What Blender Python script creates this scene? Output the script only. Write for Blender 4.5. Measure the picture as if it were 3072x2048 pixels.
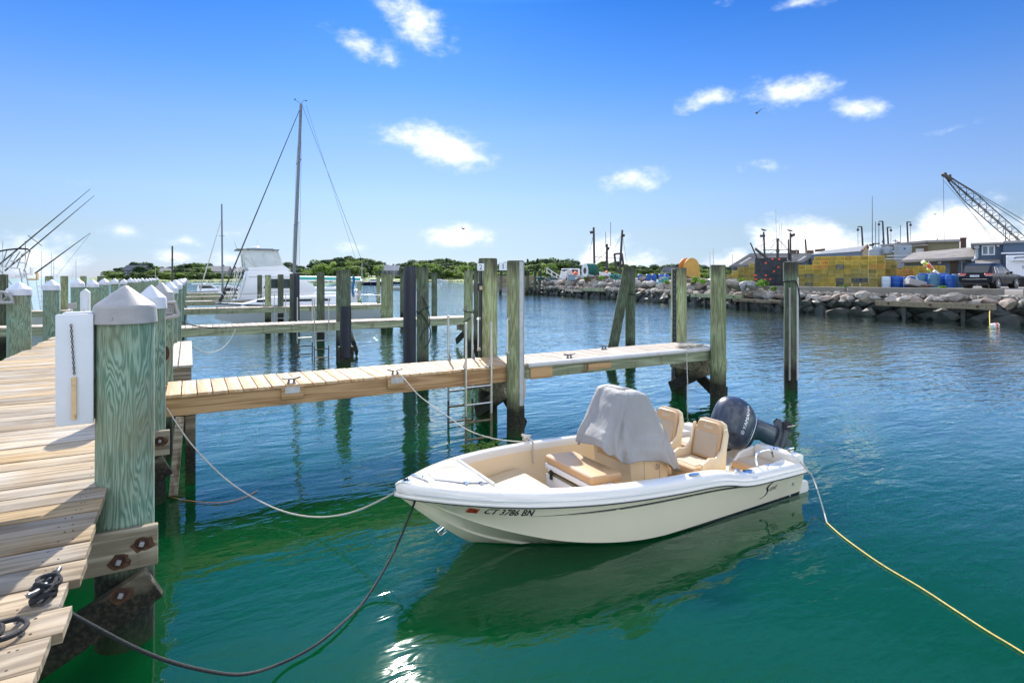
import bpy, bmesh, math, random
from mathutils import Vector, Matrix, noise as mnoise
random.seed(7)
R = math.radians
for o in list(bpy.data.objects): bpy.data.objects.remove(o)
scn = bpy.context.scene
COL = scn.collection

# ------------------------------------------------------------------ camera
H = 2.75                       # eye height above the water
FPX = 1700.0                   # focal length in photo pixels (3072 wide)
HOR = 832.0                    # horizon row
TH = R(29.7)                   # camera yaw, clockwise from +Y (dock runs along +Y, fingers along +X)
cam_d = bpy.data.cameras.new('camera'); cam = bpy.data.objects.new('camera', cam_d); COL.objects.link(cam)
cam.location = (0, 0, H); cam.rotation_euler = (R(90), 0, -TH)
cam_d.sensor_width = 36; cam_d.lens = FPX/3072*36; cam_d.shift_y = -(1024-HOR)/3072
cam_d.clip_start = 0.05; cam_d.clip_end = 20000
scn.camera = cam
# ------------------------------------------------------------------ light
SUN_AZ, SUN_EL = 19.0, 36.0    # azimuth clockwise from +Y
scn.view_settings.view_transform = 'Standard'; scn.view_settings.look = 'None'
scn.view_settings.exposure = 1.98; scn.view_settings.gamma = 1.0
scn.view_settings.use_curve_mapping = False
sd = bpy.data.lights.new('sun', 'SUN'); sd.energy = 2.2; sd.angle = R(0.53); sd.color = (1.0, 0.93, 0.82)
so = bpy.data.objects.new('sun', sd); COL.objects.link(so)
sdir = Vector((math.sin(R(SUN_AZ))*math.cos(R(SUN_EL)), math.cos(R(SUN_AZ))*math.cos(R(SUN_EL)), math.sin(R(SUN_EL))))
so.rotation_euler = (-sdir).to_track_quat('-Z', 'Y').to_euler(); so.location = (0, 0, 50)

def nd(nt, t, **k):
    n = nt.nodes.new(t)
    for a, b in k.items(): setattr(n, a, b)
    return n
def setin(n, **k):
    for a, b in k.items(): n.inputs[a.replace('_', ' ')].default_value = b
def mixc(nt, fac, a, b, mode='MIX'):
    m = nt.nodes.new('ShaderNodeMix'); m.data_type = 'RGBA'; m.blend_type = mode; m.clamp_result = False
    for sock, val in ((m.inputs[0], fac), (m.inputs[6], a), (m.inputs[7], b)):
        if hasattr(val, 'links'): nt.links.new(val, sock)
        elif isinstance(val, (int, float)): sock.default_value = val
        else: sock.default_value = (*val[:3], 1)
    return m.outputs[2]
def math_(nt, op, a, b=None, c=None, clamp=False):
    m = nt.nodes.new('ShaderNodeMath'); m.operation = op; m.use_clamp = clamp
    for i, val in enumerate((a, b, c)):
        if val is None: continue
        if hasattr(val, 'links'): nt.links.new(val, m.inputs[i])
        else: m.inputs[i].default_value = val
    return m.outputs[0]
def maprange(nt, v, a, b, c=0.0, d=1.0, smooth=False):
    m = nt.nodes.new('ShaderNodeMapRange'); m.clamp = True
    if smooth: m.interpolation_type = 'SMOOTHSTEP'
    nt.links.new(v, m.inputs[0])
    for i, x in enumerate((a, b, c, d)): m.inputs[i+1].default_value = x
    return m.outputs[0]

# ------------------------------------------------------------------ sky
wd = bpy.data.worlds.new('World'); scn.world = wd; wd.use_nodes = True
nt = wd.node_tree; nt.nodes.clear(); L = nt.links.new
sky = nd(nt, 'ShaderNodeTexSky', sky_type='NISHITA'); sky.sun_disc = False
sky.sun_elevation = R(SUN_EL); sky.sun_rotation = R(SUN_AZ); sky.air_density = 1.0; sky.dust_density = 0.15; sky.ozone_density = 3.0
geo = nd(nt, 'ShaderNodeTexCoord'); sep = nd(nt, 'ShaderNodeSeparateXYZ'); L(geo.outputs['Generated'], sep.inputs[0])
ramp = nd(nt, 'ShaderNodeValToRGB'); L(sep.outputs[2], ramp.inputs[0]); cr = ramp.color_ramp
for p, c in ((0.0, (0.152, 0.191, 0.330)), (.042, (0.169, 0.199, 0.280)), (0.077, (0.208, 0.216, 0.258)), (0.135, (0.237, 0.254, 0.322)), (0.191, (0.227, 0.258, 0.339)), (0.246, (0.199, 0.258, 0.360)), (0.323, (0.121, 0.229, 0.381)), (0.435, (0.053, 0.178, 0.364)), (.52, (.26, .52, .92)), (.64, (.50, .72, 1.0)), (1.0, (.75, .88, 1.05))):
    e = cr.elements.new(p); e.color = (*c, 1)
cr.elements.remove(cr.elements[0]); cr.elements.remove(cr.elements[-1])
skyc = mixc(nt, 1.0, sky.outputs[0], ramp.outputs[0], 'MULTIPLY')
# cumulus clouds: ellipses around fixed sky directions, frayed by noise
Fv = Vector((math.sin(TH), math.cos(TH), 0)); Rv = Vector((math.cos(TH), -math.sin(TH), 0))
def sky_dir(px, py): return (Fv + Rv*((px-1536)/FPX) + Vector((0, 0, (HOR-py)/FPX))).normalized()
clouds = [ # px, py, rx, ry (photo pixels), opacity, tilt deg
 (1255, 75, 125, 62, .95, -28), (1090, 130, 130, 42, .75, -14), (1330, 120, 60, 30, .5, -40), (1325, 445, 185, 62, 1.15, -10), (1390, 470, 110, 45, 1.0, -8),
 (1895, 535, 110, 42, 1.15, 5), (2125, 295, 100, 30, .95, 12), (2365, 280, 140, 52, 1.1, -6), (2570, 325, 110, 36, 1.0, -12), (2865, 385, 120, 18, .6, 5),
 (2290, 500, 90, 20, .4, 0), (2400, 8, 110, 20, .8, 0), (2150, 8, 40, 16, .5, 0), (1380, 705, 140, 46, 1.05, 0), (1060, 735, 130, 34, .8, 0), (805, 670, 45, 18, .6, 0), (700, 700, 70, 26, .5, 0),
 (370, 690, 75, 30, .6, 0), (560, 725, 75, 22, .75, 0), (520, 765, 90, 26, .8, 0), (110, 770, 160, 75, 1.2, 0), (700, 775, 90, 30, .8, 0), (270, 560, 60, 26, .35, 0), (690, 315, 50, 18, .3, -25),
 (1820, 770, 90, 75, 1.25, 0), (1900, 790, 120, 50, 1.1, 0), (2400, 720, 170, 78, 1.7, 0), (2540, 745, 120, 60, 1.4, 0), (2210, 775, 60, 40, 1.2, 0), (2160, 790, 110, 35, .9, 0),
 (2860, 680, 130, 90, 1.6, 0), (2760, 740, 160, 70, 1.5, 0), (2990, 740, 160, 80, 1.5, 0), (3200, 700, 200, 110, 1.5, 0), (3000, 590, 90, 26, .5, 0), (2920, 600, 40, 16, .3, 0)]
nz = nd(nt, 'ShaderNodeTexNoise'); setin(nz, Scale=17.0, Detail=7.0, Roughness=.62); 
mp = nd(nt, 'ShaderNodeMapping'); mp.inputs['Scale'].default_value = (1, 1, 1.7); L(geo.outputs['Generated'], mp.inputs[0]); L(mp.outputs[0], nz.inputs['Vector'])
nz2 = nd(nt, 'ShaderNodeTexNoise'); setin(nz2, Scale=6.0, Detail=3.0); L(geo.outputs['Generated'], nz2.inputs['Vector'])
acc = None
for (px, py, rx, ry, op, tilt) in clouds:
    d = sky_dir(px, py); az = math.atan2(d.x, d.y)
    m = nd(nt, 'ShaderNodeMapping', vector_type='TEXTURE'); L(geo.outputs['Generated'], m.inputs[0])
    m.inputs['Location'].default_value = d; m.inputs['Rotation'].default_value = Matrix.Rotation(-az, 3, 'Z').to_euler() if tilt == 0 else (Matrix.Rotation(-az, 3, 'Z') @ Matrix.Rotation(R(-tilt), 3, 'Y')).to_euler()
    c = math.cos(math.atan2(abs(px-1536), FPX))
    m.inputs['Scale'].default_value = (rx/FPX*c*c*1.30, 1.0, ry/FPX*c*1.30)
    ln = nd(nt, 'ShaderNodeVectorMath', operation='LENGTH'); L(m.outputs[0], ln.inputs[0])
    v = math_(nt, 'MULTIPLY_ADD', ln.outputs[1], -op, op)
    acc = v if acc is None else math_(nt, 'MAXIMUM', acc, v)
fdot = nd(nt, 'ShaderNodeVectorMath', operation='DOT_PRODUCT'); L(geo.outputs['Generated'], fdot.inputs[0]); fdot.inputs[1].default_value = Fv
nz3 = nd(nt, 'ShaderNodeTexNoise'); setin(nz3, Scale=3.2, Detail=2.0); mp3 = nd(nt, 'ShaderNodeMapping'); mp3.inputs['Scale'].default_value = (1, 1, 1.6); L(geo.outputs['Generated'], mp3.inputs[0]); L(mp3.outputs[0], nz3.inputs['Vector'])
fill_clouds = math_(nt, 'MULTIPLY', maprange(nt, nz3.outputs[0], .44, .56), math_(nt, 'MULTIPLY', maprange(nt, fdot.outputs['Value'], .45, .2), maprange(nt, sep.outputs[2], .0, .08)))  # unseen clouds added behind the camera as fill light
acc = math_(nt, 'MAXIMUM', acc, fill_clouds)
t = math_(nt, 'ADD', acc, math_(nt, 'MULTIPLY_ADD', nz.outputs[0], 1.9, -1.10))
t = math_(nt, 'ADD', t, math_(nt, 'MULTIPLY_ADD', nz2.outputs[0], 0.5, -0.27))
mask = maprange(nt, t, 0.0, 0.85, 0, 1, True)
mask = math_(nt, 'MULTIPLY', mask, maprange(nt, acc, 0.0, 0.12), clamp=True)
shade = maprange(nt, t, 0.2, 1.0, 0.0, 1.0)
ccol = mixc(nt, maprange(nt, fdot.outputs['Value'], .45, .0), mixc(nt, shade, (2.1, 2.5, 3.1), (3.6, 3.6, 3.6)), (7.0, 7.2, 7.6))   # clouds out of view set brighter, to lift the shaded sides
final = mixc(nt, mask, skyc, ccol)
bg = nd(nt, 'ShaderNodeBackground'); L(final, bg.inputs[0]); bg.inputs[1].default_value = 0.0965
wo = nd(nt, 'ShaderNodeOutputWorld'); L(bg.outputs[0], wo.inputs[0])

# ------------------------------------------------------------------ pixel helpers: a pixel gives a direction only; distance comes from the plane it lies on
def ray(px, py): return Fv + Rv*((px-1536)/FPX) + Vector((0, 0, (HOR-py)/FPX))
CAM = Vector((0, 0, H))
def WD(px, py, d): return CAM + ray(px, py)*d
def WZ(px, py, z=0.0):
    r = ray(px, py); return CAM + r*((z-H)/r.z)
def WY(px, py, Y): r = ray(px, py); return CAM + r*(Y/r.y)
def WX(px, py, X): r = ray(px, py); return CAM + r*(X/r.x)
def WP(px, py, a, b):
    r = ray(px, py); n = Vector((-(b[1]-a[1]), b[0]-a[0], 0)); return CAM + r*(n.dot(Vector((a[0], a[1], 0)))/n.dot(r))

# ------------------------------------------------------------------ mesh builder
class MB:
    def __init__(s): s.v = []; s.f = []; s.m = []
    def add(s, vs, fs, mi=0):
        o = len(s.v); s.v += [tuple(v) for v in vs]; s.f += [tuple(i+o for i in f) for f in fs]; s.m += [mi]*len(fs); return s
    def box(s, c, d, M=None, mi=0):
        x, y, z = d[0]/2, d[1]/2, d[2]/2; c = Vector(c)
        vs = [Vector((a*x, b*y, e*z)) for e in (-1, 1) for b in (-1, 1) for a in (-1, 1)]
        if M is not None: vs = [M @ v for v in vs]
        return s.add([v+c for v in vs], [(0, 2, 3, 1), (4, 5, 7, 6), (0, 1, 5, 4), (2, 6, 7, 3), (0, 4, 6, 2), (1, 3, 7, 5)], mi)
    def bb(s, x0, x1, y0, y1, z0, z1, mi=0): return s.box(((x0+x1)/2, (y0+y1)/2, (z0+z1)/2), (x1-x0, y1-y0, z1-z0), None, mi)
    def bar(s, p, q, w, h, up=(0, 0, 1), mi=0):
        p, q = Vector(p), Vector(q); d = (q-p); ln = d.length; d.normalize(); up = Vector(up)
        if abs(d.dot(up)) > .99: up = Vector((1, 0, 0))
        sd_ = d.cross(up).normalized(); u = sd_.cross(d)
        M = Matrix((d, sd_, u)).transposed(); return s.box((p+q)/2, (ln, w, h), M, mi)
    def cyl(s, p, q, r0, r1=None, n=12, caps=True, mi=0):
        r1 = r0 if r1 is None else r1; return s.tube([p, q], [r0, r1], n, caps, mi)
    def tube(s, pts, r, n=8, caps=True, mi=0):
        pts = [Vector(p) for p in pts]; k = len(pts); rs = r if isinstance(r, (list, tuple)) else [r]*k
        t0 = (pts[1]-pts[0]).normalized(); a = t0.orthogonal().normalized(); rings = []
        for i, p in enumerate(pts):
            t = ((pts[min(i+1, k-1)]-pts[max(i-1, 0)])).normalized()
            a = (a - t*a.dot(t)).normalized(); b = t.cross(a)
            rings.append([p + (a*math.cos(2*math.pi*j/n) + b*math.sin(2*math.pi*j/n))*rs[i] for j in range(n)])
        return s.loft(rings, True, caps, mi)
    def loft(s, rings, closed=True, caps=False, mi=0):
        n = len(rings[0]); vs = [p for r in rings for p in r]; fs = []
        for i in range(len(rings)-1):
            for j in range(n if closed else n-1):
                k = (j+1) % n; fs.append((i*n+j, i*n+k, (i+1)*n+k, (i+1)*n+j))
        if caps: fs.append(tuple(range(n-1, -1, -1))); fs.append(tuple((len(rings)-1)*n+j for j in range(n)))
        return s.add(vs, fs, mi)
    def lathe(s, prof, n=20, c=(0, 0, 0), mi=0, caps=True):
        c = Vector(c); rings = [[c+Vector((r*math.cos(2*math.pi*j/n), r*math.sin(2*math.pi*j/n), z)) for j in range(n)] for r, z in prof]
        return s.loft(rings, True, caps, mi)
    def prism(s, poly, axis, a0, a1, mi=0):      # polygon of 2-D points extruded along axis 0/1/2
        def mk(p, a):
            if axis == 0: return (a, p[0], p[1])
            if axis == 1: return (p[0], a, p[1])
            return (p[0], p[1], a)
        n = len(poly); vs = [mk(p, a0) for p in poly]+[mk(p, a1) for p in poly]
        fs = [tuple(range(n)), tuple(range(2*n-1, n-1, -1))]+[(i, n+i, n+(i+1) % n, (i+1) % n) for i in range(n)]
        return s.add(vs, fs, mi)
    def xf(s, M): s.v = [tuple(M @ Vector(v)) for v in s.v]; return s
    def mesh(s, name, mats, bevel=0, sharp=35, seg=1, rel=None):
        me = bpy.data.meshes.new(name); bm = bmesh.new()
        off = Vector(rel) if rel is not None else Vector((0, 0, 0))
        vv = [bm.verts.new(Vector(v)-off) for v in s.v]
        for f, mi in zip(s.f, s.m):
            try: fc = bm.faces.new([vv[i] for i in f]); fc.material_index = mi
            except ValueError: pass
        bmesh.ops.recalc_face_normals(bm, faces=bm.faces)
        if bevel:
            ed = [e for e in bm.edges if len(e.link_faces) == 2 and e.calc_face_angle(0) > R(35)]
            bmesh.ops.bevel(bm, geom=ed, offset=bevel, segments=seg, affect='EDGES', profile=.6, clamp_overlap=True)
        for f in bm.faces: f.smooth = True
        for e in bm.edges:
            if len(e.link_faces) == 2 and e.calc_face_angle(0) > R(sharp): e.smooth = False
        bm.to_mesh(me); bm.free()
        for m in (mats if isinstance(mats, (list, tuple)) else [mats]): me.materials.append(m)
        return me
    def build(s, name, mats, parent=None, bevel=0, sharp=35, seg=1, rel=False):
        off = parent.location if (rel and parent is not None) else None
        if off is not None and parent.parent is not None: off = parent.location + parent.parent.location
        return link(name, s.mesh(name, mats, bevel, sharp, seg, off), parent)
def link(name, me, parent=None, loc=None, rot=None):
    o = bpy.data.objects.new(name, me); COL.objects.link(o)
    if parent is not None: o.parent = parent
    if loc is not None: o.location = loc
    if rot is not None: o.rotation_euler = rot
    return o
def tag(o, label=None, cat=None, group=None, kind=None):
    if label: o['label'] = label
    if cat: o['category'] = cat
    if group: o['group'] = group
    if kind: o['kind'] = kind
    return o
def thing(name, label, cat, loc=(0, 0, 0), rz=0, group=None):
    o = bpy.data.objects.new(name, None); COL.objects.link(o); o.location = loc; o.rotation_euler = (0, 0, rz); o.empty_display_size = .1
    return tag(o, label, cat, group)
def copy_tree(o, loc=None, rz=None, parent=None, label=None, group=None):
    c = o.copy(); COL.objects.link(c); c.parent = parent
    for ch in list(o.children): copy_tree(ch, parent=c)
    if loc is not None: c.location = loc
    if rz is not None: c.rotation_euler = (0, 0, rz)
    if label: c['label'] = label
    if group: c['group'] = group
    return c
def text_mesh(s, size=1.0):            # flat outline lettering as (verts, faces), x right, y up
    cu = bpy.data.curves.new('t', 'FONT'); cu.body = s; cu.size = size; cu.resolution_u = 3
    o = bpy.data.objects.new('t', cu); COL.objects.link(o)
    me = o.to_mesh(); vs = [tuple(v.co) for v in me.vertices]; fs = [tuple(p.vertices) for p in me.polygons]
    o.to_mesh_clear(); bpy.data.objects.remove(o); bpy.data.curves.remove(cu)
    return vs, fs
def spline(pts, n=8):
    pts = [Vector(p) for p in pts]; out = []
    for i in range(len(pts)-1):
        p0, p1, p2, p3 = pts[max(i-1, 0)], pts[i], pts[i+1], pts[min(i+2, len(pts)-1)]
        for k in range(n):
            t = k/n; out.append(.5*((2*p1)+(p2-p0)*t+(2*p0-5*p1+4*p2-p3)*t*t+(3*p1-p0-3*p2+p3)*t**3))
    return out+[pts[-1]]
def lerp_tab(tab, x):                  # smooth table interpolation
    if x <= tab[0][0]: return tab[0][1]
    for i in range(len(tab)-1):
        if x <= tab[i+1][0]:
            x0, y1 = tab[i]; x1, y2 = tab[i+1]; y0 = tab[max(i-1, 0)]; y3 = tab[min(i+2, len(tab)-1)]
            t = (x-x0)/(x1-x0)
            m1 = (y2-y0[1])/(x1-y0[0])*(x1-x0) if x1 != y0[0] else 0
            m2 = (y3[1]-y1)/(y3[0]-x0)*(x1-x0) if y3[0] != x0 else 0
            return (2*t**3-3*t*t+1)*y1+(t**3-2*t*t+t)*m1+(-2*t**3+3*t*t)*y2+(t**3-t*t)*m2
    return tab[-1][1]

# ------------------------------------------------------------------ materials
MATS = {}
def newmat(name):
    m = bpy.data.materials.new(name); m.use_nodes = True; t = m.node_tree; t.nodes.clear()
    p = t.nodes.new('ShaderNodeBsdfPrincipled'); o = t.nodes.new('ShaderNodeOutputMaterial'); t.links.new(p.outputs[0], o.inputs[0])
    MATS[name] = m; return m, t, p
def coords(t, scale=(1, 1, 1), rnd=True, kind='Object'):
    tc = t.nodes.new('ShaderNodeTexCoord'); mp_ = t.nodes.new('ShaderNodeMapping'); mp_.inputs['Scale'].default_value = scale
    if rnd:
        oi = t.nodes.new('ShaderNodeObjectInfo'); cx = t.nodes.new('ShaderNodeCombineXYZ')
        a = math_(t, 'MULTIPLY', oi.outputs['Random'], 37.0); b = math_(t, 'MULTIPLY', oi.outputs['Random'], 91.0)
        t.links.new(a, cx.inputs[0]); t.links.new(b, cx.inputs[1]); t.links.new(a, cx.inputs[2])
        va = t.nodes.new('ShaderNodeVectorMath'); t.links.new(tc.outputs[kind], va.inputs[0]); t.links.new(cx.outputs[0], va.inputs[1])
        t.links.new(va.outputs[0], mp_.inputs[0])
    else: t.links.new(tc.outputs[kind], mp_.inputs[0])
    return mp_.outputs[0]
def noise(t, vec, scale, detail=4, rough=.55, dist=0):
    n = t.nodes.new('ShaderNodeTexNoise'); t.links.new(vec, n.inputs['Vector']); n.inputs['Scale'].default_value = scale
    n.inputs['Detail'].default_value = detail; n.inputs['Roughness'].default_value = rough; n.inputs['Distortion'].default_value = dist
    return n.outputs[0]
def bump(t, p, h, strength=.3, dist=.01, prev=None):
    b = t.nodes.new('ShaderNodeBump'); b.inputs['Strength'].default_value = strength; b.inputs['Distance'].default_value = dist
    t.links.new(h, b.inputs['Height'])
    if prev is not None: t.links.new(prev, b.inputs['Normal'])
    if p is not None: t.links.new(b.outputs[0], p.inputs['Normal'])
    return b.outputs[0]
def plain(name, col, rough=.5, metal=0, var=.12, scale=3, bmp=0.0, bscale=40, spec=None, coat=0, col2=None, stain=None, rnd=.0):
    m, t, p = newmat(name); v = coords(t); n = noise(t, v, scale, 5, .6)
    c2 = col2 if col2 else tuple(min(1, c*(1+var)) for c in col); c1 = col if col2 else tuple(c*(1-var) for c in col)
    c = mixc(t, maprange(t, n, .3, .7), c1, c2)
    if stain:
        n3 = noise(t, v, stain[1], 6, .7); c = mixc(t, math_(t, 'MULTIPLY', maprange(t, n3, .52, .7), stain[2]), c, stain[0])
    if rnd:
        oi = t.nodes.new('ShaderNodeObjectInfo'); c = mixc(t, 1.0, c, mixc(t, oi.outputs['Random'], (1-rnd,)*3, (1+rnd,)*3), 'MULTIPLY')
    t.links.new(c, p.inputs['Base Color']); p.inputs['Roughness'].default_value = rough; p.inputs['Metallic'].default_value = metal
    if spec is not None: p.inputs['IOR'].default_value = spec
    if coat: p.inputs['Coat Weight'].default_value = coat; p.inputs['Coat Roughness'].default_value = .04
    if bmp: bump(t, p, noise(t, v, bscale, 4, .6), bmp, .02)
    return m
def grain(name, dark, light, axis=0, stretch=.12, scale=5, freq=60, amt=.6, rough=.75, bmp=.35, rnd=.25, warm=None, weather=None, tide=False, topdark=None, rust=None, knots=False):
    m, t, p = newmat(name); sc = [1, 1, 1]; sc[axis] = stretch
    v = coords(t, tuple(sc)); n = noise(t, v, scale, 3, .45, .3)
    s = math_(t, 'SINE', math_(t, 'MULTIPLY', n, freq)); rings = maprange(t, s, -1, 1)
    sc2 = [6, 6, 6]; sc2[axis] = .35; fine = noise(t, coords(t, tuple(sc2)), 14, 4, .7)
    g = math_(t, 'ADD', math_(t, 'MULTIPLY', rings, .55), math_(t, 'MULTIPLY', fine, .6), clamp=True)
    c = mixc(t, math_(t, 'MULTIPLY', g, amt*1.6, clamp=True), light, dark)
    big = noise(t, coords(t, (1, 1, 1)), 1.6, 5, .6)
    if weather: c = mixc(t, maprange(t, big, .42, .66), c, mixc(t, .6, c, weather))
    if rnd:
        oi = t.nodes.new('ShaderNodeObjectInfo'); c = mixc(t, 1.0, c, mixc(t, oi.outputs['Random'], (1-rnd,)*3, (1+rnd*.7,)*3), 'MULTIPLY')
        if warm:
            fr = math_(t, 'FRACT', math_(t, 'MULTIPLY', oi.outputs['Random'], 13.7)); c = mixc(t, maprange(t, fr, .45, 1.0, 0, .75), c, mixc(t, 1.0, c, warm, 'MULTIPLY'))
    gp = t.nodes.new('ShaderNodeNewGeometry'); sz = t.nodes.new('ShaderNodeSeparateXYZ'); t.links.new(gp.outputs['Position'], sz.inputs[0])
    if rust:
        rn = noise(t, coords(t, (3, 3, .5)), 2.2, 5, .6); c = mixc(t, maprange(t, rn, .56, .72, 0, .85), c, rust)
    if topdark:
        zz = math_(t, 'ADD', sz.outputs[2], math_(t, 'MULTIPLY', noise(t, coords(t, (9, 9, .6)), 2.0, 4, .6), .9)); c = mixc(t, maprange(t, zz, topdark, topdark+.3, 0, .8), c, (.035, .033, .026))
    if tide:
        zz = math_(t, 'ADD', sz.outputs[2], math_(t, 'MULTIPLY', math_(t, 'SUBTRACT', big, .5), .6))
        c = mixc(t, maprange(t, zz, .80, .50, 0, .96), c, mixc(t, maprange(t, noise(t, coords(t), 30, 4, .7), .45, .7), (.007, .008, .007), (.05, .045, .028)))
        c = mixc(t, maprange(t, zz, .2, .0, 0, .8), c, (.02, .045, .012))
    t.links.new(c, p.inputs['Base Color']); p.inputs['Roughness'].default_value = rough
    bump(t, p, g, bmp, .006); p.inputs['Specular IOR Level'].default_value = .18
    return m
# ------------------------------------------------------------------ material list
M = MATS
grain('old_plank', (.16, .115, .068), (.49, .395, .27), 0, .06, 5, 45, .62, .8, .55, .28, warm=(1.0, .80, .46), weather=(.40, .38, .34))
grain('new_plank', (.38, .225, .105), (.68, .51, .325), 1, .10, 4, 40, .55, .65, .25, .12, warm=(1.0, .90, .74))
grain('grey_plank', (.26, .22, .175), (.45, .40, .34), 1, .08, 5, 40, .5, .75, .35, .14)
grain('far_plank', (.30, .25, .19), (.52, .455, .37), 1, .08, 5, 40, .5, .75, .35, .2)
grain('new_beam', (.26, .14, .06), (.58, .38, .19), 0, .05, 5, 45, .6, .7, .3, .1)
grain('green_beam', (.13, .15, .085), (.42, .46, .30), 0, .05, 5, 45, .55, .8, .3, .12, rust=(.12, .045, .014))
grain('old_beam', (.12, .095, .06), (.46, .40, .29), 0, .06, 5, 45, .6, .8, .4, .15, rust=(.06, .030, .014))
grain('tidal_beam', (.11, .085, .055), (.38, .32, .22), 0, .06, 5, 45, .6, .8, .4, .15, tide=True)
grain('piling_wood', (.075, .15, .10), (.35, .455, .345), 2, .13, 8, 95, .66, .78, .4, .12, weather=(.20, .17, .09), tide=True)
grain('bare_piling', (.13, .155, .07), (.44, .50, .28), 2, .10, 7, 55, .6, .8, .4, .15, weather=(.15, .13, .07), tide=True, topdark=3.2)
grain('dark_piling', (.045, .062, .040), (.19, .235, .145), 2, .10, 7, 55, .6, .8, .4, .2, weather=(.07, .06, .04), tide=True, topdark=3.25)
plain('black_wrap', (.010, .013, .024), .38, 0, .3, 4)
plain('cap_white', (.54, .56, .60), .42, 0, .05, 6, .05, 60, stain=((.42, .42, .40), 3, .35))
plain('cap_grey', (.32, .31, .30), .5, 0, .10, 7, .08, 60, stain=((.16, .15, .14), 2.2, .45))
plain('steel', (.55, .54, .52), .30, .95, .12, 8, .05, 80)
plain('galv', (.42, .43, .44), .45, .8, .15, 10, .05, 80)
plain('dark_cleat', (.16, .16, .16), .42, .85, .2, 10)
plain('fouled_steel', (.22, .19, .13), .7, .4, .5, 14, .3, 60, col2=(.10, .08, .04))
plain('rust', (.045, .018, .009), .9, 0, .5, 20, .4, 60)
plain('rust_stain', (.085, .042, .020), .95, 0, .5, 30, 0, 60, stain=((.02, .014, .010), 14, .9))
plain('rusty_wood', (.62, .42, .20), .6, 0, .2, 5, .1, 50, stain=((.10, .045, .012), 8, .9))
plain('box_white', (.62, .64, .66), .38, 0, .04, 4, .02, 120)
plain('white_vinyl', (.50, .485, .455), .45, 0, .06, 4, stain=((.35, .25, .16), 6, .4))
plain('gel_cream', (.66, .60, .44), .16, 0, .03, 1.5, coat=.5)
plain('gel_white', (.68, .64, .56), .18, 0, .02, 1.5, coat=.5)
plain('gel_sand', (.68, .53, .33), .30, 0, .03, 2)
plain('boot_dark', (.012, .013, .018), .4, 0, .2)
plain('tan_vinyl', (.52, .33, .17), .42, 0, .06, 3, .12, 180)
plain('tan_mesh', (.46, .36, .25), .6, 0, .05, 3, .2, 260)
plain('tan_pad', (.50, .37, .215), .55, 0, .04, 3, .12, 160)
plain('sole_grey', (.50, .45, .36), .6, 0, .06, 4, .25, 90)
plain('cooler_white', (.74, .74, .74), .35, 0, .03, 3, .04, 90)
plain('cooler_inner', (.20, .17, .10), .7, 0, .1, 3)
plain('chrome', (.75, .76, .78), .10, 1.0, .05, 4)
plain('motor_navy', (.022, .032, .055), .36, .0, .15, 3, coat=.3)
plain('motor_grey', (.045, .052, .062), .28, .3, .15, 3)
plain('black_rubber', (.012, .012, .013), .5, 0, .3)
plain('decal_silver', (.72, .74, .78), .3, .5, .03)
plain('decal_dark', (.02, .045, .042), .25, .3, .2)
plain('ink', (.008, .010, .020), .5, 0, .1)
plain('sticker_red', (.55, .060, .015), .5, 0, .05)
plain('rope_white', (.55, .50, .42), .8, 0, .2, 60, .6, 240)
plain('rope_black', (.022, .024, .026), .75, 0, .4, 60, .8, 200)
plain('rope_yellow', (.72, .52, .13), .7, 0, .2, 40, .5, 220)
plain('rope_orange', (.60, .22, .07), .7, 0, .2, 40)
plain('weed', (.05, .12, .010), .6, 0, .5, 20, .5, 60, col2=(.14, .24, .02))
plain('rock_pale', (.27, .25, .22), .85, 0, .35, 2.2, .9, 6, stain=((.22, .15, .09), 1.2, .6), rnd=.3)
plain('rock_brown', (.24, .19, .15), .85, 0, .35, 2.2, .9, 6, stain=((.34, .30, .25), 1.5, .7), rnd=.3)
plain('rock_wet', (.030, .034, .030), .6, 0, .5, 3, .9, 7, stain=((.06, .06, .035), 2, .7), rnd=.35)
plain('rubble', (.26, .235, .20), .9, 0, .4, 3, 1.0, 8)
plain('concrete', (.20, .18, .145), .9, 0, .16, 1.2, .35, 14, stain=((.28, .265, .235), .9, .6))
plain('asphalt', (.20, .185, .165), .95, 0, .2, .8, .3, 12)
plain('shore_earth', (.20, .17, .11), .95, 0, .3, .3)
plain('lawn', (.13, .21, .045), .9, 0, .3, .05)
plain('marsh', (.15, .19, .06), .95, 0, .35, .12)
plain('hull_white', (.76, .77, .78), .25, 0, .03, .6)
plain('hull_grey', (.44, .48, .50), .35, 0, .05, .6)
plain('hull_navy', (.012, .020, .045), .25, 0, .1)
plain('clear_vinyl', (.55, .60, .60), .12, 0, .15, 1.5)
plain('glass_dark', (.012, .02, .03), .06, 0, .2, 2)
plain('glass_pale', (.16, .22, .24), .08, 0, .5, 3)
plain('teal', (.05, .40, .36), .5, 0, .1)
plain('blue_sail', (.02, .10, .28), .7, 0, .2)
plain('mast_grey', (.16, .18, .19), .45, .4, .1, 1)
plain('mast_pale', (.55, .55, .52), .4, .4, .1, 1)
plain('mast_dark', (.05, .048, .045), .6, .2, .2, 2)
plain('wire', (.10, .10, .10), .5, .5, .1)
plain('canvas_black', (.018, .018, .020), .8, 0, .2)
plain('roof_metal', (.10, .105, .11), .8, 0, .15, .3)
plain('roof_light', (.15, .165, .18), .8, 0, .12, .3)
plain('roof_strip', (.52, .50, .42), .6, 0, .1, .5)
plain('shingle', (.19, .172, .155), .9, 0, .22, 1.2, .4, 10)
plain('siding_tan', (.40, .30, .17), .8, 0, .06, .5)
plain('siding_olive', (.19, .175, .10), .8, 0, .08, .5)
plain('siding_blue', (.075, .115, .165), .75, 0, .08, .5)
plain('siding_bluepale', (.13, .175, .21), .75, 0, .08, .5)
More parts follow.
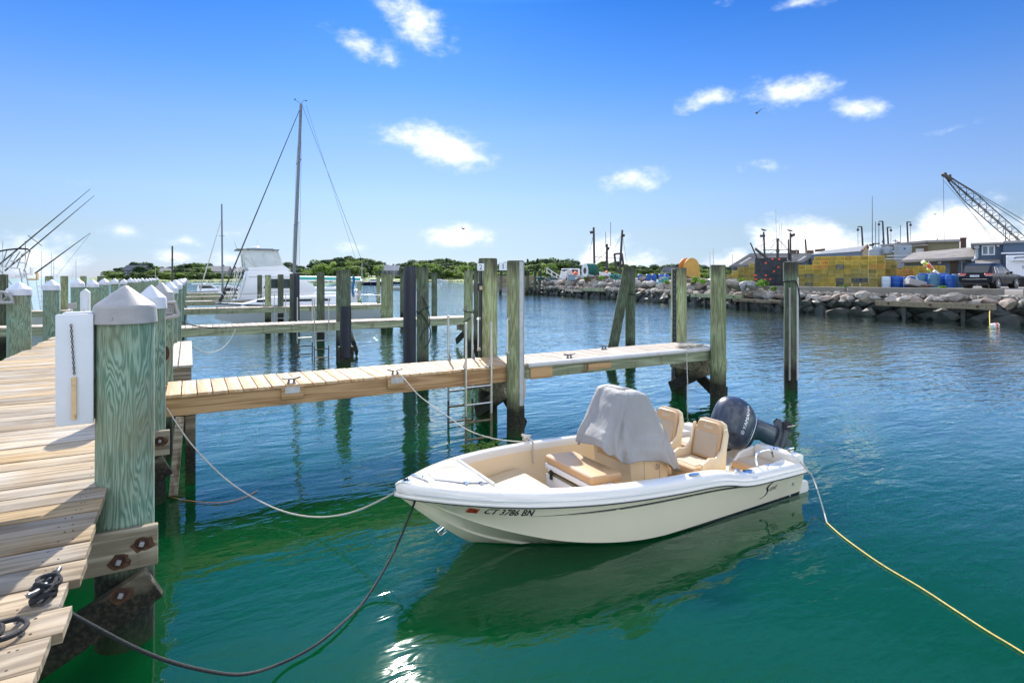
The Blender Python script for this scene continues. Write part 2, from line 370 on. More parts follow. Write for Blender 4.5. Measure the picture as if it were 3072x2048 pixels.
plain('trim_grey', (.30, .29, .28), .7, 0, .08, 2)
plain('trim_white', (.70, .70, .70), .6, 0, .04, 2)
plain('door_brown', (.12, .075, .040), .7, 0, .2, 3)
plain('tank_grey', (.30, .34, .37), .45, .2, .08, 1)
plain('rust_pipe', (.09, .045, .03), .85, 0, .3, 1)
plain('trap_yellow', (.72, .50, .05), .55, 0, .25, 1.5, rnd=.22, col2=(.52, .38, .06))
plain('trap_olive', (.42, .36, .09), .65, 0, .3, 1.5, rnd=.25, col2=(.50, .38, .10))
plain('trap_orange', (.80, .38, .06), .55, 0, .25, 1.5, rnd=.2)
plain('trap_blue', (.02, .07, .17), .55, 0, .3, 1.5, rnd=.3)
plain('trap_dark', (.05, .06, .07), .6, 0, .4, 1.5, rnd=.3)
plain('trap_tag', (.80, .07, .02), .5, 0, .1)
plain('trap_net', (.26, .22, .08), .9, 0, .5, 8, rnd=.4)
plain('barrel_blue', (.018, .10, .38), .42, 0, .15, 1.5, rnd=.22)
plain('barrel_teal', (.06, .17, .26), .55, 0, .2, 1.5, rnd=.2)
plain('barrel_white', (.55, .64, .70), .5, 0, .08, 1.5)
plain('car_black', (.008, .010, .016), .25, 0, .1, 2)
M['car_black'].node_tree.nodes['Principled BSDF'].inputs['Specular IOR Level'].default_value = .22
plain('car_trim', (.015, .015, .016), .5, 0, .1)
plain('tyre', (.013, .013, .013), .8, 0, .2)
plain('lamp_red', (.45, .012, .012), .15, 0, .1, coat=1)
plain('plate_white', (.62, .68, .74), .5, 0, .1)
plain('truck_white', (.72, .74, .76), .4, 0, .04, .6)
plain('spool_yellow', (.52, .30, .06), .6, 0, .12, .8)
plain('spool_orange', (.50, .19, .04), .6, 0, .12, .8)
plain('net_green', (.012, .085, .065), .85, 0, .4, 4, .5, 20)
plain('tarp_teal', (.05, .28, .26), .7, 0, .2, 2)
plain('junk_brown', (.14, .10, .075), .9, 0, .5, 2, .6, 8, rnd=.4)
plain('junk_grey', (.30, .30, .30), .8, 0, .3, 2, .4, 8, rnd=.3)
plain('tote_blue', (.22, .30, .38), .6, 0, .1, 2)
plain('buoy_orange', (.75, .12, .025), .5, 0, .1)
plain('buoy_yellow', (.62, .72, .08), .5, 0, .1)
plain('gull_grey', (.10, .10, .10), .8, 0, .4, 6)
plain('leaf_light', (.15, .21, .05), .75, 0, .35, .25, rnd=.28)
plain('leaf_mid', (.072, .12, .03), .75, 0, .35, .25, rnd=.25)
plain('leaf_dark', (.036, .070, .032), .8, 0, .35, .25, rnd=.25)
plain('leaf_weed', (.10, .20, .02), .75, 0, .3, 2, rnd=.2)
for lf in ('leaf_light', 'leaf_mid', 'leaf_dark', 'leaf_weed'):     # thin leaves let light through
    t = M[lf].node_tree; p = [n for n in t.nodes if n.type == 'BSDF_PRINCIPLED'][0]; o_ = [n for n in t.nodes if n.type == 'OUTPUT_MATERIAL'][0]
    tr_ = t.nodes.new('ShaderNodeBsdfTranslucent'); mx = t.nodes.new('ShaderNodeMixShader'); mx.inputs[0].default_value = .45
    src = p.inputs['Base Color'].links[0].from_socket; t.links.new(mixc(t, 1.0, src, (1.5, 1.7, .8), 'MULTIPLY'), tr_.inputs[0])
    t.links.new(p.outputs[0], mx.inputs[1]); t.links.new(tr_.outputs[0], mx.inputs[2]); t.links.new(mx.outputs[0], o_.inputs[0])
plain('bark', (.06, .05, .04), .9, 0, .3, 2)
plain('house_wall', (.34, .33, .32), .8, 0, .1, .3)
plain('house_roof', (.40, .36, .31), .85, 0, .1, .3)
plain('house_dark', (.10, .105, .12), .8, 0, .1, .3)

# grey boat cover: cloth with a weave and soft wrinkles
m, t, p = newmat('cover_cloth'); v = coords(t, rnd=False)
c = mixc(t, maprange(t, noise(t, v, 2.2, 4, .6), .3, .7), (.25, .245, .24), (.30, .295, .285)); t.links.new(c, p.inputs['Base Color']); p.inputs['Roughness'].default_value = .7
b0 = bump(t, None, noise(t, coords(t, (1, 1, .35), rnd=False), 5, 3, .5, 1.2), .45, .03); bump(t, p, noise(t, v, 220, 2, .5), .12, .004, b0)
p.inputs['Sheen Weight'].default_value = .15

# water: opaque green body that scatters light widely, under a rippled mirror surface
m, t, p = newmat('water'); gp = t.nodes.new('ShaderNodeNewGeometry')
def wv(sx, sy, rot):
    mp_ = t.nodes.new('ShaderNodeMapping'); mp_.inputs['Scale'].default_value = (sx, sy, 1); mp_.inputs['Rotation'].default_value = (0, 0, R(rot)); t.links.new(gp.outputs['Position'], mp_.inputs[0]); return mp_.outputs[0]
patch = maprange(t, noise(t, wv(1, 1, 20), .07, 3, .6), .36, .66, .35, 1.0)
dcam = t.nodes.new('ShaderNodeVectorMath'); dcam.operation = 'DISTANCE'; t.links.new(gp.outputs['Position'], dcam.inputs[0]); dcam.inputs[1].default_value = (3, 4, 0)
calm = maprange(t, dcam.outputs[1], 3, 24, .42, 1.5, True)   # sheltered slip among the piers, breezier outside
h1 = noise(t, wv(.8, 2.0, 35), 1.15, 2, .45, .7); h2 = noise(t, wv(1.0, 2.4, 52), 3.4, 2, .5, .5); h3 = noise(t, wv(1, 1.8, 20), 9.0, 2, .5, .3)
h0 = noise(t, wv(.5, 1.2, 25), .35, 2, .5)
hh = math_(t, 'ADD', math_(t, 'MULTIPLY', h1, .050), math_(t, 'MULTIPLY', h2, .020))
hh = math_(t, 'ADD', hh, math_(t, 'MULTIPLY', h3, .0022))
hh = math_(t, 'MULTIPLY', hh, math_(t, 'MULTIPLY', patch, calm))
hh = math_(t, 'ADD', hh, math_(t, 'MULTIPLY', h0, .04))
b = t.nodes.new('ShaderNodeBump'); b.inputs['Strength'].default_value = 1.0; b.inputs['Distance'].default_value = 1.0; t.links.new(hh, b.inputs['Height']); t.links.new(b.outputs[0], p.inputs['Normal'])
wc = mixc(t, maprange(t, noise(t, wv(1, 1, 0), .12, 3, .6), .35, .65), (.0008, .040, .0095), (.001, .046, .0140))
t.links.new(wc, p.inputs['Base Color']); p.inputs['Roughness'].default_value = .03; p.inputs['IOR'].default_value = 1.38
p.subsurface_method = 'BURLEY'; p.inputs['Subsurface Weight'].default_value = 1.0; p.inputs['Specular IOR Level'].default_value = 0.0; p.inputs['Subsurface Radius'].default_value = (1, 1, 1); p.inputs['Subsurface Scale'].default_value = 2.4

fr_ = t.nodes.new('ShaderNodeFresnel'); fr_.inputs[0].default_value = 1.333; t.links.new(b.outputs[0], fr_.inputs[1])      # mirror layer: steep Fresnel of a rippled surface
gl_ = t.nodes.new('ShaderNodeBsdfGlossy'); gl_.inputs['Roughness'].default_value = .03; gl_.inputs['Color'].default_value = (.88, 1.0, .95, 1); t.links.new(b.outputs[0], gl_.inputs['Normal'])
fac_ = math_(t, 'MULTIPLY', math_(t, 'POWER', fr_.outputs[0], 1.45), 3.6, clamp=True)
mx_ = t.nodes.new('ShaderNodeMixShader'); t.links.new(fac_, mx_.inputs[0]); t.links.new(p.outputs[0], mx_.inputs[1]); t.links.new(gl_.outputs[0], mx_.inputs[2])
t.links.new(mx_.outputs[0], [n for n in t.nodes if n.type == 'OUTPUT_MATERIAL'][0].inputs[0])

# ------------------------------------------------------------------ water and far shore
mb = MB(); mb.add([(-6000, -6000, 0), (6000, -6000, 0), (6000, 6000, 0), (-6000, 6000, 0)], [(0, 1, 2, 3)])
tag(mb.build('water', M['water']), None, None, kind='structure')
# far bank
DS = 365.0
mb = MB(); rows = []
pxs = [270+i*22 for i in range(102)]
def shore_d(px): return DS + 14*math.sin(px*.011) + 8*math.sin(px*.037+1) + (max(0, 420-px)*.3)
for dd, z in ((-2, -.6), (0, .15), (5, .9), (16, 1.6), (40, 2.4), (90, 3.6), (170, 5.0), (260, 4.0)):
    row = []
    for px in pxs:
        d = shore_d(px)+dd; g = WD(px, HOR, d)
        hill = 1.0 if dd < 60 else (.45+.55*math.exp(-((px-1660)/330)**2)+.35*math.exp(-((px-1000)/420)**2))
        row.append((g.x, g.y, z*hill + (.25*math.sin(px*.21+dd) if dd > 3 else 0)))
    rows.append(row)
mb.loft(rows, False, False)
bank = mb.build('far_bank', [M['marsh'], M['lawn'], M['shore_earth']], sharp=80); tag(bank, None, None, kind='structure')
npx = len(pxs)-1
for i, f in enumerate(bank.data.polygons):
    r, c = divmod(i, npx); px = pxs[c]; f.material_index = 2 if r == 0 else (1 if (r in (2, 3) and (870 < px < 1010 or 1080 < px < 1240 or px < 560 and px > 480)) else 0)

def leafball(mb, blobs, n, size, rng):
    for k in range(n):
        c, rx, rz = rng.choice(blobs) if k % 3 else blobs[k % len(blobs)]
        a = rng.uniform(0, 6.283); zz = rng.uniform(-.75, 1); rr = math.sqrt(max(0, 1-zz*zz)); q = rng.uniform(.72, 1.05)
        p = Vector((c[0]+rx*rr*math.cos(a)*q, c[1]+rx*rr*math.sin(a)*q, c[2]+rz*zz*q))
        nrm = Vector((rr*math.cos(a), rr*math.sin(a), zz*.9+.35)) + Vector((rng.uniform(-.5, .5), rng.uniform(-.5, .5), rng.uniform(-.4, .6)))
        nrm.normalize(); u = nrm.orthogonal().normalized(); w = nrm.cross(u); sz = size*rng.uniform(.6, 1.3); an = rng.uniform(0, 6.28)
        u, w = u*math.cos(an)+w*math.sin(an), w*math.cos(an)-u*math.sin(an)
        mb.add([p-u*sz, p-w*sz*.6, p+u*sz, p+w*sz*.6], [(0, 1, 2, 3)])
def make_tree(kind, seed):
    rng = random.Random(seed); tr = MB(); cr_ = MB()
    if kind == 'conifer':
        h = 15.0; tr.tube([(0, 0, 0), (.1, 0, h*.5), (0, .1, h*.95)], [.3, .2, .05], 6)
        blobs = []
        for k in range(14):
            z = h*(.18+.8*k/13); r = 3.1*(1-k/14.5)+.35; a = k*2.4
            blobs.append(((math.cos(a)*r*.35, math.sin(a)*r*.35, z), r*rng.uniform(.75, 1.1), .8))
        leafball(cr_, blobs, 900, .8, rng)
    else:
        h = {'round': 12.0, 'tall': 15.0, 'low': 7.0, 'pine': 15.0}[kind]
        tr.tube([(0, 0, 0), (.15, .1, h*.35), (.1, -.1, h*.7)], [.42, .3, .12], 6)
        for k in range(5):
            a = k*1.3; tr.tube([(.1, 0, h*(.3+.07*k)), (math.cos(a)*2.2, math.sin(a)*2.2, h*(.5+.07*k))], [.16, .05], 5)
        blobs = []; nb = 13
        for k in range(nb):
            a = rng.uniform(0, 6.28); q = rng.uniform(.1, 1); z = h*(rng.uniform(.42, .88) if kind != 'pine' else rng.uniform(.6, .95)); w = {'round': 4.2, 'tall': 4.0, 'low': 3.4, 'pine': 4.2}[kind]
            rr = w*q*(1.15-.55*abs(z/h-.55)); s_ = rng.uniform(1.3, 2.5)*(h/13)**.5*(.8 if kind == 'pine' else 1)
            blobs.append(((math.cos(a)*rr, math.sin(a)*rr, z), s_*1.15, s_*(.85 if kind != 'pine' else .45)))
        if kind in ('round', 'low'):
            for k in range(5):
                a = k*1.26; blobs.append(((math.cos(a)*w*.75, math.sin(a)*w*.75, h*.28), 1.8, 1.4))
        leafball(cr_, blobs, 1100, .82, rng)
    return tr.mesh('trunk', M['bark']), cr_
protos = {}
for kind in ('conifer', 'round', 'tall', 'low', 'pine'):
    protos[kind] = []
    for s_ in range(3):
        tm, crb = make_tree(kind, s_*17+len(kind))
        protos[kind].append((tm, {lf: crb.mesh('crown', M[lf]) for lf in ('leaf_light', 'leaf_mid', 'leaf_dark')}))
TL = {('round', 'leaf_light'): 'light green rounded broadleaf tree on the far bank', ('round', 'leaf_mid'): 'mid green rounded broadleaf tree on the far bank', ('tall', 'leaf_mid'): 'tall mid green tree rising behind the far bank',
      ('tall', 'leaf_dark'): 'tall dark green tree rising behind the far bank', ('conifer', 'leaf_dark'): 'dark pointed conifer among the far bank trees', ('pine', 'leaf_dark'): 'dark flat topped pine standing above the far bank trees',
      ('low', 'leaf_light'): 'low light green shrubby tree by the far shoreline', ('low', 'leaf_mid'): 'low mid green shrubby tree by the far shoreline', ('round', 'leaf_dark'): 'dark green rounded tree on the far bank', ('tall', 'leaf_light'): 'tall light green tree rising behind the far bank'}
rt = random.Random(3); used = set()
def tree(px, dd, kind, leaf, top_py):
    d = shore_d(px)+dd; g = WD(px, HOR, d); hill = (.45+.55*math.exp(-((px-1660)/330)**2)+.35*math.exp(-((px-1000)/420)**2))
    z0 = 1.5 if dd < 30 else (2.0 + 2.4*hill*min(1, (dd-30)/100)); hh_ = {'conifer': 15, 'round': 12, 'tall': 15, 'low': 7, 'pine': 15}[kind]
    want = (HOR-top_py)/FPX*d + H - z0; s_ = max(.4, want/hh_/.99)
    tm, cm = rt.choice(protos[kind]); lb = TL[(kind, leaf)]
    o = thing(kind+'_tree' if kind in ('conifer', 'pine') else 'broadleaf_tree', lb, 'tree', (g.x, g.y, z0-.3), rt.uniform(0, 6.28), 'trees on the far bank: '+kind+' '+leaf[5:])
    w = s_*rt.uniform(.95, 1.2) if kind != 'conifer' else s_*rt.uniform(.8, 1.0)
    if kind in ('round', 'tall', 'low'): w = max(w, .8)*1.1
    o.scale = (w, w, s_)
    link('trunk', tm, o); link('crown', cm[leaf], o)
skyline = [(310, 822), (345, 803), (380, 800), (400, 785), (420, 782), (450, 795), (500, 800), (540, 790), (600, 785), (660, 800), (720, 805), (790, 795), (840, 785), (870, 786), (900, 798), (960, 775), (1020, 772), (1050, 768), (1100, 772), (1150, 785), (1180, 795), (1240, 778), (1300, 778), (1340, 775), (1390, 780), (1430, 782), (1480, 790), (1530, 782), (1590, 778), (1650, 772), (1700, 774), (1730, 790), (1770, 800), (1800, 784), (1850, 782), (1900, 796), (1960, 790), (2000, 792), (2060, 788), (2100, 790), (2150, 796), (2200, 792), (2260, 800)]
def skyl(px):
    for i in range(len(skyline)-1):
        if skyline[i][0] <= px <= skyline[i+1][0]:
            a, b = skyline[i], skyline[i+1]; return a[1]+(b[1]-a[1])*(px-a[0])/(b[0]-a[0])
    return 800
px = 318
while px < 2250:                                       # back row against the sky
    k, lf = rt.choice((('tall', 'leaf_dark'), ('tall', 'leaf_mid'), ('round', 'leaf_mid'), ('tall', 'leaf_mid'), ('conifer', 'leaf_dark') if 1180 < px < 1760 else ('round', 'leaf_dark'), ('pine', 'leaf_dark') if px < 1300 else ('round', 'leaf_dark')))
    tree(px, rt.uniform(70, 120), k, lf, skyl(px)+rt.uniform(-2, 6)); px += rt.uniform(11, 17)
px = 330
while px < 2250:                                       # middle row
    k, lf = rt.choice((('round', 'leaf_light'), ('round', 'leaf_mid'), ('round', 'leaf_mid'), ('tall', 'leaf_dark'), ('tall', 'leaf_light')))
    tree(px, rt.uniform(38, 60), k, lf, skyl(px)+rt.uniform(9, 20)); px += rt.uniform(13, 20)
px = 320
while px < 2240:                                       # front shrubs and willows
    if not (905 < px < 1000 or 1095 < px < 1215 and rt.random() < .75):
        k, lf = rt.choice((('round', 'leaf_light'), ('low', 'leaf_light'), ('low', 'leaf_mid'), ('round', 'leaf_mid')))
        tree(px, rt.uniform(14, 26), k, lf, skyl(px)+rt.uniform(24, 40))
    px += rt.uniform(12, 20)
# shoreline stones are too far to pick apart: one mass
mb = MB(); rk = random.Random(5)
for k in range(420):
    px = rk.uniform(300, 1560); g = WD(px, HOR, shore_d(px)+rk.uniform(-1.5, 1.5)); s_ = rk.uniform(.25, .7)
    mb.box((g.x, g.y, rk.uniform(.0, .35)), (s_*1.5, s_, s_*.8), Matrix.Rotation(rk.uniform(0, 3), 3, 'Z'))
tag(mb.build('shore_stones', M['rock_brown']), 'band of small stones along the far shoreline', 'stones', kind='stuff')
def far_house(px, base_py, w, h, d_, rz, wall, roof, label):
    d = shore_d(px)+44; g = WD(px, HOR, d); z0 = 2.3
    o = thing('shore_house', label, 'house', (g.x, g.y, z0), rz)
    mb = MB(); mb.bb(-w/2, w/2, -d_/2, d_/2, -1, h); mb.prism([(-d_/2, h), (d_/2, h), (0, h+d_*.38)], 0, -w/2, w/2); mb.build('wall', M[wall], o)
    r = MB()
    for s_ in (-1, 1): r.bar((0, s_*(d_*.29), h+d_*.16), (0, s_*(d_*.29), h+d_*.16+.001), .1, .1)
    r = MB(); e = .5
    r.prism([(-d_/2-e, h-.35), (0, h+d_*.38+.12), (d_/2+e, h-.35), (d_/2+e, h-.05), (0, h+d_*.38+.45), (-d_/2-e, h-.05)], 0, -w/2-e, w/2+e)
    ro = r.build('roof', M[roof], o); c = MB(); c.bb(w*.2, w*.2+.9, -.45, .45, h+d_*.25, h+d_*.38+1.4); c.build('chimney', M['house_dark'], ro)
    k = max(2, int(w/3))
    for i in range(k):
        x = -w/2+w*(i+.5)/k; wmb = MB(); wmb.bb(x-.55, x+.55, -d_/2-.06, -d_/2+.03, h*.35, h*.8); wf = wmb.build('window', M['trim_white'], o)
        pm = MB(); pm.bb(x-.42, x+.42, -d_/2-.09, -d_/2-.05, h*.4, h*.76); pm.build('pane', M['glass_dark'], wf)
far_house(412, 832, 14, 5.5, 8, -.5, 'house_dark', 'house_dark', 'dark blue grey shore house half hidden by trees at the point')
far_house(502, 835, 8, 4.5, 6, -.3, 'house_dark', 'house_roof', 'small dark shed with pale roof between light trees')
far_house(655, 836, 16, 5, 9, -.4, 'house_wall', 'house_roof', 'broad shore house with pale roof behind the inner sailboat mast')
far_house(695, 834, 12, 4.2, 8, .5, 'house_wall', 'house_roof', 'lower shore house with bright pale roof beside the broad house')
far_house(1165, 825, 16, 5.5, 9, -.5, 'house_dark', 'house_wall', 'grey stone house with flat pale top behind the lawn')
far_house(1375, 832, 17, 4.5, 9, -.45, 'house_dark', 'house_roof', 'long low shore house with pale roof by the shrubs near the piling marked two')
far_house(2012, 838, 12, 4.5, 8, -.2, 'house_wall', 'house_dark', 'white cottage with dark roof behind the yellow net spool')
# ------------------------------------------------------------------ pilings
DECK = 1.22
def piling(x, y, r, top, mat='piling_wood', cap=None, label='', group=None, lean=(0, 0), n=20, bot=-1.3, name='piling'):
    o = thing(name, label, 'piling', (x, y, 0), 0, group)
    rg = random.Random(int((x*31+y*17)*100)); rings = []; zs = [bot, 0, .4, .8, 1.2, 1.6, 2.0, top-.25, top-.04, top]
    for i, z in enumerate(zs):
        rr = r*(1.04-.03*(z-bot)/(top-bot)); rr = rr*.94 if i == len(zs)-1 else rr
        ring = []
        for j in range(n):
            a = 2*math.pi*j/n; w = 1+.025*mnoise.noise((math.cos(a)*1.5+x, math.sin(a)*1.5+y, z*.7))
            f = (z-bot)/(top-bot); ring.append((rr*w*math.cos(a)+lean[0]*f, rr*w*math.sin(a)+lean[1]*f, z))
        rings.append(ring)
    mb = MB(); mb.loft(rings, True, True); mb.build('pole', M[mat], o, sharp=50)
    if cap:
        c = MB(); R_ = r*1.09
        c.lathe([(R_*.9, top-.02), (R_*1.03, top-.13), (R_*1.045, top-.125), (R_*1.0, top-.01), (R_*.955, top+.008), (R_*.60, top+.066), (R_*.25, top+.124), (R_*.08, top+.150), (.004, top+.155)], 28, (lean[0], lean[1], 0)); co = c.build('cap', M[cap], o, sharp=22)
        s_ = MB()
        for a in (-1.9, 1.2): s_.cyl((math.cos(a)*R_*1.0, math.sin(a)*R_*1.0, top-.085), (math.cos(a)*R_*1.06, math.sin(a)*R_*1.06, top-.085), .010, .008, 8)
        s_.build('screw', M['galv'], co)
    return o
def strip(o, x, y, w, z0, z1, mat, name='rub_strip', th=.02):       # vertical strip fixed to a piling (local coordinates)
    mb = MB(); a = math.atan2(y, x); ca, sa = math.cos(a), math.sin(a); Mx = Matrix(((ca, -sa, 0), (sa, ca, 0), (0, 0, 1)))
    mb.box((x, y, (z0+z1)/2), (th, w, z1-z0), Mx); return mb.build(name, M[mat], o, bevel=.006)

near = piling(-.42, 5.21, .185, 2.535, 'piling_wood', 'cap_grey', 'big green grained piling with grey cone cap beside the white box', n=32)
p2 = piling(-.40, 8.20, .150, 2.50, 'piling_wood', 'cap_white', 'slim green white-capped piling with small steel hook beside the tan finger pier')
hk = MB(); hk.tube([(.02, -.15, 1.80), (.02, -.20, 1.82), (.03, -.21, 1.76), (.03, -.19, 1.70), (.03, -.16, 1.67)], .012, 8); hk.build('hook', M['chrome'], p2)
p3 = piling(-.36, 10.05, .150, 2.52, 'piling_wood', 'cap_grey', 'green piling with grey cap carrying a grey moulded hose hanger')
kn = MB(); kn.lathe([(.045, 0), (.05, .01), (.03, .02)], 10); kn.xf(Matrix.Translation((.06, -.14, 1.62)) @ Matrix.Rotation(R(90), 4, 'X') @ Matrix.Scale(2.2, 4, (0, 1, 0))); kn.build('knot', M['rust'], p3)
def hose_hanger(x, y, z, rz, label, dia=.34):
    o = thing('hose_hanger', label, 'hose hanger', (x, y, z), rz)
    mb = MB(); pts = [(-dia/2, 0, -.10), (-dia*.36, 0, .10), (dia*.36, 0, .10), (dia/2, 0, -.10)]
    mb.tube(pts, .028, 8); mb.tube([pts[0], (0, .0, -.13), pts[3]], .030, 8); mb.tube([(-dia*.26, 0, -.06), (-dia*.18, 0, .05), (dia*.18, 0, .05), (dia*.26, 0, -.06), (-dia*.26, 0, -.06)], .014, 6); mb.build('saddle', M['cap_grey'], o)
    pl = MB(); pl.bb(-dia*.34, dia*.34, .02, .04, -.12, .09); pl.build('back_plate', M['trim_grey'], o, bevel=.006)
hose_hanger(-.30, 9.83, 2.28, R(8), 'grey moulded hose hanger on the piling behind the slim piling')
# right edge of the main dock, receding
rowlab = 'green white-capped piling in the row where the finger piers join the dock'
for i, y in enumerate((15.4, 19.3, 21.3, 26.0, 30.4, 32.3, 36.5, 40.8, 42.6, 47, 51.2, 53, 58, 63, 65, 72, 79)):
    piling(-.38+.05*math.sin(i*2.1), y, .15, 2.50+.03*math.sin(i*1.7), 'piling_wood', 'cap_white', rowlab, 'capped pilings on the finger side of the main dock', n=14)
rowlab2 = 'green white-capped piling along the dock edge without the tan finger pier'
for i, y in enumerate((19.0, 22.7, 26.2, 30.0, 34.2, 38, 41.6, 45.2, 49, 53, 57, 61, 66, 71, 77)):
    piling(-3.15+.05*math.sin(i*1.3), y, .175 if i < 4 else .155, 2.54+.03*math.sin(i*2.3), 'piling_wood', 'cap_white', rowlab2, 'capped pilings on the open side of the main dock', n=16)
pl1 = piling(-3.12, 15.6, .20, 2.50, 'piling_wood', 'cap_white', 'green white-capped piling carrying a round spoked hose hanger', n=20)
hh_ = thing('hose_hanger', 'grey rounded hose hanger with spoked opening on a left side piling', 'hose hanger', (-3.36, 15.38, 2.25), R(-20))
mb = MB(); mb.tube([(.2*math.cos(R(a)), 0, .2*math.sin(R(a))) for a in range(0, 181, 15)], .03, 8); mb.tube([(-.24, -.03, -.02), (.24, -.03, -.02)], .035, 8)
for a in (45, 90, 135): mb.tube([(0, 0, 0), (.2*math.cos(R(a)), 0, .2*math.sin(R(a)))], .016, 6)
mb.build('saddle', M['cap_grey'], hh_)

# ------------------------------------------------------------------ main dock: every plank its own part
dock = thing('main_dock', 'weathered plank main dock running along the row of capped pilings', 'dock')
def plank_mesh(length, width, th, seed, axis=0, mat='old_plank', bev=.004, nails=True):
    rg = random.Random(seed); mb = MB(); k = 6
    for i in range(1):
        rings = []
        for j in range(k+1):
            s_ = -length/2+length*j/k; dz = rg.uniform(-.002, .002); dw = rg.uniform(-.002, .002); w = width/2
            q = [(s_, -w+dw, -th+dz), (s_, w+dw, -th+dz), (s_, w+dw-.003, dz-.002), (s_, w+dw-.008, dz), (s_, -w+dw+.008, dz), (s_, -w+dw+.003, dz-.002)]
            rings.append(q if axis == 0 else [(b, a, c) for a, b, c in q])
        mb.loft(rings, True, True)
    if nails:
        for s_ in (-length/2+.10, -length/2+.14, length/2-.12, length/2-.17):
            for w in (-width*.28, width*.28):
                c = (s_+rg.uniform(-.02, .02), w, 0); c = c if axis == 0 else (c[1], c[0], 0)
                mb.cyl((c[0], c[1], -.004), (c[0], c[1], .0012), .006, .006, 6, True, 1)
    return mb.mesh('plank', [M[mat], M['rust']], sharp=30)
pm = [plank_mesh(2.52, .243, .045, s_) for s_ in range(8)]
rg = random.Random(11); y = 1.45; i = 0
while y < 40:
    w = link('plank', pm[i % 8], dock); i += 1
    w.location = (-1.76+rg.uniform(-.03, .035), y, DECK+rg.uniform(-.003, .003)); w.rotation_euler = (rg.uniform(-.006, .006), rg.uniform(-.002, .002), rg.uniform(-.004, .004)+(math.pi if rg.random() < .5 else 0))
    w.scale = (1, rg.uniform(.96, 1.02), 1); y += .252
mb = MB()
while y < 82: mb.bb(-3.0, -.5, y-.12, y+.12, DECK-.045, DECK); y += .252
far_deck = mb.build('planking', M['old_plank'], dock); far_deck['kind'] = 'stuff'
for x in (-.66, -1.75, -2.84):
    mb = MB(); mb.bb(x-.04, x+.04, 1.2, 82, DECK-.30, DECK-.052); mb.build('stringer', M['old_beam'], dock, bevel=.005)
for yy in (5.02, 8.02, 15.2, 21.2, 26, 32, 38, 44, 50, 56):           # bent caps bolted to the pilings
    e = -.2; mb = MB(); mb.bb(-3.3, e, yy-.055, yy+.0, .62, .915); mb.build('cross_beam', M['old_beam'], dock, bevel=.006)
    mb = MB(); mb.bar((-.22, yy-.10, .52), (-2.6, yy-.10, -.75), .09, .24); mb.build('diagonal_brace', M['tidal_beam'], dock, bevel=.006)
    for (bx, bz, by) in ((-.30, .80, yy-.055), (-.44, .70, yy-.055), (-.42, .50, yy-.145)):
        mb = MB(); mb.cyl((bx, by-.010, bz), (bx, by+.02, bz), .044, .044, 14); wsh = mb.build('washer', M['rust'], dock)
        mb = MB(); rj = random.Random(int(bx*100+bz*77+yy*13)); mb.add([(bx+(.056+rj.uniform(-.008, .022))*math.cos(a*.393)*(1.25 if math.cos(a*.393) > 0 else 1), by-.0015, bz+(.054+rj.uniform(-.008, .014))*math.sin(a*.393)-.008) for a in range(16)], [tuple(range(16))]); mb.build('rust_stain', M['rust_stain'], wsh)
        mb = MB(); mb.box((bx, by-.022, bz), (.03, .03, .03), Matrix.Rotation(R(20), 3, 'Y')); mb.build('bolt_head', M['trim_grey'], wsh, bevel=.004)
# narrow fender shelf along the edge beyond the near finger
sh = thing('fender_shelf', 'weathered grey plank shelf along the dock edge beyond the new finger pier', 'shelf', (0, 0, 0))
for x0, x1 in ((-.30, -.17), (-.155, .06)):
    mb = MB(); mb.bb(x0, x1, 11.3, 15.6, DECK-.03, DECK+.012); mb.build('plank', M['grey_plank'], sh, bevel=.005)
mb = MB(); mb.bb(-.28, .04, 11.35, 15.5, DECK-.26, DECK-.035); mb.build('fascia', M['old_beam'], sh, bevel=.006)
mb = MB(); mb.bb(-.22, -.04, 11.5, 11.62, -.6, DECK-.27); mb.bb(-.22, -.04, 15.2, 15.3, -.6, DECK-.27); mb.build('leg', M['tidal_beam'], sh)
# upright fender post below the finger junction
fp = thing('fender_board', 'short slanted timber fender board below the new finger pier', 'fender', (0, 0, 0))
mb = MB(); mb.bar((-.10, 8.56, .93), (-.17, 8.25, .02), .11, .10, (1, 0, 0)); mb.build('board', M['old_beam'], fp, bevel=.006)
mb = MB(); mb.bar((.02, 8.75, .93), (.02, 8.70, -.8), .10, .12, (1, 0, 0)); mb.build('post', M['tidal_beam'], fp, bevel=.006)

# ------------------------------------------------------------------ cleats
def cleat_bm(l=.26, hgt=.075):
    mb = MB(); pts = [(-l/2, 0, hgt+.012), (-l*.3, 0, hgt-.004), (0, 0, hgt-.008), (l*.3, 0, hgt-.004), (l/2, 0, hgt+.012)]
    mb.tube(spline(pts, 3), [.007]+[.013]*(len(spline(pts, 3))-2)+[.007], 8)
    for s_ in (-1, 1): mb.tube([(s_*l*.12, 0, hgt-.01), (s_*l*.15, 0, .012)], [.014, .018], 8)
    mb.box((0, 0, .006), (l*.46, .055, .012)); return mb
CLEAT = cleat_bm().mesh('cleat', M['dark_cleat'], sharp=45)
def cleat(p, rz, label, group=None):
    o = thing('dock_cleat', label, 'cleat', p, rz, group); link('horns', CLEAT, o)
    mb = MB()
    for s_ in (-.05, .05): mb.cyl((s_, 0, .010), (s_, 0, .017), .008, .008, 6)
    mb.build('bolt', M['galv'], o); return o

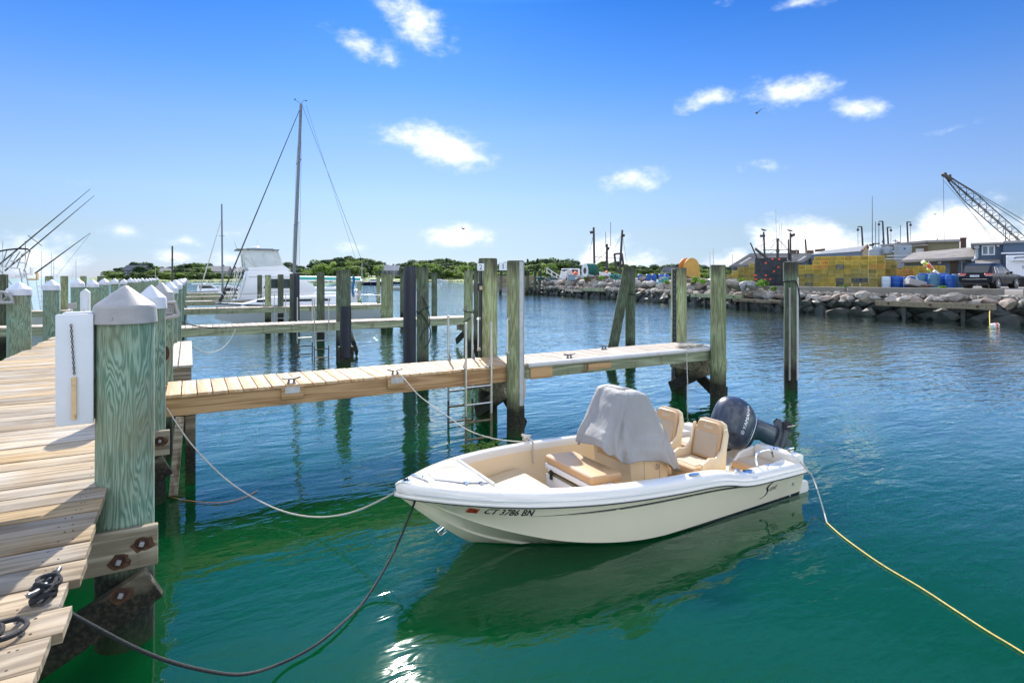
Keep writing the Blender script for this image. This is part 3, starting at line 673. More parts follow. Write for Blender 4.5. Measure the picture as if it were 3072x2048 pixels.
# ------------------------------------------------------------------ finger piers
def finger(y0, y1, x0, x1, xm, matA, matB, beamA, beamB, label, pitch=.184, n_ind=True, bumper=False, seed=1):
    o = thing('finger_pier', label, 'pier'); rg = random.Random(seed); w = y1-y0
    lens = [plank_mesh(w, pitch-.009, .04, s_+seed*10, 1, matA) for s_ in range(4)]
    lens2 = [plank_mesh(w, pitch*.82-.007, .04, s_+seed*10+5, 1, matB) for s_ in range(4)]
    x = x0+pitch/2; i = 0
    while x < x1-.05:
        first = x < xm; ms = lens if first else lens2
        q = link('plank', ms[i % 4], o); q.location = (x, (y0+y1)/2+rg.uniform(-.008, .008), DECK+rg.uniform(-.002, .002)); q.rotation_euler = (0, 0, math.pi if rg.random() < .5 else 0); i += 1
        x += pitch if first else pitch*.82
    for yy in (y0+.045, (y0+y1)/2, y1-.045):
        mb = MB(); mb.bb(x0-.1, xm, yy-.03, yy+.03, DECK-.285, DECK-.044); mb.build('stringer', M[beamA], o, bevel=.005)
        mb = MB(); mb.bb(xm+.001, x1, yy-.03, yy+.03, DECK-.275, DECK-.044); mb.build('stringer', M[beamB], o, bevel=.005)
    for xx in (xm, x1-.25):
        for yy in (y0-.1,):
            mb = MB(); mb.bb(xx-.17, xx-.10, y0-.02, y1+.1, DECK-.58, DECK-.29); mb.build('cross_beam', M['old_beam'], o, bevel=.006)
            mb = MB(); mb.bar((xx-.20, y0-.02, .78), (xx-.20, y1+.05, .18), .24, .07, (1, 0, 0)); mb.build('diagonal_brace', M['tidal_beam'], o, bevel=.006)
            mb = MB(); mb.bar((xx+.20, y1+.05, .78), (xx+.20, y0+.05, .10), .24, .07, (1, 0, 0)); mb.build('diagonal_brace', M['tidal_beam'], o, bevel=.006)
    return o
Y0, Y1 = 8.60, 9.69
f1 = finger(Y0, Y1, -.27, 10.3, 4.98, 'new_plank', 'grey_plank', 'new_beam', 'green_beam', 'long finger pier, new tan boards then grey boards with white bumper edge', seed=1)
mb = MB(); mb.bb(5.28, 5.75, Y0-.008, Y0+.010, DECK-.285, DECK-.05); mb.build('splice_block', M['new_beam'], f1, bevel=.004)
mb = MB(); mb.bb(6.55, 7.1, Y0-.03, Y0+.012, DECK-.22, DECK-.10); mb.build('splice_block', M['new_beam'], f1, bevel=.004)
for xa, xb in ((5.22, 8.05), (8.056, 10.08)):        # white vinyl bumper along the grey half
    mb = MB(); mb.loft([[(x, Y0-.05*math.sin(R(a))-.002, DECK-.035+.048*math.cos(R(a))) for a in range(0, 181, 20)]+[(x, Y0+.05, DECK-.083), (x, Y0+.05, DECK+.014)] for x in (xa, xb)], True, True); mb.build('bumper', M['white_vinyl'], f1, sharp=60)
mb = MB(); mb.bb(10.28, 10.32, Y0+.02, Y1, DECK-.25, DECK-.045); mb.build('end_board', M['green_beam'], f1, bevel=.005)
def on_deck(px, py): return WZ(px, py, DECK)
for k, (px, lab) in enumerate(((882, 'small steel cleat on a wooden block at the dock end of the new tan pier'), (1200, 'small steel cleat with white line made fast on the new tan pier'))):
    q = on_deck(px, 1158 if k == 0 else 1130); mb = MB(); mb.bb(q.x-.15, q.x+.15, Y0-.03, Y0+.012, DECK-.20, DECK-.05); mb.build('cleat_block', M['new_beam'], f1, bevel=.004)
    cleat((q.x, Y0+.08, DECK+.003), 0, lab); mb = MB(); mb.bb(q.x-.10, q.x+.10, Y0-.034, Y0-.029, DECK-.12, DECK-.03); mb.build('bracket', M['galv'], f1)
cleat((on_deck(1722, 1078).x, Y0+.16, DECK+.003), 0, 'bare steel cleat on the grey boards beside the covered console')
cleat((on_deck(1826, 1050).x, Y1-.18, DECK+.003), 0, 'bare steel cleat on the grey boards at the foot of the leaning piling')
# pilings of the near finger
q1 = piling(4.93, Y0-.08, .150, 3.04, 'bare_piling', None, 'pale green piling marked 1 with metal rub strip on the near finger pier', n=24)
strip(q1, .02, -.155, .085, .55, 3.02, 'galv', 'rub_strip', .03); strip(q1, .075, -.135, .03, .55, 3.0, 'trim_grey', 'rub_strip', .03)
q2 = piling(5.06, Y1+.13, .180, 3.12, 'bare_piling', None, 'thick pale green piling marked 2 with dark side strip on the near finger pier', n=24)
strip(q2, -.185, -.05, .07, .6, 3.05, 'black_wrap', 'rub_strip', .03)
def number_plate(parent, txt, px, py, Yp, label):
    p = WY(px, py, Yp); o = thing('number_plate', label, 'sign', p, R(-12)); s_ = .135
    mb = MB(); mb.bb(-s_/2, s_/2, -.006, .006, -s_/2, s_/2); mb.build('plate', M['plate_white'], o, bevel=.003)
    vs, fs = text_mesh(txt, .13); cx = (min(v[0] for v in vs)+max(v[0] for v in vs))/2; cy = (min(v[1] for v in vs)+max(v[1] for v in vs))/2
    t_ = MB(); t_.add([(v[0]-cx, -.0075, v[1]-cy) for v in vs], fs); t_.build('numeral', M['ink'], o)
number_plate(q2, '2', 1442, 801, Y1-.075, 'small white plate reading 2 on the thicker piling')
number_plate(q1, '1', 1509, 799, Y0-.245, 'small white plate reading 1 on the slimmer piling with the metal strip')
def grab_handle(px, py0, py1, Yp, label):
    a, b = WY(px, py0, Yp), WY(px, py1, Yp); o = thing('grab_handle', label, 'handle', b); d = a.z-b.z
    mb = MB(); mb.tube(spline([(.06, .07, d), (.01, .0, d), (0, -.02, d-.06), (0, -.02, .06), (.01, 0, 0), (.06, .07, 0)], 4), .014, 8); mb.build('grip', M['steel'], o)
    mb = MB()
    for z in (d, 0): mb.box((.06, .075, z), (.07, .02, .05))
    mb.build('foot', M['galv'], o, bevel=.004)
grab_handle(1520, 957, 1060, Y0-.27, 'bright steel grab handle on the slimmer piling with the metal strip')
grab_handle(1433, 957, 1050, Y1-.14, 'steel grab handle with corroded foot on the thicker piling')
mb = MB(); lt = WY(1439, 861, Y1-.06); o = thing('piling_light', 'small black square light on the piling marked 2', 'light', lt); mb.bb(-.045, .045, -.05, .03, -.07, .08); mb.build('housing', M['black_rubber'], o, bevel=.008); mb = MB(); mb.bb(-.03, .03, -.056, -.049, -.05, .02); mb.build('lens', M['tan_mesh'], o)
wb = WY(1566, 1163, Y0+.02); o = thing('fender_block', 'small white plastic fender block bolted beside the piling marked 1', 'fender', wb); mb = MB(); mb.bb(-.06, .06, -.05, .05, -.17, .17); mb.build('block', M['white_vinyl'], o, bevel=.012)
mb = MB(); mb.bb(-.09, -.062, -.05, .05, -.19, .19); mb.build('backing', M['black_rubber'], o)
wb = WY(1562, 1262, Y0+.02); o = thing('timber_stub', 'dark wet timber stub on the water side of the piling marked 1', 'timber', wb); mb = MB(); mb.bb(-.07, .05, -.06, .06, -.22, .22); mb.build('stub', M['tidal_beam'], o, bevel=.01)
e1 = piling(9.97, Y0-.14, .160, 3.02, 'bare_piling', None, 'pale green end piling at the outer corner of the near finger pier', n=22); strip(e1, .15, -.06, .05, 1.9, 2.98, 'trim_grey')
e2 = piling(10.2, Y1+.12, .175, 2.98, 'bare_piling', None, 'pale green end piling with a dark studded strip on its side', n=22); strip(e2, -.185, -.03, .09, .3, 2.95, 'black_wrap')
st = MB()
for k in range(22): st.cyl((-.205, -.06, .4+k*.115), (-.212, -.062, .4+k*.115), .010, .008, 6)
st.build('stud', M['galv'], e2)
for (px, py, yy, lab) in ((2153, 1104, Y0-.2, 'white plastic fender block on the outer end piling above the water'), (2174, 1094, Y0+.1, 'grey plastic fender block on the far face of the outer end piling'), (2175, 1180, Y0+.1, 'dark wet timber stub low on the outer end piling')):
    q = WY(px, py, yy); o = thing('fender_block', lab, 'fender', q); mb = MB(); mb.bb(-.05, .05, -.04, .04, -.16, .16); mb.build('block', M['white_vinyl' if 'white' in lab else ('trim_grey' if 'grey' in lab else 'tidal_beam')], o, bevel=.01)
# free standing mooring pilings
def mooring(px, d, r, top_py, mat, label, group=None, lean=(0, 0), base_py=None):
    p = WD(px, HOR, d); return piling(p.x, p.y, r, H+(HOR-top_py)/FPX*d, mat, None, label, group, lean, 18)
k1 = mooring(1229, 14.2, .155, 800, 'black_wrap', 'black sleeved mooring piling beside a green one behind the new tan pier'); k1b = mooring(1268, 15.0, .155, 801, 'dark_piling', 'green mooring piling with coiled black line next to the black sleeved piling')
vp = mooring(1891, 18.4, .155, 802, 'dark_piling', 'upright weathered mooring piling behind the leaning piling')
pb = WD(1806, HOR, 18.0); lp = piling(pb.x, pb.y, .155, 3.06, 'dark_piling', None, 'leaning weathered mooring piling tied beside an upright one', None, (.72, -.41), 18)
op = mooring(2372, 13.9, .150, 787, 'dark_piling', 'outer mooring piling with white strips and hanging black line'); 
strip(op, .055, -.145, .10, .25, 2.75, 'white_vinyl', 'white_strip', .03); strip(op, .14, -.05, .06, .25, 2.72, 'white_vinyl', 'white_strip', .03); strip(op, -.14, -.07, .04, .25, 2.5, 'grey_plank', 'white_strip', .03)
cs = MB(); cs.lathe([(.150, 2.66), (.168, 2.67), (.172, 3.05), (.165, 3.125), (.10, 3.14), (.01, 3.142)], 20); cs.build('top_sleeve', M['dark_piling'], op, sharp=50)
def rope_loop(x, y, pts, r, mat, label, name='rope'):
    mb = MB(); mb.tube(spline(pts, 6), r, 8); o = thing(name, label, 'rope', (x, y, 0)); mb.build('line', M[mat], o); return o
rope_loop(op.location.x, op.location.y, [(.17*math.cos(a), .17*math.sin(a), 2.66) for a in (.4, 1.5, 2.6, 3.7, 4.4)]+[(.02, -.18, 2.5), (.05, -.20, 2.2), (.13, -.18, 2.06), (.20, -.12, 2.2), (.18, -.06, 2.66)], .012, 'rope_black', 'black line looped round the outer mooring piling')
rope_loop(vp.location.x, vp.location.y, [(.175*math.cos(a), .175*math.sin(a), 2.2+.02*math.sin(a*2)) for a in (0, 1, 2, 3, 4, 5, 6, 6.6)], .016, 'rope_black', 'black line round the upright mooring piling by the leaning one')
x_, y_ = k1b.location.x, k1b.location.y
rope_loop(x_, y_, [(-.2, -.1, 1.78), (-.05, -.18, 1.92), (.12, -.14, 1.96), (.17, .02, 1.95), (0, .18, 1.9), (-.18, .02, 1.85), (-.10, -.17, 1.8), (.10, -.18, 1.5), (.18, -.10, 1.3), (.10, -.2, 1.05), (-.05, -.22, .9)], .014, 'rope_black', 'coil of black line hanging on the green mooring piling behind the tan pier')
rope_loop(x_, y_, [(-.12, -.2, 2.25), (0, -.19, 2.1), (.12, -.18, 1.75), (.10, -.2, 1.5), (-.05, -.19, 1.35), (-.14, -.17, 1.15)], .011, 'rope_black', 'thin black line crossing down the green mooring piling behind the tan pier')
# pilings of the farther fingers
far_p = [ # px, distance, radius, top row, material, label
 (779, 38, .15, 825, 'dark_piling', 'dark far piling in front of the motor yacht cabin'), (804, 30, .15, 825, 'bare_piling', 'brown green piling with white strip in front of the yacht side window'),
 (842, 30, .145, 823, 'dark_piling', 'dark piling with a pale strip and cable hooks by the yacht'), (879, 27.5, .15, 821, 'dark_piling', 'dark far piling standing just right of the yacht cabin'), (889, 27.0, .15, 820, 'black_wrap', 'black sleeved piling at the middle of the third finger pier'),
 (962, 23.5, .155, 816, 'dark_piling', 'dark green piling behind the second finger pier ladder'), (1021, 19.6, .14, 812, 'dark_piling', 'dark piling paired behind the black sleeved one on the second finger'),
 (1078, 48, .15, 826, 'bare_piling', 'slim far piling left of the navy cabin boat'), (1135, 46, .15, 827, 'bare_piling', 'slim far piling right of the navy cabin boat'),
 (1152, 30, .15, 821, 'bare_piling', 'green outer piling at the end of the third finger pier'), (1170, 29, .15, 821, 'bare_piling', 'second green outer piling paired at the end of the third finger pier'),
 (1208, 34, .15, 821, 'dark_piling', 'dark mooring piling with hanging lines beyond the third finger'), (1303, 30.5, .15, 818, 'dark_piling', 'slim dark mooring piling with two cable hooks in open water'),
 (1405, 19.4, .15, 812, 'bare_piling', 'green end piling with black line at the tip of the second finger'), (1434, 20.3, .15, 812, 'dark_piling', 'dark end piling half hidden behind the piling marked 2'),
 (945, 62, .17, 826, 'bare_piling', 'broad far piling cluster with pale strip on the open water')]
for px, d, r, tp, mt, lb in far_p: mooring(px, d, r, tp, mt, lb)
k2 = mooring(1037, 17.7, .155, 809, 'dark_piling', 'green topped piling with black sleeve at the middle of the second finger'); sl = MB(); sl.lathe([(.150, .25), (.172, .26), (.172, 1.85), (.150, 1.86)], 18); sl.build('sleeve', M['black_wrap'], k2)
mb = MB(); mb.bb(-.22, .22, -.12, .12, .1, .6); mb.build('chafe_block', M['tidal_beam'], k2)
tx, ty = mooring(1404, 19.42, .151, 813, 'bare_piling', 'x').location[:2]; bpy.data.objects.remove([o for o in bpy.data.objects if o.get('label') == 'x'][0].children[0]); bpy.data.objects.remove([o for o in bpy.data.objects if o.get('label') == 'x'][0])
rope_loop(tx, ty, [(.175*math.cos(a), .175*math.sin(a), 1.62+.05*math.sin(a)) for a in (0, 1, 2, 3, 4, 5, 6.3)]+[(.15, -.12, 1.6), (.05, -.2, 1.4), (-.3, -.25, 1.25)], .016, 'rope_black', 'black line wound round the end piling of the second finger')
for yy, x1, a, nm, sd_ in ((19.8, 9.8, 'far_plank', 'second', 2), (31.6, 10.2, 'far_plank', 'third', 3), (41.5, 10.2, 'far_plank', 'fourth', 4), (51.5, 10.2, 'far_plank', 'fifth', 5), (63.0, 10.5, 'far_plank', 'sixth', 6)):
    finger(yy, yy+1.05, -.27, x1, 4.9, a, a, 'green_beam', 'green_beam', nm+' finger pier counted from the new tan one, weathered boards, green beams', seed=sd_)
for yy, nm in ((22.6, 'near'), (33.0, 'farther')):
    f = finger(yy, yy+1.0, -12.5, -3.05, -8, 'far_plank', 'far_plank', 'green_beam', 'green_beam', nm+' weathered finger pier beside the boat with the tower', seed=int(yy))
# ladders
def ladder(x, yf, w, ztop, zbot, label, back=False):
    o = thing('dock_ladder', label, 'ladder', (x, yf, 0)); s_ = 1 if not back else -1
    for xx in (0, w):
        mb = MB(); mb.tube([(xx, 0, ztop), (xx, 0, .45)], .021, 10); r_ = mb.build('side_rail', M['steel'], o)
        mb = MB(); mb.tube([(xx, 0, .45), (xx, 0, zbot)], .0215, 10); mb.build('rail_end', M['fouled_steel'], r_)
        mb = MB(); mb.prism([(0, DECK+.003), (.14*s_, DECK+.003), (.14*s_, DECK+.015), (.02*s_, DECK+.17), (0, DECK+.17)], 0, xx-.003, xx+.003); mb.build('gusset', M['galv'], o)
        mb = MB(); mb.box((xx, .10*s_, DECK+.006), (.07, .14, .008)); mb.build('foot_plate', M['galv'], o)
    z = .92; k = 0
    while z > zbot+.1:
        mb = MB(); mb.tube([(0, 0, z), (w, 0, z)], .019, 8); mb.build('rung', M['steel' if z > .5 else 'fouled_steel'], o); z -= .29
    return o
la = WY(1398, 1121, Y0-.06); lb = WY(1474, 1110, Y0-.06)
ladder(la.x, Y0-.06, lb.x-la.x, 2.0, -.5, 'steel boarding ladder on the camera side of the near finger by piling 1')
la2 = WY(1345, 1092, Y1+.06); lb2 = WY(1417, 1085, Y1+.06)
ladder(la2.x, Y1+.06, lb2.x-la2.x, 2.05, -.5, 'steel boarding ladder on the far side of the near finger by piling 2', True)
la = WY(943, 970, 19.74); lb = WY(986, 968, 19.74); ladder(la.x, 19.74, lb.x-la.x, 2.05, -.4, 'steel ladder with four uprights on the near side of the second finger')
ladder(la.x-.35, 20.91, .5, 2.05, -.4, 'steel ladder on the far side of the second finger', True)
la = WY(823, 940, 31.54); ladder(la.x, 31.54, .55, 1.9, -.4, 'small steel ladder on the third finger below the sailboat hull')
mb = MB(); rg = random.Random(4); wx = WZ(1450, 1345, 0)
for k in range(60):
    a = rg.uniform(0, 6.28); q = Vector((wx.x+rg.uniform(-.3, .35), wx.y+rg.uniform(-.12, .2), rg.uniform(-.03, .04))); mb.tube([q, q+Vector((math.cos(a)*.12, math.sin(a)*.12, rg.uniform(-.02, .04)))], [.018, .004], 5)
tag(mb.build('seaweed', M['weed']), 'bright green seaweed growing at the foot of the dock ladder', 'seaweed', kind='stuff')

# ------------------------------------------------------------------ white box, chain and tag on the near piling
bx = thing('utility_box', 'white plastic utility box fixed to the big near piling', 'box', (-.692, 5.20, 1.695))
mb = MB(); mb.bb(-.125, .085, -.055, .085, 0, .785); mb.build('case', M['box_white'], bx, bevel=.01, seg=2)
mb = MB(); mb.bb(-.132, .088, -.100, -.064, -.006, .791); d_ = mb.build('door', M['box_white'], bx, bevel=.008, seg=2)
mb = MB(); mb.bb(-.10, .10, -.04, .085, .791, .801); mb.build('lid', M['cap_white'], bx, bevel=.004)
mb = MB(); mb.bb(.086, .11, .0, .05, .3, .36); mb.build('bracket', M['galv'], bx)
ch = thing('chain_tag', 'rusty chain with a stained wooden tag hanging on the white box door', 'tag', (-.722, 5.088, 1.66))
for k in range(19):
    mb = MB(); z = .745-k*.019; ring = [(.006*math.cos(a), .003*math.sin(a*0)+.0, .011*math.sin(a)) for a in [i*2*math.pi/8 for i in range(9)]]
    Mx = Matrix.Rotation(R(90*(k % 2)+20), 3, 'Z'); mb.tube([(Mx @ Vector(p))+Vector((.001*k-.01, 0, z)) for p in ring], .0026, 5, False); mb.build('link', M['rust'], ch)
mb = MB(); mb.bb(-.008, .022, -.006, .004, .07, .375); mb.build('wooden_tag', M['rusty_wood'], ch, bevel=.004, seg=2)
# near cleat with black line
nc = WZ(150, 1795, DECK)
o = cleat((nc.x-.02, nc.y, DECK+.004), R(72), 'galvanised cleat with black line wound round it on the main dock edge'); o.scale = (1.0, 1.0, 1.0)
mb = MB(); rg = random.Random(9)
for k in range(5):
    z = .03+.012*k; a0 = k*.5; mb.tube([(.055*math.cos(a+a0)+.01*k-.02, .036*math.sin(a+a0), z+.014*math.sin(2*a)) for a in [i*2*math.pi/12 for i in range(13)]], .010, 8)
mb.tube(spline([(-.05, -.03, .05), (0, .03, .095), (.05, -.02, .09), (.02, -.05, .06), (-.04, .03, .07), (.03, .05, .05)], 5), .010, 8)
rp = thing('rope', 'black line turns wound on the near dock cleat', 'rope', (nc.x-.02, nc.y, DECK+.004), R(72)); mb.build('turns', M['rope_black'], rp)
c2 = WZ(10, 1915, DECK); mb = MB()
mb.tube(spline([(-.25, -.05, .03), (-.1, .06, .03), (.02, .10, .025), (.07, .04, .02), (.04, -.03, .02), (-.03, -.06, .03), (-.05, -.02, .05), (-.01, .0, .06), (.0, -.05, .05), (-.06, -.09, .04), (-.1, -.04, .04), (-.04, -.02, .07), (-.02, -.08, .06), (-.1, -.12, .03)], 6), .011, 8)
rp = thing('rope', 'heap of black line lying on the main dock planks', 'rope', (c2.x, c2.y, DECK)); mb.build('coil', M['rope_black'], rp)
# dock pedestal and small post seen past the left pilings
q = WZ(253, 948, DECK)
pd = WD(257, HOR, 14.5); o = thing('power_pedestal', 'white dock power pedestal with pointed top behind the white box', 'pedestal', (-2.75, 20.4, DECK))
pp = WY(256, HOR, 20.4); o.location.x = pp.x
mb = MB(); mb.bb(-.11, .11, -.11, .11, 0, 1.10); mb.prism([(-.11, 1.10), (.11, 1.10), (0, 1.20)], 1, -.11, .11); mb.build('column', M['box_white'], o, bevel=.008); mb = MB(); mb.bb(-.07, .07, -.122, -.111, .55, .95); mb.build('outlet_panel', M['plate_white'], o); mb = MB(); mb.bb(-.03, -.01, -.14, -.12, .2, .62); mb.build('hose', M['rusty_wood'], o)
pp = WY(216, HOR, 18.6); o = thing('post_box', 'small grey meter box on a thin white post by the left pilings', 'post', (pp.x, 18.6, DECK)); mb = MB(); mb.cyl((0, 0, 0), (0, 0, .75), .02, .02, 8); mb.build('post', M['trim_white'], o); mb = MB(); mb.bb(-.09, .09, -.05, .05, .72, .86); mb.build('meter', M['cap_grey'], o, bevel=.008)
# ------------------------------------------------------------------ mooring lines (traced in the vertical plane between the two points they are tied to)
def line_px(a, b, pxs, r, mat, label, ends=(None, None)):
    pts = [WP(px, py, a, b) for px, py in pxs]; pts = [p if p.z > .03 else WZ(px, py, .03) for p, (px, py) in zip(pts, pxs)]
    if ends[0]: pts = [Vector(ends[0])]+pts
    if ends[1]: pts = pts+[Vector(ends[1])]
    o = thing('mooring_line', label, 'rope', pts[0]); mb = MB(); mb.tube(spline(pts, 6), r, 8); mb.build('line', M[mat], o, rel=True); return o
BOW = (1.98, 5.30, .775)
line_px((-.2, 8.55), BOW, [(500, 1222), (562, 1316), (643, 1405), (724, 1470), (833, 1527), (941, 1550), (1049, 1538), (1157, 1492), (1205, 1458)], .009, 'rope_white', 'white bow line sagging from the tan pier end to the boat bow cleat', (None, (1.97, 5.32, .785)))
line_px((nc.x, nc.y), BOW, [(175, 1812), (300, 1888), (450, 1962), (590, 2005), (724, 2022), (840, 1990), (941, 1938), (1020, 1875), (1098, 1795), (1179, 1660), (1225, 1555), (1249, 1490)], .0105, 'rope_black', 'black bow line drooping from the near dock cleat to the boat bow', ((nc.x+.02, nc.y+.02, DECK+.05), (2.0, 5.27, .80)))
cl = WZ(1200, 1130, DECK)
line_px((cl.x, Y0-.05), (3.55, 6.28), [(1225, 1150), (1262, 1190), (1345, 1250), (1405, 1290), (1480, 1315), (1560, 1324), (1596, 1324)], .0072, 'rope_white', 'white spring line from the tan pier cleat to the far gunwale', ((cl.x+.02, Y0+.06, DECK+.07), None))
sp = [Vector((6.60, 4.42, .52)), Vector((6.70, 4.30, .34)), Vector((6.72, 4.22, .2))]+[WZ(px, py, .012) for px, py in ((2481, 1567), (2520, 1602), (2570, 1640), (2650, 1695), (2760, 1760), (2860, 1825), (2960, 1890), (3072, 1958), (3250, 2080))]
mb = MB(); o = thing('mooring_line', 'thin stern line floating yellow on the water away from the boat', 'rope', sp[0]); mb.tube(spline(sp[:4], 6), .0075, 8); mb.build('tail', M['rope_white'], o, rel=True); mb = MB(); mb.tube(spline(sp[3:], 6), .0062, 8); mb.build('floating_part', M['rope_yellow'], o, rel=True)
line_px((9.05, Y0-.06), (9.0, Y0-.1), [], .01, 'rope_white', 'x2', ((8.95, Y0-.06, DECK+.03), (8.95, Y0-.07, .0))) if False else None
va = WY(2060, 1050, Y0-.07); mb = MB(); o = thing('mooring_line', 'white line hanging straight down from the outer end of the near finger', 'rope', va); mb.tube(spline([va, va+Vector((.01, 0, -.4)), va+Vector((-.02, -.05, -.8)), va+Vector((-.08, -.1, -1.3))], 5), .010, 8); mb.build('line', M['rope_white'], o, rel=True)
mb = MB(); rg = random.Random(21); cc = WZ(2068, 1044, DECK); pts = []
for k in range(60): pts.append((cc.x+.26*math.sin(k*1.7)+rg.uniform(-.05, .05), cc.y+.15*math.cos(k*2.3)+rg.uniform(-.04, .04), DECK+.015+.0012*k))
mb.tube(spline(pts, 3), .009, 6); o = thing('rope', 'loose heap of white line on the grey boards at the pier tip', 'rope', cc); mb.build('coil', M['rope_white'], o, rel=True)
mb = MB(); pts = [WZ(px, py, .015) for px, py in ((505, 1488), (560, 1500), (640, 1507), (700, 1500), (745, 1485), (772, 1470))]; o = thing('rope', 'thin orange line trailing on the water from the second piling', 'rope', pts[0]); mb.tube(spline(pts, 5), .005, 6); mb.build('line', M['rope_orange'], o, rel=True)
a = WY(713, 983, 19.7); line_px((a.x, 19.7), (-.2, 17.2), [(708, 985), (690, 1020), (665, 1045), (630, 1058), (600, 1053), (572, 1035)], .012, 'rope_white', 'white line hanging slack from the second finger to the dock')
line_px((-.3, 16.0), (3.2, 20.0), [(545, 966), (600, 980), (680, 985)], .014, 'rope_black', 'dark line from the dock pilings to the second finger')
# ------------------------------------------------------------------ centre console skiff
BX, BY = 6.72, 5.30
boat = thing('centre_console_boat', 'cream centre console skiff with covered console moored by the finger pier', 'boat', (BX, BY, 0), math.pi)
T_ys = [(0, .95), (.6, .985), (1.5, 1.01), (2.5, 1.0), (3.2, .93), (3.8, .78), (4.2, .61), (4.5, .43), (4.72, .26), (4.88, .12), (4.96, .03)]
T_zs = [(0, .34), (.7, .37), (1.05, .385), (1.25, .41), (1.5, .465), (1.75, .495), (2.2, .515), (3, .555), (3.8, .60), (4.5, .645), (4.96, .67)]
T_yc = [(0, .86), (1.5, .89), (2.5, .89), (3.0, .85), (3.5, .74), (3.9, .57), (4.25, .35), (4.5, .17), (4.68, .05), (4.96, .012)]
T_zc = [(0, -.02), (1.5, 0), (2.5, .03), (3.0, .08), (3.5, .16), (3.9, .25), (4.25, .345), (4.5, .44), (4.68, .52), (4.96, .655)]
T_zk = [(0, -.32), (2.5, -.30), (3.3, -.24), (3.8, -.13), (4.22, .04), (4.5, .24), (4.75, .45), (4.96, .64)]
def hs(x): return lerp_tab(T_ys, x), lerp_tab(T_zs, x), lerp_tab(T_yc, x), lerp_tab(T_zc, x), lerp_tab(T_zk, x)
def prof(x):
    ys, zs, yc, zc, zk = hs(x); k = min(1, max(0, (4.9-x)/.5)); zc = min(zc, zs-.01)
    fl = .42 if x > 3 else .5
    return [(0, zk), (yc*.45, zk+(zc-zk)*.46-.008), (yc*.47, zk+(zc-zk)*.48+.012*k), (yc-.05*k, zc-.018*k), (yc, zc+.004), (yc+.004, zc+.03*k), (yc+(ys-yc)*fl, zc+(zs-zc)*.52), (ys-.006, zs-.012), (ys, zs)]
def hull_side(x, z):
    p = prof(x)[5:]
    for a, b in zip(p, p[1:]):
        if a[1] <= z <= b[1]: return a[0]+(b[0]-a[0])*(z-a[1])/max(1e-6, b[1]-a[1])
    return p[-1][0]
m, t, p = newmat('hull_paint'); tc = t.nodes.new('ShaderNodeTexCoord'); sx = t.nodes.new('ShaderNodeSeparateXYZ'); t.links.new(tc.outputs['Object'], sx.inputs[0])
line = math_(t, 'MULTIPLY_ADD', sx.outputs[0], -.008, .045)
c = mixc(t, math_(t, 'LESS_THAN', sx.outputs[2], line), (.76, .68, .49), (.012, .014, .02)); nn = noise(t, coords(t, rnd=False), 1.3, 5, .6); c = mixc(t, maprange(t, nn, .4, .8, 0, .12), c, (.40, .36, .26))
t.links.new(c, p.inputs['Base Color']); p.inputs['Roughness'].default_value = .15; p.inputs['Coat Weight'].default_value = .6; p.inputs['Coat Roughness'].default_value = .05
xs = [i*4.96/60 for i in range(61)]
mb = MB(); rings = []
for x in xs:
    q = prof(x); rings.append([(x, -a, b) for a, b in reversed(q)]+[(x, a, b) for a, b in q[1:]])
mb.loft(rings, False); mb.add(rings[0], [tuple(range(len(rings[0])))]); mb.build('hull', M['hull_paint'], boat, sharp=28)
# gunwale cap and inner liner
XA, XF = .02, 4.15
gx = [XA+(XF-XA)*i/44 for i in range(45)]
for s_ in (1, -1):
    rg_, li = [], []
    for x in gx:
        ys, zs = hs(x)[:2]; wi = .17 if x > .5 else .17+.1*(1-x/.5)
        rg_.append([(x, s_*(ys+dy), zs+dz) for dy, dz in ((.008, -.015), (.024, .0), (.020, .028), (.000, .062), (-.02, .086), (-.05, .097), (-wi+.03, .104), (-wi+.008, .099), (-wi, .085), (-wi-.004, .02))])
        li.append([(x, s_*(ys-wi-.004), zs+.02), (x, s_*(ys-wi-.018), zs-.10), (x, s_*(ys-wi-.04), max(.28, .40 if x > 3.3 else .28)), (x, s_*(ys-wi-.08+(.05 if x > 3.3 else 0)), .135 if x < 3.3 else .36)])
    mb = MB(); mb.loft(rg_, False); mb.build('gunwale', M['gel_white'], boat, sharp=50)
    mb = MB(); mb.loft(li, False); mb.build('liner', M['gel_sand'], boat, sharp=50)
    rr = [(x, s_*(hs(x)[0]+.016), hs(x)[1]-.012) for x in [i*4.93/70 for i in range(71)]]+[(4.985, 0, .66)]
    mb = MB(); mb.tube(rr, .020, 8); ro = mb.build('rub_rail', M['gel_white'], boat, sharp=60)
    mb = MB(); mb.tube([(a, b+s_*.012, c-.013) for a, b, c in rr], .0085, 6); mb.build('insert', M['ink'], ro)
    mb = MB(); mb.tube([(a, b+s_*.006, c+.040) for a, b, c in rr[:-2]], .0035, 5); mb.build('moulding', M['hull_grey'], ro)
mb = MB(); rows = []
for i in range(16):                                 # foredeck
    x = XF+(4.955-XF)*i/15; ys, zs = hs(x)[:2]; row = []
    half = [(.008, -.015), (.024, 0), (.020, .028), (.0, .062), (-.02, .086), (-.05, .097)]
    half = [(max(0, ys+dy), dz+(.112-dz)*max(0, 1-ys/.10)*.3) for dy, dz in half]+[(ys*.5, .108)]
    row = [(x, -y, zs+dz) for y, dz in half]+[(x, 0, zs+.112)]+[(x, y, zs+dz) for y, dz in reversed(half)]
    rows.append(row)
rows.append([(4.982+.010*(1-abs(k-7)/7), (k-7)*.0022, .655+.016*(7-abs(k-7))) for k in range(15)])
mb.loft(rows, False); mb.build('foredeck', M['gel_white'], boat, sharp=50)
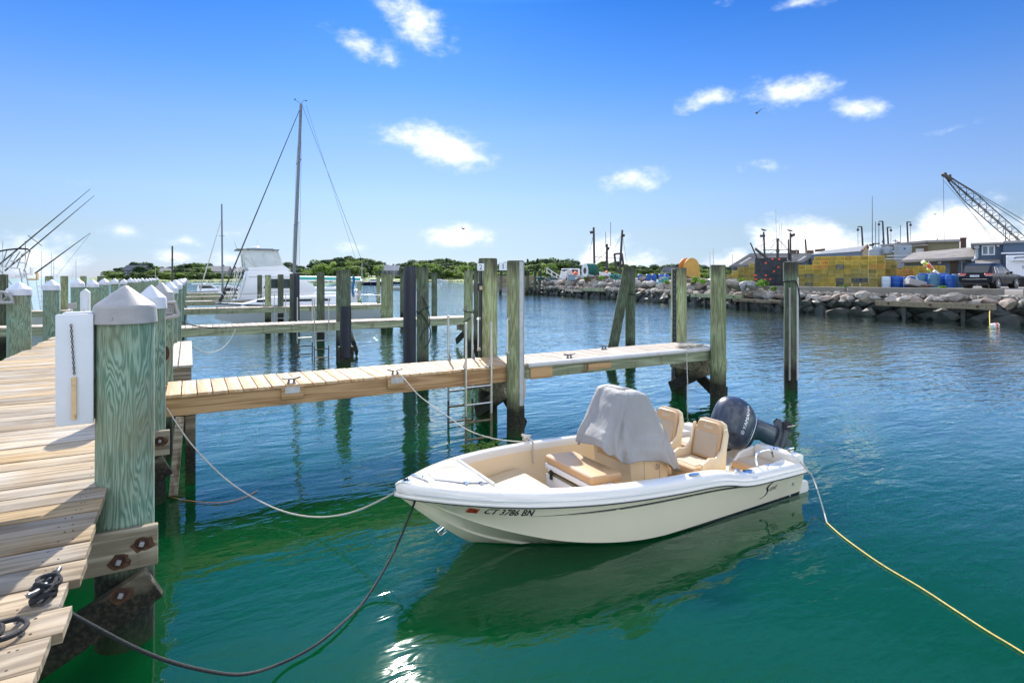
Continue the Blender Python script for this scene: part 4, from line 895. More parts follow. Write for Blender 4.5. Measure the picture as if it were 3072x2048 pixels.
zf = hs(XF)[1]+.13; mb = MB(); mb.bb(XF-.03, XF+.005, -.42, .42, .38, zf-.004); mb.build('bulkhead', M['gel_white'], boat, bevel=.006)
lid = [(4.17, .36), (4.17, -.36), (4.40, -.28), (4.62, -.10), (4.62, .10), (4.40, .28)]
def raise_lid(poly, z0, h):
    mb = MB(); n = len(poly); zc_ = lambda x: hs(x)[1]+.112
    mb.add([(x, y, zc_(x)+z0) for x, y in poly]+[(x*.985+.066, y*.96, zc_(x)+z0+h) for x, y in poly], [tuple(range(n, 2*n))]+[(i, (i+1) % n, n+(i+1) % n, n+i) for i in range(n)]); return mb
raise_lid(lid, -.002, .010).build('anchor_hatch', M['gel_white'], boat, sharp=60)
mb = MB()
for a, b in zip(lid, lid[1:]+lid[:1]): mb.tube([(a[0], a[1], hs(a[0])[1]+.113), (b[0], b[1], hs(b[0])[1]+.113)], .004, 5)
mb.build('hatch_seam', M['trim_grey'], boat)
for x in (4.24, 4.38):
    y = .33-(x-4.24)*.35; mb = MB(); mb.box((x, y+.012, hs(x)[1]+.117), (.035, .05, .012)); mb.build('hinge', M['chrome'], boat, bevel=.003)
# interior
mb = MB(); q = [(x, lerp_tab(T_ys, x)-.24) for x in (0.02, .8, 1.6, 2.4, 3.0, 3.5)]
mb.add([(x, y, .14) for x, y in q]+[(x, -y, .14) for x, y in reversed(q)], [tuple(range(2*len(q)))]); mb.build('sole', M['sole_grey'], boat)
q = [(x, lerp_tab(T_ys, x)-.215) for x in (3.22, 3.45, 3.7, 3.95, 4.14)]
mb = MB(); mb.prism([(x, y) for x, y in q]+[(x, -y) for x, y in reversed(q)], 2, .345, .37); mb.bb(3.19, 3.22, -.62, .62, .14, .37); mb.build('casting_deck', M['gel_sand'], boat)
q = [(x, lerp_tab(T_ys, x)-.235) for x in (3.24, 3.45, 3.7, 3.95, 4.12)]
mb = MB(); mb.prism([(x, y) for x, y in q]+[(x, -y) for x, y in reversed(q)], 2, .372, .425); mb.build('bow_cushion', M['tan_pad'], boat, bevel=.014, seg=2)
mb = MB(); mb.prism([(1.74, .14), (2.30, .14), (2.34, .70), (2.30, 1.02), (1.98, 1.12), (1.82, 1.0), (1.74, .6)], 1, -.34, .34); con = mb.build('console', M['gel_sand'], boat, bevel=.03, seg=2)
mb = MB(); mb.bb(2.325, 2.352, -.25, .25, .60, .72); mb.build('trim_panel', M['tan_vinyl'], con, bevel=.006)
mb = MB(); mb.cyl((1.93, .338, .52), (1.93, .356, .52), .035, .03, 16); mb.build('latch', M['chrome'], con)
mb = MB(); mb.bb(2.12, 2.124, .338, .344, .2, .62); mb.bb(1.88, 1.884, .338, .344, .2, .55); mb.build('door_seam', M['trim_grey'], con)
# transom, coamings, jump seats
for s_ in (1, -1):
    mb = MB(); mb.prism([(.0, .30), (.0, .52), (.05, .535), (.15, .53), (.17, .50), (.17, .30)], 1, s_*.33, s_*.93); mb.build('stern_coaming', M['gel_white'], boat, bevel=.018, seg=2)
    mb = MB(); mb.prism([(.15, .14), (.15, .50), (.42, .46), (.62, .30), (.62, .14)], 1, s_*.29, s_*.33); mb.build('well_side', M['gel_white'], boat, bevel=.008)
    mb = MB(); mb.bb(.18, .62, min(s_*.335, s_*.80), max(s_*.335, s_*.80), .14, .29); mb.build('jump_seat_base', M['gel_sand'], boat, bevel=.01)
    mb = MB(); mb.bb(.19, .63, min(s_*.34, s_*.79), max(s_*.34, s_*.79), .295, .385); js = mb.build('jump_seat_cushion', M['tan_vinyl'], boat, bevel=.03, seg=3); mb = MB(); mb.bb(.24, .56, min(s_*.39, s_*.74), max(s_*.39, s_*.74), .380, .392); mb.build('seat_top', M['tan_mesh'], js, bevel=.005)
    mb = MB(); mb.cyl((.10, s_*.62, .533), (.10, s_*.62, .546), .045, .04, 16); mb.build('rod_holder', M['chrome'], boat)
mb = MB(); mb.prism([(-.0, -.1), (0, .40), (.10, .40), (.14, .22), (.6, .19), (.6, .1)], 1, -.30, .30); mb.build('splash_well', M['gel_white'], boat, bevel=.01)
mb = MB(); mb.prism([(0, -.1), (0, .17), (-.22, .13), (-.24, .02), (-.1, -.1)], 1, .45, .85); mb.build('swim_step', M['gel_white'], boat, bevel=.015); mb = MB(); mb.prism([(0, -.1), (0, .17), (-.22, .13), (-.24, .02), (-.1, -.1)], 1, -.85, -.45); mb.build('swim_step', M['gel_white'], boat, bevel=.015)
mb = MB(); mb.tube(spline([(-.04, .66, .15), (-.10, .68, .24), (-.16, .70, .18), (-.18, .70, .13)], 4), .014, 8); mb.build('boarding_handle', M['gel_white'], boat)
mb = MB(); mb.tube(spline([(.78, .84, .49), (.78, .82, .60), (.70, .82, .64), (.48, .80, .62), (.42, .80, .52)], 5), .013, 8); mb.build('grab_rail', M['chrome'], boat)
for x, nm in ((1.05, 'cup'), (1.30, 'pin'), (.72, 'pin')):
    ys, zs = hs(x)[:2]; mb = MB()
    if nm == 'cup': mb.lathe([(.05, 0), (.055, .006), (.03, .010), (.004, .010)], 16); mb.xf(Matrix.Translation((x, ys-.09, zs+.10)) @ Matrix.Scale(1.6, 4, (1, 0, 0))); mb.build('deck_plate', M['chrome'], boat)
    else: mb.cyl((x, ys-.07, zs+.098), (x, ys-.05, zs+.145), .012, .018, 8); mb.build('rail_fitting', M['chrome'], boat)
ys, zs = hs(2.05)[:2]; mb = MB(); mb.lathe([(.03, 0), (.033, .005), (.01, .006)], 14); mb.xf(Matrix.Translation((1.95, ys-.08, zs+.103)) @ Matrix.Scale(2.6, 4, (1, 0, 0))); mb.build('rod_holder', M['chrome'], boat)
mb = MB(); mb.bb(1.00, 1.08, hs(1)[0]+.012, hs(1)[0]+.0125, .40, .46); mb.build('warning_label', M['plate_white'], boat)
# bow hardware
mb = MB(); mb.tube(spline([(4.78, -.115, .777), (4.76, -.05, .782), (4.74, 0, .784), (4.72, .05, .782), (4.70, .115, .777)], 3), .013, 8); mb.tube([(4.755, -.035, .782), (4.755, -.04, .745)], .016, 8); mb.tube([(4.725, .035, .782), (4.725, .04, .745)], .016, 8); mb.box((4.74, 0, .755), (.06, .16, .01)); mb.build('bow_cleat', M['chrome'], boat, sharp=50)
mb = MB(); mb.lathe([(.055, 0), (.058, .008), (.04, .018), (.005, .02)], 16); mb.xf(Matrix.Translation((4.89, .01, .765)) @ Matrix.Scale(.62, 4, (0, 1, 0))); bl = mb.build('bow_light', M['chrome'], boat); mb = MB(); mb.lathe([(.025, .018), (.022, .035), (.004, .04)], 12, (4.89, .01, .765)); mb.build('lens', M['glass_dark'], bl)
mb = MB(); mb.tube(spline([(4.50, -.02, .25), (4.56, -.02, .21), (4.53, -.02, .17), (4.46, -.02, .20)], 4), .008, 6); mb.tube(spline([(4.50, .02, .25), (4.56, .02, .21), (4.53, .02, .17), (4.46, .02, .20)], 4), .008, 6); mb.build('bow_eye', M['chrome'], boat)
mb = MB(); mb.tube(spline([(.14, .80, .575), (.11, .80, .58), (.08, .80, .58), (.02, .80, .575)], 3), .012, 8); mb.box((.08, .80, .552), (.07, .04, .02)); mb.build('stern_cleat', M['chrome'], boat)
# hull graphics follow the hull side
def on_hull(vs, x0, z0, off=.004, shear=0, sc=1, rot=0):
    out = []
    for v in vs:
        a, b = v[0]*math.cos(rot)-v[1]*math.sin(rot), v[0]*math.sin(rot)+v[1]*math.cos(rot)
        x = x0-(a+shear*b)*sc; z = z0+b*sc; out.append((x, hull_side(x, z)+off, z))
    return out
vs, fs = text_mesh('CT 3786 BN', .105); wid = max(v[0] for v in vs); vs = [(v[0]*.40/wid, v[1], 0) for v in vs]
import itertools
for dx, dy in ((0, 0), (.002, 0), (0, .002)):
    pass
mb = MB(); mb.add(on_hull(vs, 4.27, .482, .004, .12, 1, -.03), fs); mb.add(on_hull([(v[0]+.004, v[1]) for v in vs], 4.27, .482, .0043, .12, 1, -.03), fs); mb.add(on_hull([(v[0], v[1]+.003) for v in vs], 4.27, .482, .0046, .12, 1, -.03), fs); mb.build('registration_number', M['ink'], boat)
g = [(a*.085/5, b*.07/2, 0) for a in range(6) for b in range(3)]; mb = MB(); mb.add(on_hull(g, 4.395, .480, .0035, 0, 1, -.03), [(a*3+b, (a+1)*3+b, (a+1)*3+b+1, a*3+b+1) for a in range(5) for b in range(2)]); stk = mb.build('registration_sticker', M['sticker_red'], boat)
vs, fs = text_mesh('26', .072); mb = MB(); mb.add(on_hull([(v[0]+.006, v[1]+.007) for v in vs], 4.395, .480, .0055, 0, 1, -.03), fs); mb.build('year', M['ink'], stk)
T_st = [(1.05, .368), (1.22, .375), (1.8, .415), (2.63, .445), (3.3, .46), (3.85, .462), (4.0, .462)]
for dz, w, xa in ((0, .006, 3.9), (-.012, .003, 3.55)):
    mb = MB(); n = 50; a_, b_ = [], []
    for i in range(n+1):
        x = 1.08+(xa-1.08)*i/n; z = lerp_tab(T_st, x)+dz; tw = w*min(1, (n-i)/12+.15); a_.append((x, hull_side(x, z-tw)+.003, z-tw)); b_.append((x, hull_side(x, z+tw)+.003, z+tw))
    mb.loft([a_, b_], False); mb.build('pinstripe', M['decal_dark'], boat)
sw = [(.0, .0), (.03, -.012), (.08, -.012), (.125, .01), (.15, .045), (.145, .075), (.12, .10), (.125, .125), (.155, .15), (.20, .168), (.245, .172), (.195, .150), (.165, .130), (.155, .105), (.175, .075), (.172, .04), (.145, .01), (.10, -.012), (.05, -.022)]
def strip_faces(n): return [tuple(range(n))]
mb = MB(); mb.add(on_hull([(a, b, 0) for a, b in sw], .88, .145, .005, 0, .95), strip_faces(len(sw))); lg = mb.build('logo', M['decal_dark'], boat)
vs, fs = text_mesh('cout', .11); wid = max(v[0] for v in vs); vs = [(v[0]*.135/wid, v[1], 0) for v in vs]; mb = MB(); mb.add(on_hull([(v[0]+.18, v[1]+.035) for v in vs], .88, .145, .0055, .3, .95, .10), fs); mb.build('lettering', M['decal_dark'], lg)
mb = MB(); mb.add(on_hull([(a+.006, b+.004, 0) for a, b in sw], .88, .145, .006, 0, .55), strip_faces(len(sw)))
for x, z, r in ((.20, .20, .028), (.22, .04, .018)):
    mb = MB(); y = hull_side(x, z); mb.cyl((x, y-.01, z), (x, y+.014, z), r, r*.8, 14); mb.build('drain_fitting', M['steel'], boat)
# helm seats
def seat(y, nm):
    mb = MB(); mb.prism([(1.12, .14), (1.50, .14), (1.52, .40), (1.10, .40)], 1, y-.20, y+.20); s0 = mb.build('helm_seat', M['gel_sand'], boat, bevel=.02, seg=2)
    mb = MB(); mb.bb(1.502, 1.512, y-.15, y+.15, .17, .35); mb.build('kick_panel', M['tan_vinyl'], s0, bevel=.003)
    mb = MB(); mb.bb(1.13, 1.56, y-.215, y+.215, .405, .50); mb.build('seat_cushion', M['tan_vinyl'], s0, bevel=.035, seg=3)
    mb = MB(); mb.bb(1.20, 1.48, y-.16, y+.16, .496, .508); mb.build('seat_pad', M['tan_mesh'], s0, bevel=.006)
    A = Matrix.Translation((1.12, y, .44)) @ Matrix.Rotation(R(-11), 4, 'Y')
    mb = MB(); mb.prism([(-.245, 0), (.245, 0), (.245, .40), (.20, .52), (.13, .545), (-.13, .545), (-.20, .52), (-.245, .40)], 0, -.055, -.015); mb.xf(A); mb.build('back_shell', M['gel_sand'], s0, bevel=.015, seg=2)
    mb = MB(); mb.prism([(-.205, .06), (.205, .06), (.205, .38), (.165, .50), (.11, .52), (-.11, .52), (-.165, .50), (-.205, .38)], 0, -.014, .045); mb.xf(A); mb.build('backrest', M['tan_vinyl'], s0, bevel=.022, seg=3)
    mb = MB(); mb.prism([(-.165, .09), (.165, .09), (.165, .38), (-.165, .38)], 0, .044, .053); mb.xf(A); mb.build('back_pad', M['tan_mesh'], s0, bevel=.004)
    for s_ in (1, -1):
        mb = MB(); mb.prism([(1.08, .30), (1.42, .30), (1.50, .42), (1.46, .54), (1.34, .60), (1.22, .585), (1.13, .66), (1.06, .9), (1.03, .9), (1.06, .5)], 1, y+s_*.225, y+s_*.262); mb.build('side_bolster', M['gel_sand'], s0, bevel=.012, seg=2)
    vs, fs = text_mesh('Scout', .06); cx = max(v[0] for v in vs)/2; mb = MB(); mb.add([A @ Vector((.0475, (v[0]+.25*v[1]-cx), v[1]+.43)) for v in vs], fs); mb.build('lettering', M['gel_white'], s0)
seat(.36, 'near'); seat(-.36, 'far')
# outboard tilted up
TM = Matrix.Translation((.04, 0, .38)) @ Matrix.Rotation(R(62), 4, 'Y') @ Matrix.Translation((-.10, 0, -.30))
def cow(z):
    t_ = (z-.28)/.66; cx = -.14-.03*t_; a = lerp_tab([(0, .23), (.15, .30), (.4, .345), (.65, .335), (.85, .27), (.95, .19), (1, .06)], t_); b = lerp_tab([(0, .15), (.15, .195), (.4, .225), (.65, .215), (.85, .165), (.95, .11), (1, .03)], t_); return cx, a, b
def cowl_pt(z, ang, off=0):
    cx, a, b = cow(z); c, s = math.cos(ang), math.sin(ang); e = .80
    return (cx+(a+off)*math.copysign(abs(c)**e, c), (b+off)*math.copysign(abs(s)**e, s), z)
mb = MB(); mb.loft([[cowl_pt(.28+.66*i/26, 2*math.pi*j/40) for j in range(40)] for i in range(27)], True, True); mb.xf(TM); mot = mb.build('outboard_motor', M['motor_navy'], boat, sharp=50)
def cowl_y(x, z, off):
    cx, a, b = cow(z); q = min(.999, abs((x-cx)/a)); return b*(1-q**2.5)**.4+off
mb = MB(); mb.loft([[cowl_pt(.262+.03*i, 2*math.pi*j/40, .006) for j in range(40)] for i in range(3)], True, True); mb.xf(TM); mb.build('lower_pan', M['motor_grey'], mot)
mb = MB(); mb.tube([cowl_pt(.345+.05*math.sin(j/40*6.283+.8), 2*math.pi*j/40, .0) for j in range(41)], .006, 6, False); mb.xf(TM); mb.build('trim_line', M['decal_silver'], mot)
mb = MB(); sl = [(.02, .80), (.05, .74), (.06, .64), (.045, .60), (.02, .64), (.005, .74)]; mb.add([(x, cowl_y(x, z, .004), z) for x, z in sl], [tuple(range(6))]); mb.xf(TM); mb.build('air_intake', M['black_rubber'], mot)
mb = MB(); pn = [(-.10, .90), (-.10, .80), (-.12, .60), (-.05, .42), (-.2, .38), (-.38, .42), (-.44, .6), (-.42, .78), (-.33, .9)]
def cowl_text(s, size, x0, z0, ital=.15, boldn=1):
    vs, fs = text_mesh(s, size); mb = MB()
    for k in range(boldn):
        mb.add([(x0-v[0]-ital*v[1]-.0015*k, cowl_y(x0-v[0]-ital*v[1], z0+v[1], .003+.0003*k), z0+v[1]) for v in vs], fs)
    mb.xf(TM); return mb
cowl_text('YAMAHA', .082, -.09, .60, .15, 3).build('brand_lettering', M['decal_silver'], mot)
mb = MB(); mb.add([], []); ring = [(-.055+.026*math.cos(i*.3927), .628+.026*math.sin(i*.3927)) for i in range(17)]; mb.tube([(x, cowl_y(x, z, .002), z) for x, z in ring], .003, 5, False)
for a in (90, 210, 330): mb.tube([(-.055, cowl_y(-.055, .628, .002), .628), (-.055+.024*math.cos(R(a)), cowl_y(-.055, .628, .002), .628+.024*math.sin(R(a)))], .003, 5)
mb.xf(TM); mb.build('emblem', M['decal_silver'], mot)
cowl_text('Four Stroke', .04, .02, .43, .3).build('model_lettering', M['decal_silver'], mot)
mb = MB(); mb.loft([[(cx+a*math.cos(j*.3927), b*math.sin(j*.3927), z) for j in range(16)] for z, cx, a, b in ((.30, -.17, .21, .13), (.18, -.22, .17, .085), (-.05, -.27, .14, .055), (-.30, -.29, .15, .04), (-.36, -.30, .19, .045))], True, True); mb.xf(TM); mb.build('leg', M['motor_navy'], mot, sharp=50)
mb = MB(); mb.add([(-.10, .02, -.36), (-.30, .075, -.36), (-.52, .06, -.355), (-.58, 0, -.355), (-.52, -.06, -.355), (-.30, -.075, -.36), (-.10, -.02, -.36)]+[(-.10, .02, -.345), (-.30, .075, -.345), (-.52, .06, -.342), (-.58, 0, -.342), (-.52, -.06, -.342), (-.30, -.075, -.345), (-.10, -.02, -.345)], [tuple(range(7)), tuple(range(13, 6, -1))]+[(i, (i+1) % 7, 7+(i+1) % 7, 7+i) for i in range(7)]); mb.prism([(-.10, -.36), (-.42, -.36), (-.40, -.52), (-.14, -.52)], 1, -.025, .025); mb.prism([(-.20, -.58), (-.40, -.58), (-.36, -.78), (-.30, -.78)], 1, -.012, .012); mb.xf(TM); mb.build('skeg', M['motor_grey'], mot, bevel=.006)
mb = MB(); mb.tube([(x, 0, -.545) for x in (.02, -.02, -.12, -.30, -.46)], [.004, .03, .062, .066, .055], 14); mb.xf(TM); mb.build('gearcase', M['motor_grey'], mot, sharp=60)
mb = MB(); mb.cyl((-.46, 0, -.545), (-.60, 0, -.545), .055, .06, 14)
for k in range(3):
    a = k*2.094+.5; d1 = Vector((0, math.cos(a), math.sin(a))); d2 = Vector((0, -math.sin(a), math.cos(a))); o_ = Vector((-.53, 0, -.545))
    mb.add([o_+d1*.05+d2*.03+Vector((.04, 0, 0)), o_+d1*.16+d2*.08+Vector((.05, 0, 0)), o_+d1*.185, o_+d1*.15-d2*.07+Vector((-.05, 0, 0)), o_+d1*.05-d2*.03+Vector((-.04, 0, 0))], [(0, 1, 2, 3, 4)])
mb.xf(TM); mb.build('propeller', M['black_rubber'], mot)
mb = MB(); mb.box((.02, 0, .45), (.10, .26, .30)); mb.box((-.02, 0, .30), (.16, .10, .2)); mb.build('clamp_bracket', M['black_rubber'], mot, bevel=.015)
mb = MB(); mb.tube(spline([(.05, -.05, .40), (.2, -.1, .34), (.3, -.22, .40), (.42, -.24, .28)], 5), .022, 8); mb.build('control_hose', M['black_rubber'], mot)
mb = MB(); mb.tube([(.06, .14, .50), (.12, .14, .58), (.10, .14, .66)], .012, 6); mb.build('tilt_strut', M['steel'], mot)
# ------------------------------------------------------------------ loose things in the boat
def in_boat(name, label, cat): return thing(name, label, cat, (BX, BY, 0), math.pi)
cv = in_boat('console_cover', 'grey fabric cover draped over the boat console', 'cover')
lv = [((2.26, 1.425), (2.12, 1.41), .10), ((2.31, 1.425), (2.07, 1.40), .26), ((2.35, 1.395), (2.01, 1.37), .31), ((2.42, 1.25), (1.90, 1.20), .335), ((2.49, 1.10), (1.80, 1.03), .36), ((2.56, .98), (1.70, .82), .385), ((2.61, .87), (1.62, .62), .41), ((2.63, .77), (1.56, .42), .43)]
rings = []; NS = 34; NA = 96
for i in range(NS+1):
    f = i/NS*(len(lv)-1); k = min(int(f), len(lv)-2); u = f-k; u = u*u*(3-2*u) if k > 2 else u
    A, B = lv[k], lv[k+1]; fx = A[0][0]+(B[0][0]-A[0][0])*u; fz = A[0][1]+(B[0][1]-A[0][1])*u; bx_ = A[1][0]+(B[1][0]-A[1][0])*u; bz = A[1][1]+(B[1][1]-A[1][1])*u; w = A[2]+(B[2]-A[2])*u
    lvf = max(0, i/NS-.15); ring = []
    for j in range(NA):
        a = 2*math.pi*j/NA; c, s = math.cos(a), math.sin(a); cc = math.copysign(abs(c)**.42, c); ss = math.copysign(abs(s)**.42, s)
        x = (fx+bx_)/2+(fx-bx_)/2*cc; y = w*ss; z = bz+(fz-bz)*(c*.6+cc*.4+1)/2
        fold = .030*lvf*math.sin(a*11+2.5*mnoise.noise((a*.8, i*.10, 3))) + .022*lvf*math.sin(a*23+i*.12)*max(0, mnoise.noise((a*1.5, 1, 7))+.3) + .030*mnoise.noise((c*2.2, s*2.2, z*3.1))*(.1+lvf) + .018*abs(mnoise.noise((c*4, s*4, z*7+a)))
        n = Vector((cc*.8, ss, 0)).normalized(); hem = (.016*math.sin(a*9)+.02*math.sin(a*4+1)+.03*mnoise.noise((c*3, s*3, 5)))*max(0, (i/NS-.7)/.3)
        ring.append((x+n.x*fold, y+n.y*fold, z+hem+.012*mnoise.noise((x*7, y*7, z*5))))
    rings.append(ring)
mb = MB(); mb.loft(rings, True, False); mb.add(rings[0], [tuple(range(NA))]); co = mb.build('cloth', M['cover_cloth'], cv, sharp=70)
sm = co.modifiers.new('thick', 'SOLIDIFY'); sm.thickness = .006
mb = MB(); mb.tube([Vector(rings[3][j])+Vector((0, 0, .004)) for j in range(-14, 15)], .006, 6); mb.build('seam', M['cover_cloth'], cv)
cl_ = in_boat('cooler_seat', 'white cooler with open gap and tan cushion in front of the console', 'cooler')
mb = MB(); mb.bb(2.56, 2.98, -.44, .44, .145, .40); mb.build('body', M['cooler_white'], cl_, bevel=.025, seg=2)
mb = MB(); mb.bb(2.58, 2.97, -.42, .42, .398, .425); mb.build('inner_rim', M['cooler_inner'], cl_)
mb = MB(); mb.box((2.77, 0, .475), (.43, .89, .065), Matrix.Rotation(R(-3), 3, 'Y')); mb.build('lid', M['cooler_white'], cl_, bevel=.015, seg=2)
mb = MB(); mb.box((2.765, 0, .555), (.44, .92, .095), Matrix.Rotation(R(-3), 3, 'Y')); cu = mb.build('cushion', M['tan_vinyl'], cl_, bevel=.04, seg=3)
for y in (-.30, .30):
    mb = MB(); mb.bb(2.985, 3.005, y-.022, y+.022, .36, .47); mb.build('latch', M['black_rubber'], cl_, bevel=.005)
for x in (2.62, 2.9):
    mb = MB(); mb.bb(x-.05, x+.05, .443, .452, .40, .52); mb.build('strap', M['tan_vinyl'], cl_, bevel=.003)
ln = in_boat('dock_line', 'short tan dock line hitched on the far gunwale', 'rope')
mb = MB(); yb = -hs(3.0)[0]+.1; pts = [(3.0+.05*math.sin(k*2.1), yb+.04*math.cos(k*1.7), .70+.004*k) for k in range(14)]+[(2.97, yb+.09, .70), (2.96, yb+.10, .60), (2.96, yb+.10, .48), (2.95, yb+.10, .42)]
mb.tube(spline(pts, 4), .011, 7); mb.build('line', M['rope_white'], ln)
# ------------------------------------------------------------------ other boats in the marina
def hull_loft(L, B, zs_b, zs_s, draft, mat, parent, name='hull', nose=.5, tr=.85, flare=.82):   # x forward from stern
    rings = []
    for i in range(25):
        t_ = i/24; x = L*t_; w = B/2*(tr+(1-tr)*min(1, t_*2.2))*(1-max(0, (t_-nose)/(1-nose))**2.3); z = zs_s+(zs_b-zs_s)*t_**2; zk = -draft*(1-max(0, (t_-.6)/.4)**2)+(zs_b*.75)*max(0, (t_-.72)/.28)**2
        w = max(w, .02); rings.append([(x, -w, z), (x, -w*flare, z*.45), (x, -w*.62, min(z*.4, zk*.3+.02)), (x, 0, zk), (x, w*.62, min(z*.4, zk*.3+.02)), (x, w*flare, z*.45), (x, w, z)])
    mb = MB(); mb.loft(rings, False); mb.add(rings[0], [tuple(range(7))]); h_ = mb.build(name, mat if isinstance(mat, list) else M[mat], parent, sharp=40)
    top = [(r[0][0], r[0][1], r[0][2]) for r in rings]; dk = MB(); dk.loft([[(x, y, z-.04), (x, 0, z+.03), (x, -y, z-.04)] for x, y, z in top], False); dk.build('deck', M['hull_white'], parent)
    rl = MB()
    for s_ in (1, -1): rl.tube([(x, s_*y, z-.02) for x, y, z in top], .035, 6)
    rl.build('rub_rail', M['hull_navy'], parent); return rings
# flybridge motor yacht, bow to +X
YB = 46.0; xs_ = WY(696, HOR, YB).x; xe_ = WY(1072, HOR, YB).x; LY = xe_-xs_
yt = thing('motor_yacht', 'white flybridge motor yacht with clear enclosed bridge lying behind the sailboat', 'yacht', (xs_, YB, 0))
hull_loft(LY, 3.4, 1.75, 1.15, .6, 'hull_white', yt)
mb = MB(); mb.prism([(.4, 1.1), (.95, 3.25), (3.6, 3.28), (4.6, 2.75), (5.9, 1.75), (5.9, 1.2)], 1, -1.35, 1.35); cb = mb.build('cabin', M['hull_white'], yt, bevel=.06, seg=2)
for s_ in (-1,):
    mb = MB(); mb.prism([(1.95, 1.95), (2.35, 2.65), (4.35, 2.65), (4.35, 1.95)], 1, -1.365, -1.352); mb.build('side_window', M['glass_dark'], cb)
mb = MB(); mb.bar((1.0, -1.36, 2.80), (4.4, -1.36, 2.80), .03, .05); mb.bar((3.9, -1.36, 1.75), (.4, -1.36, 1.55), .02, .05); mb.build('moulding', M['hull_grey'], cb)
mb = MB(); mb.prism([(1.0, 3.25), (.85, 3.45), (3.35, 3.65), (3.9, 3.25)], 1, -1.25, 1.25); mb.build('bridge_coaming', M['hull_white'], yt, bevel=.04)
mb = MB(); mb.prism([(.75, 3.45), (.6, 4.72), (2.95, 4.72), (3.3, 3.62)], 1, -1.18, 1.18); en = mb.build('clear_enclosure', M['clear_vinyl'], yt, bevel=.05)
fr = MB()
for a, b in (((.72, 3.45), (.58, 4.72)), ((1.5, 3.5), (1.0, 4.72)), ((2.95, 4.72), (3.32, 3.62)), ((2.65, 4.72), (2.95, 3.6)), ((.75, 3.47), (3.3, 3.62)), ((.6, 4.70), (2.95, 4.70)), ((.7, 4.1), (1.25, 4.1)), ((1.5, 3.5), (.62, 4.3))): fr.bar((a[0], -1.2, a[1]), (b[0], -1.2, b[1]), .05, .05)
fr.build('enclosure_frame', M['mast_pale'], yt)
mb = MB(); mb.bb(.2, 3.05, -1.35, 1.35, 4.72, 4.80); mb.bb(.9, 2.7, -1.0, 1.0, 4.80, 4.86); mb.build('hardtop', M['mast_grey'], yt, bevel=.02)
mb = MB(); mb.lathe([(.28, 4.86), (.28, 4.98), (.2, 5.04), (.02, 5.05)], 14, (1.6, 0, 0)); mb.build('radar_dome', M['hull_white'], yt); mb = MB(); mb.tube([(.25, -1, 4.8), (.1, -1, 5.3)], .02, 6); mb.tube([(1.7, 0.2, 5), (1.7, .2, 5.6)], .01, 6); mb.build('antenna', M['mast_pale'], yt)
mb = MB()
for s_ in (-1, 1):
    mb.tube(spline([(.9, s_*1.2, 3.3), (.65, s_*1.2, 3.5), (.3, s_*1.3, 2.2), (.0, s_*1.35, 1.2)], 4), .03, 6); mb.tube(spline([(.6, s_*1.1, 3.3), (.35, s_*1.1, 3.4), (.1, s_*1.1, 2.2), (-.2, s_*1.1, 1.2)], 4), .025, 6)
mb.build('ladder_rail', M['steel'], yt)
mb = MB(); mb.bar((-.05, -1.1, 1.25), (.6, -1.1, 3.0), .7, .05); mb.build('cockpit_door', M['glass_dark'], yt)
mb = MB(); mb.bb(4.0, 7.8, -1.2, 1.2, 1.74, 2.0); mb.build('trunk_top', M['hull_white'], yt, bevel=.08)
mb = MB(); mb.bb(6.6, 7.2, -.4, .4, 2.0, 2.06); mb.build('hatch', M['glass_pale'], yt)
# sailboat, bow to -X
YS = 37.6; x0 = WY(645, HOR, YS).x; x1 = WY(1142, HOR, YS).x; LS = x1-x0
sb = thing('sailboat', 'white sailboat with tall bare mast moored beyond the third finger', 'sailboat', (x1, YS, 0), math.pi)
hull_loft(LS, 3.2, 1.25, .95, .5, 'hull_grey', sb, nose=.45, tr=.62)
mb = MB(); mb.prism([(2.9, 1.0), (3.1, 1.62), (7.0, 1.55), (8.6, 1.12), (8.6, 1.0)], 1, -.85, .85); ca = mb.build('coachroof', M['hull_white'], sb, bevel=.05, seg=2)
for a in (3.5, 4.6, 5.8, 7.0):
    mb = MB(); mb.bb(a, a+.75, .86, .875, 1.28, 1.42); mb.build('port_light', M['glass_dark'], ca)
mb = MB(); mb.bb(2.6, 4.2, -.6, .6, 1.62, 1.80); mb.build('sea_hood', M['hull_white'], sb, bevel=.04)
mx = x1-WY(880, HOR, YS).x; mt = x1-WY(903, HOR, YS).x; ztop = WY(903, 312, YS).z
mb = MB(); mb.tube([(mx, 0, 1.5), (mx*.5+mt*.5, 0, (1.5+ztop)/2), (mt, 0, ztop)], [.11, .105, .085], 10); ms = mb.build('mast', M['mast_grey'], sb)
mb = MB(); mb.tube([(mt, 0, ztop), (mt+.35, 0, ztop+.2)], .012, 5); mb.tube([(mt, 0, ztop), (mt-.15, 0, ztop+.25), (mt-.32, 0, ztop+.25)], .012, 5); mb.box((mt+.36, 0, ztop+.22), (.06, .06, .10)); mb.box((mt-.3, 0, ztop+.25), (.12, .02, .06)); mb.build('wind_instruments', M['mast_dark'], ms)
mb = MB()
for f in (.38, .70): mb.bar((mx+(mt-mx)*f, -.9, 1.5+(ztop-1.5)*f), (mx+(mt-mx)*f, .9, 1.5+(ztop-1.5)*f), .06, .03)
mb.build('spreader', M['mast_grey'], ms)
mb = MB(); mb.tube([(LS-.25, 0, 1.35), (mt+.05, 0, ztop-.3)], [.045, .02], 8); mb.build('furled_headsail', M['mast_dark'], sb); mb = MB(); mb.tube([(LS-.25, 0, 1.33), (LS-.55, 0, 1.9)], [.10, .06], 8); mb.build('furler_drum', M['canvas_black'], sb)
mb = MB(); mb.tube([(.2, 0, 1.1), (mt-.05, 0, ztop-.05)], .012, 5); mb.tube([(.9, .5, 1.1), (mt-.3, .1, ztop-.1)], .008, 5)
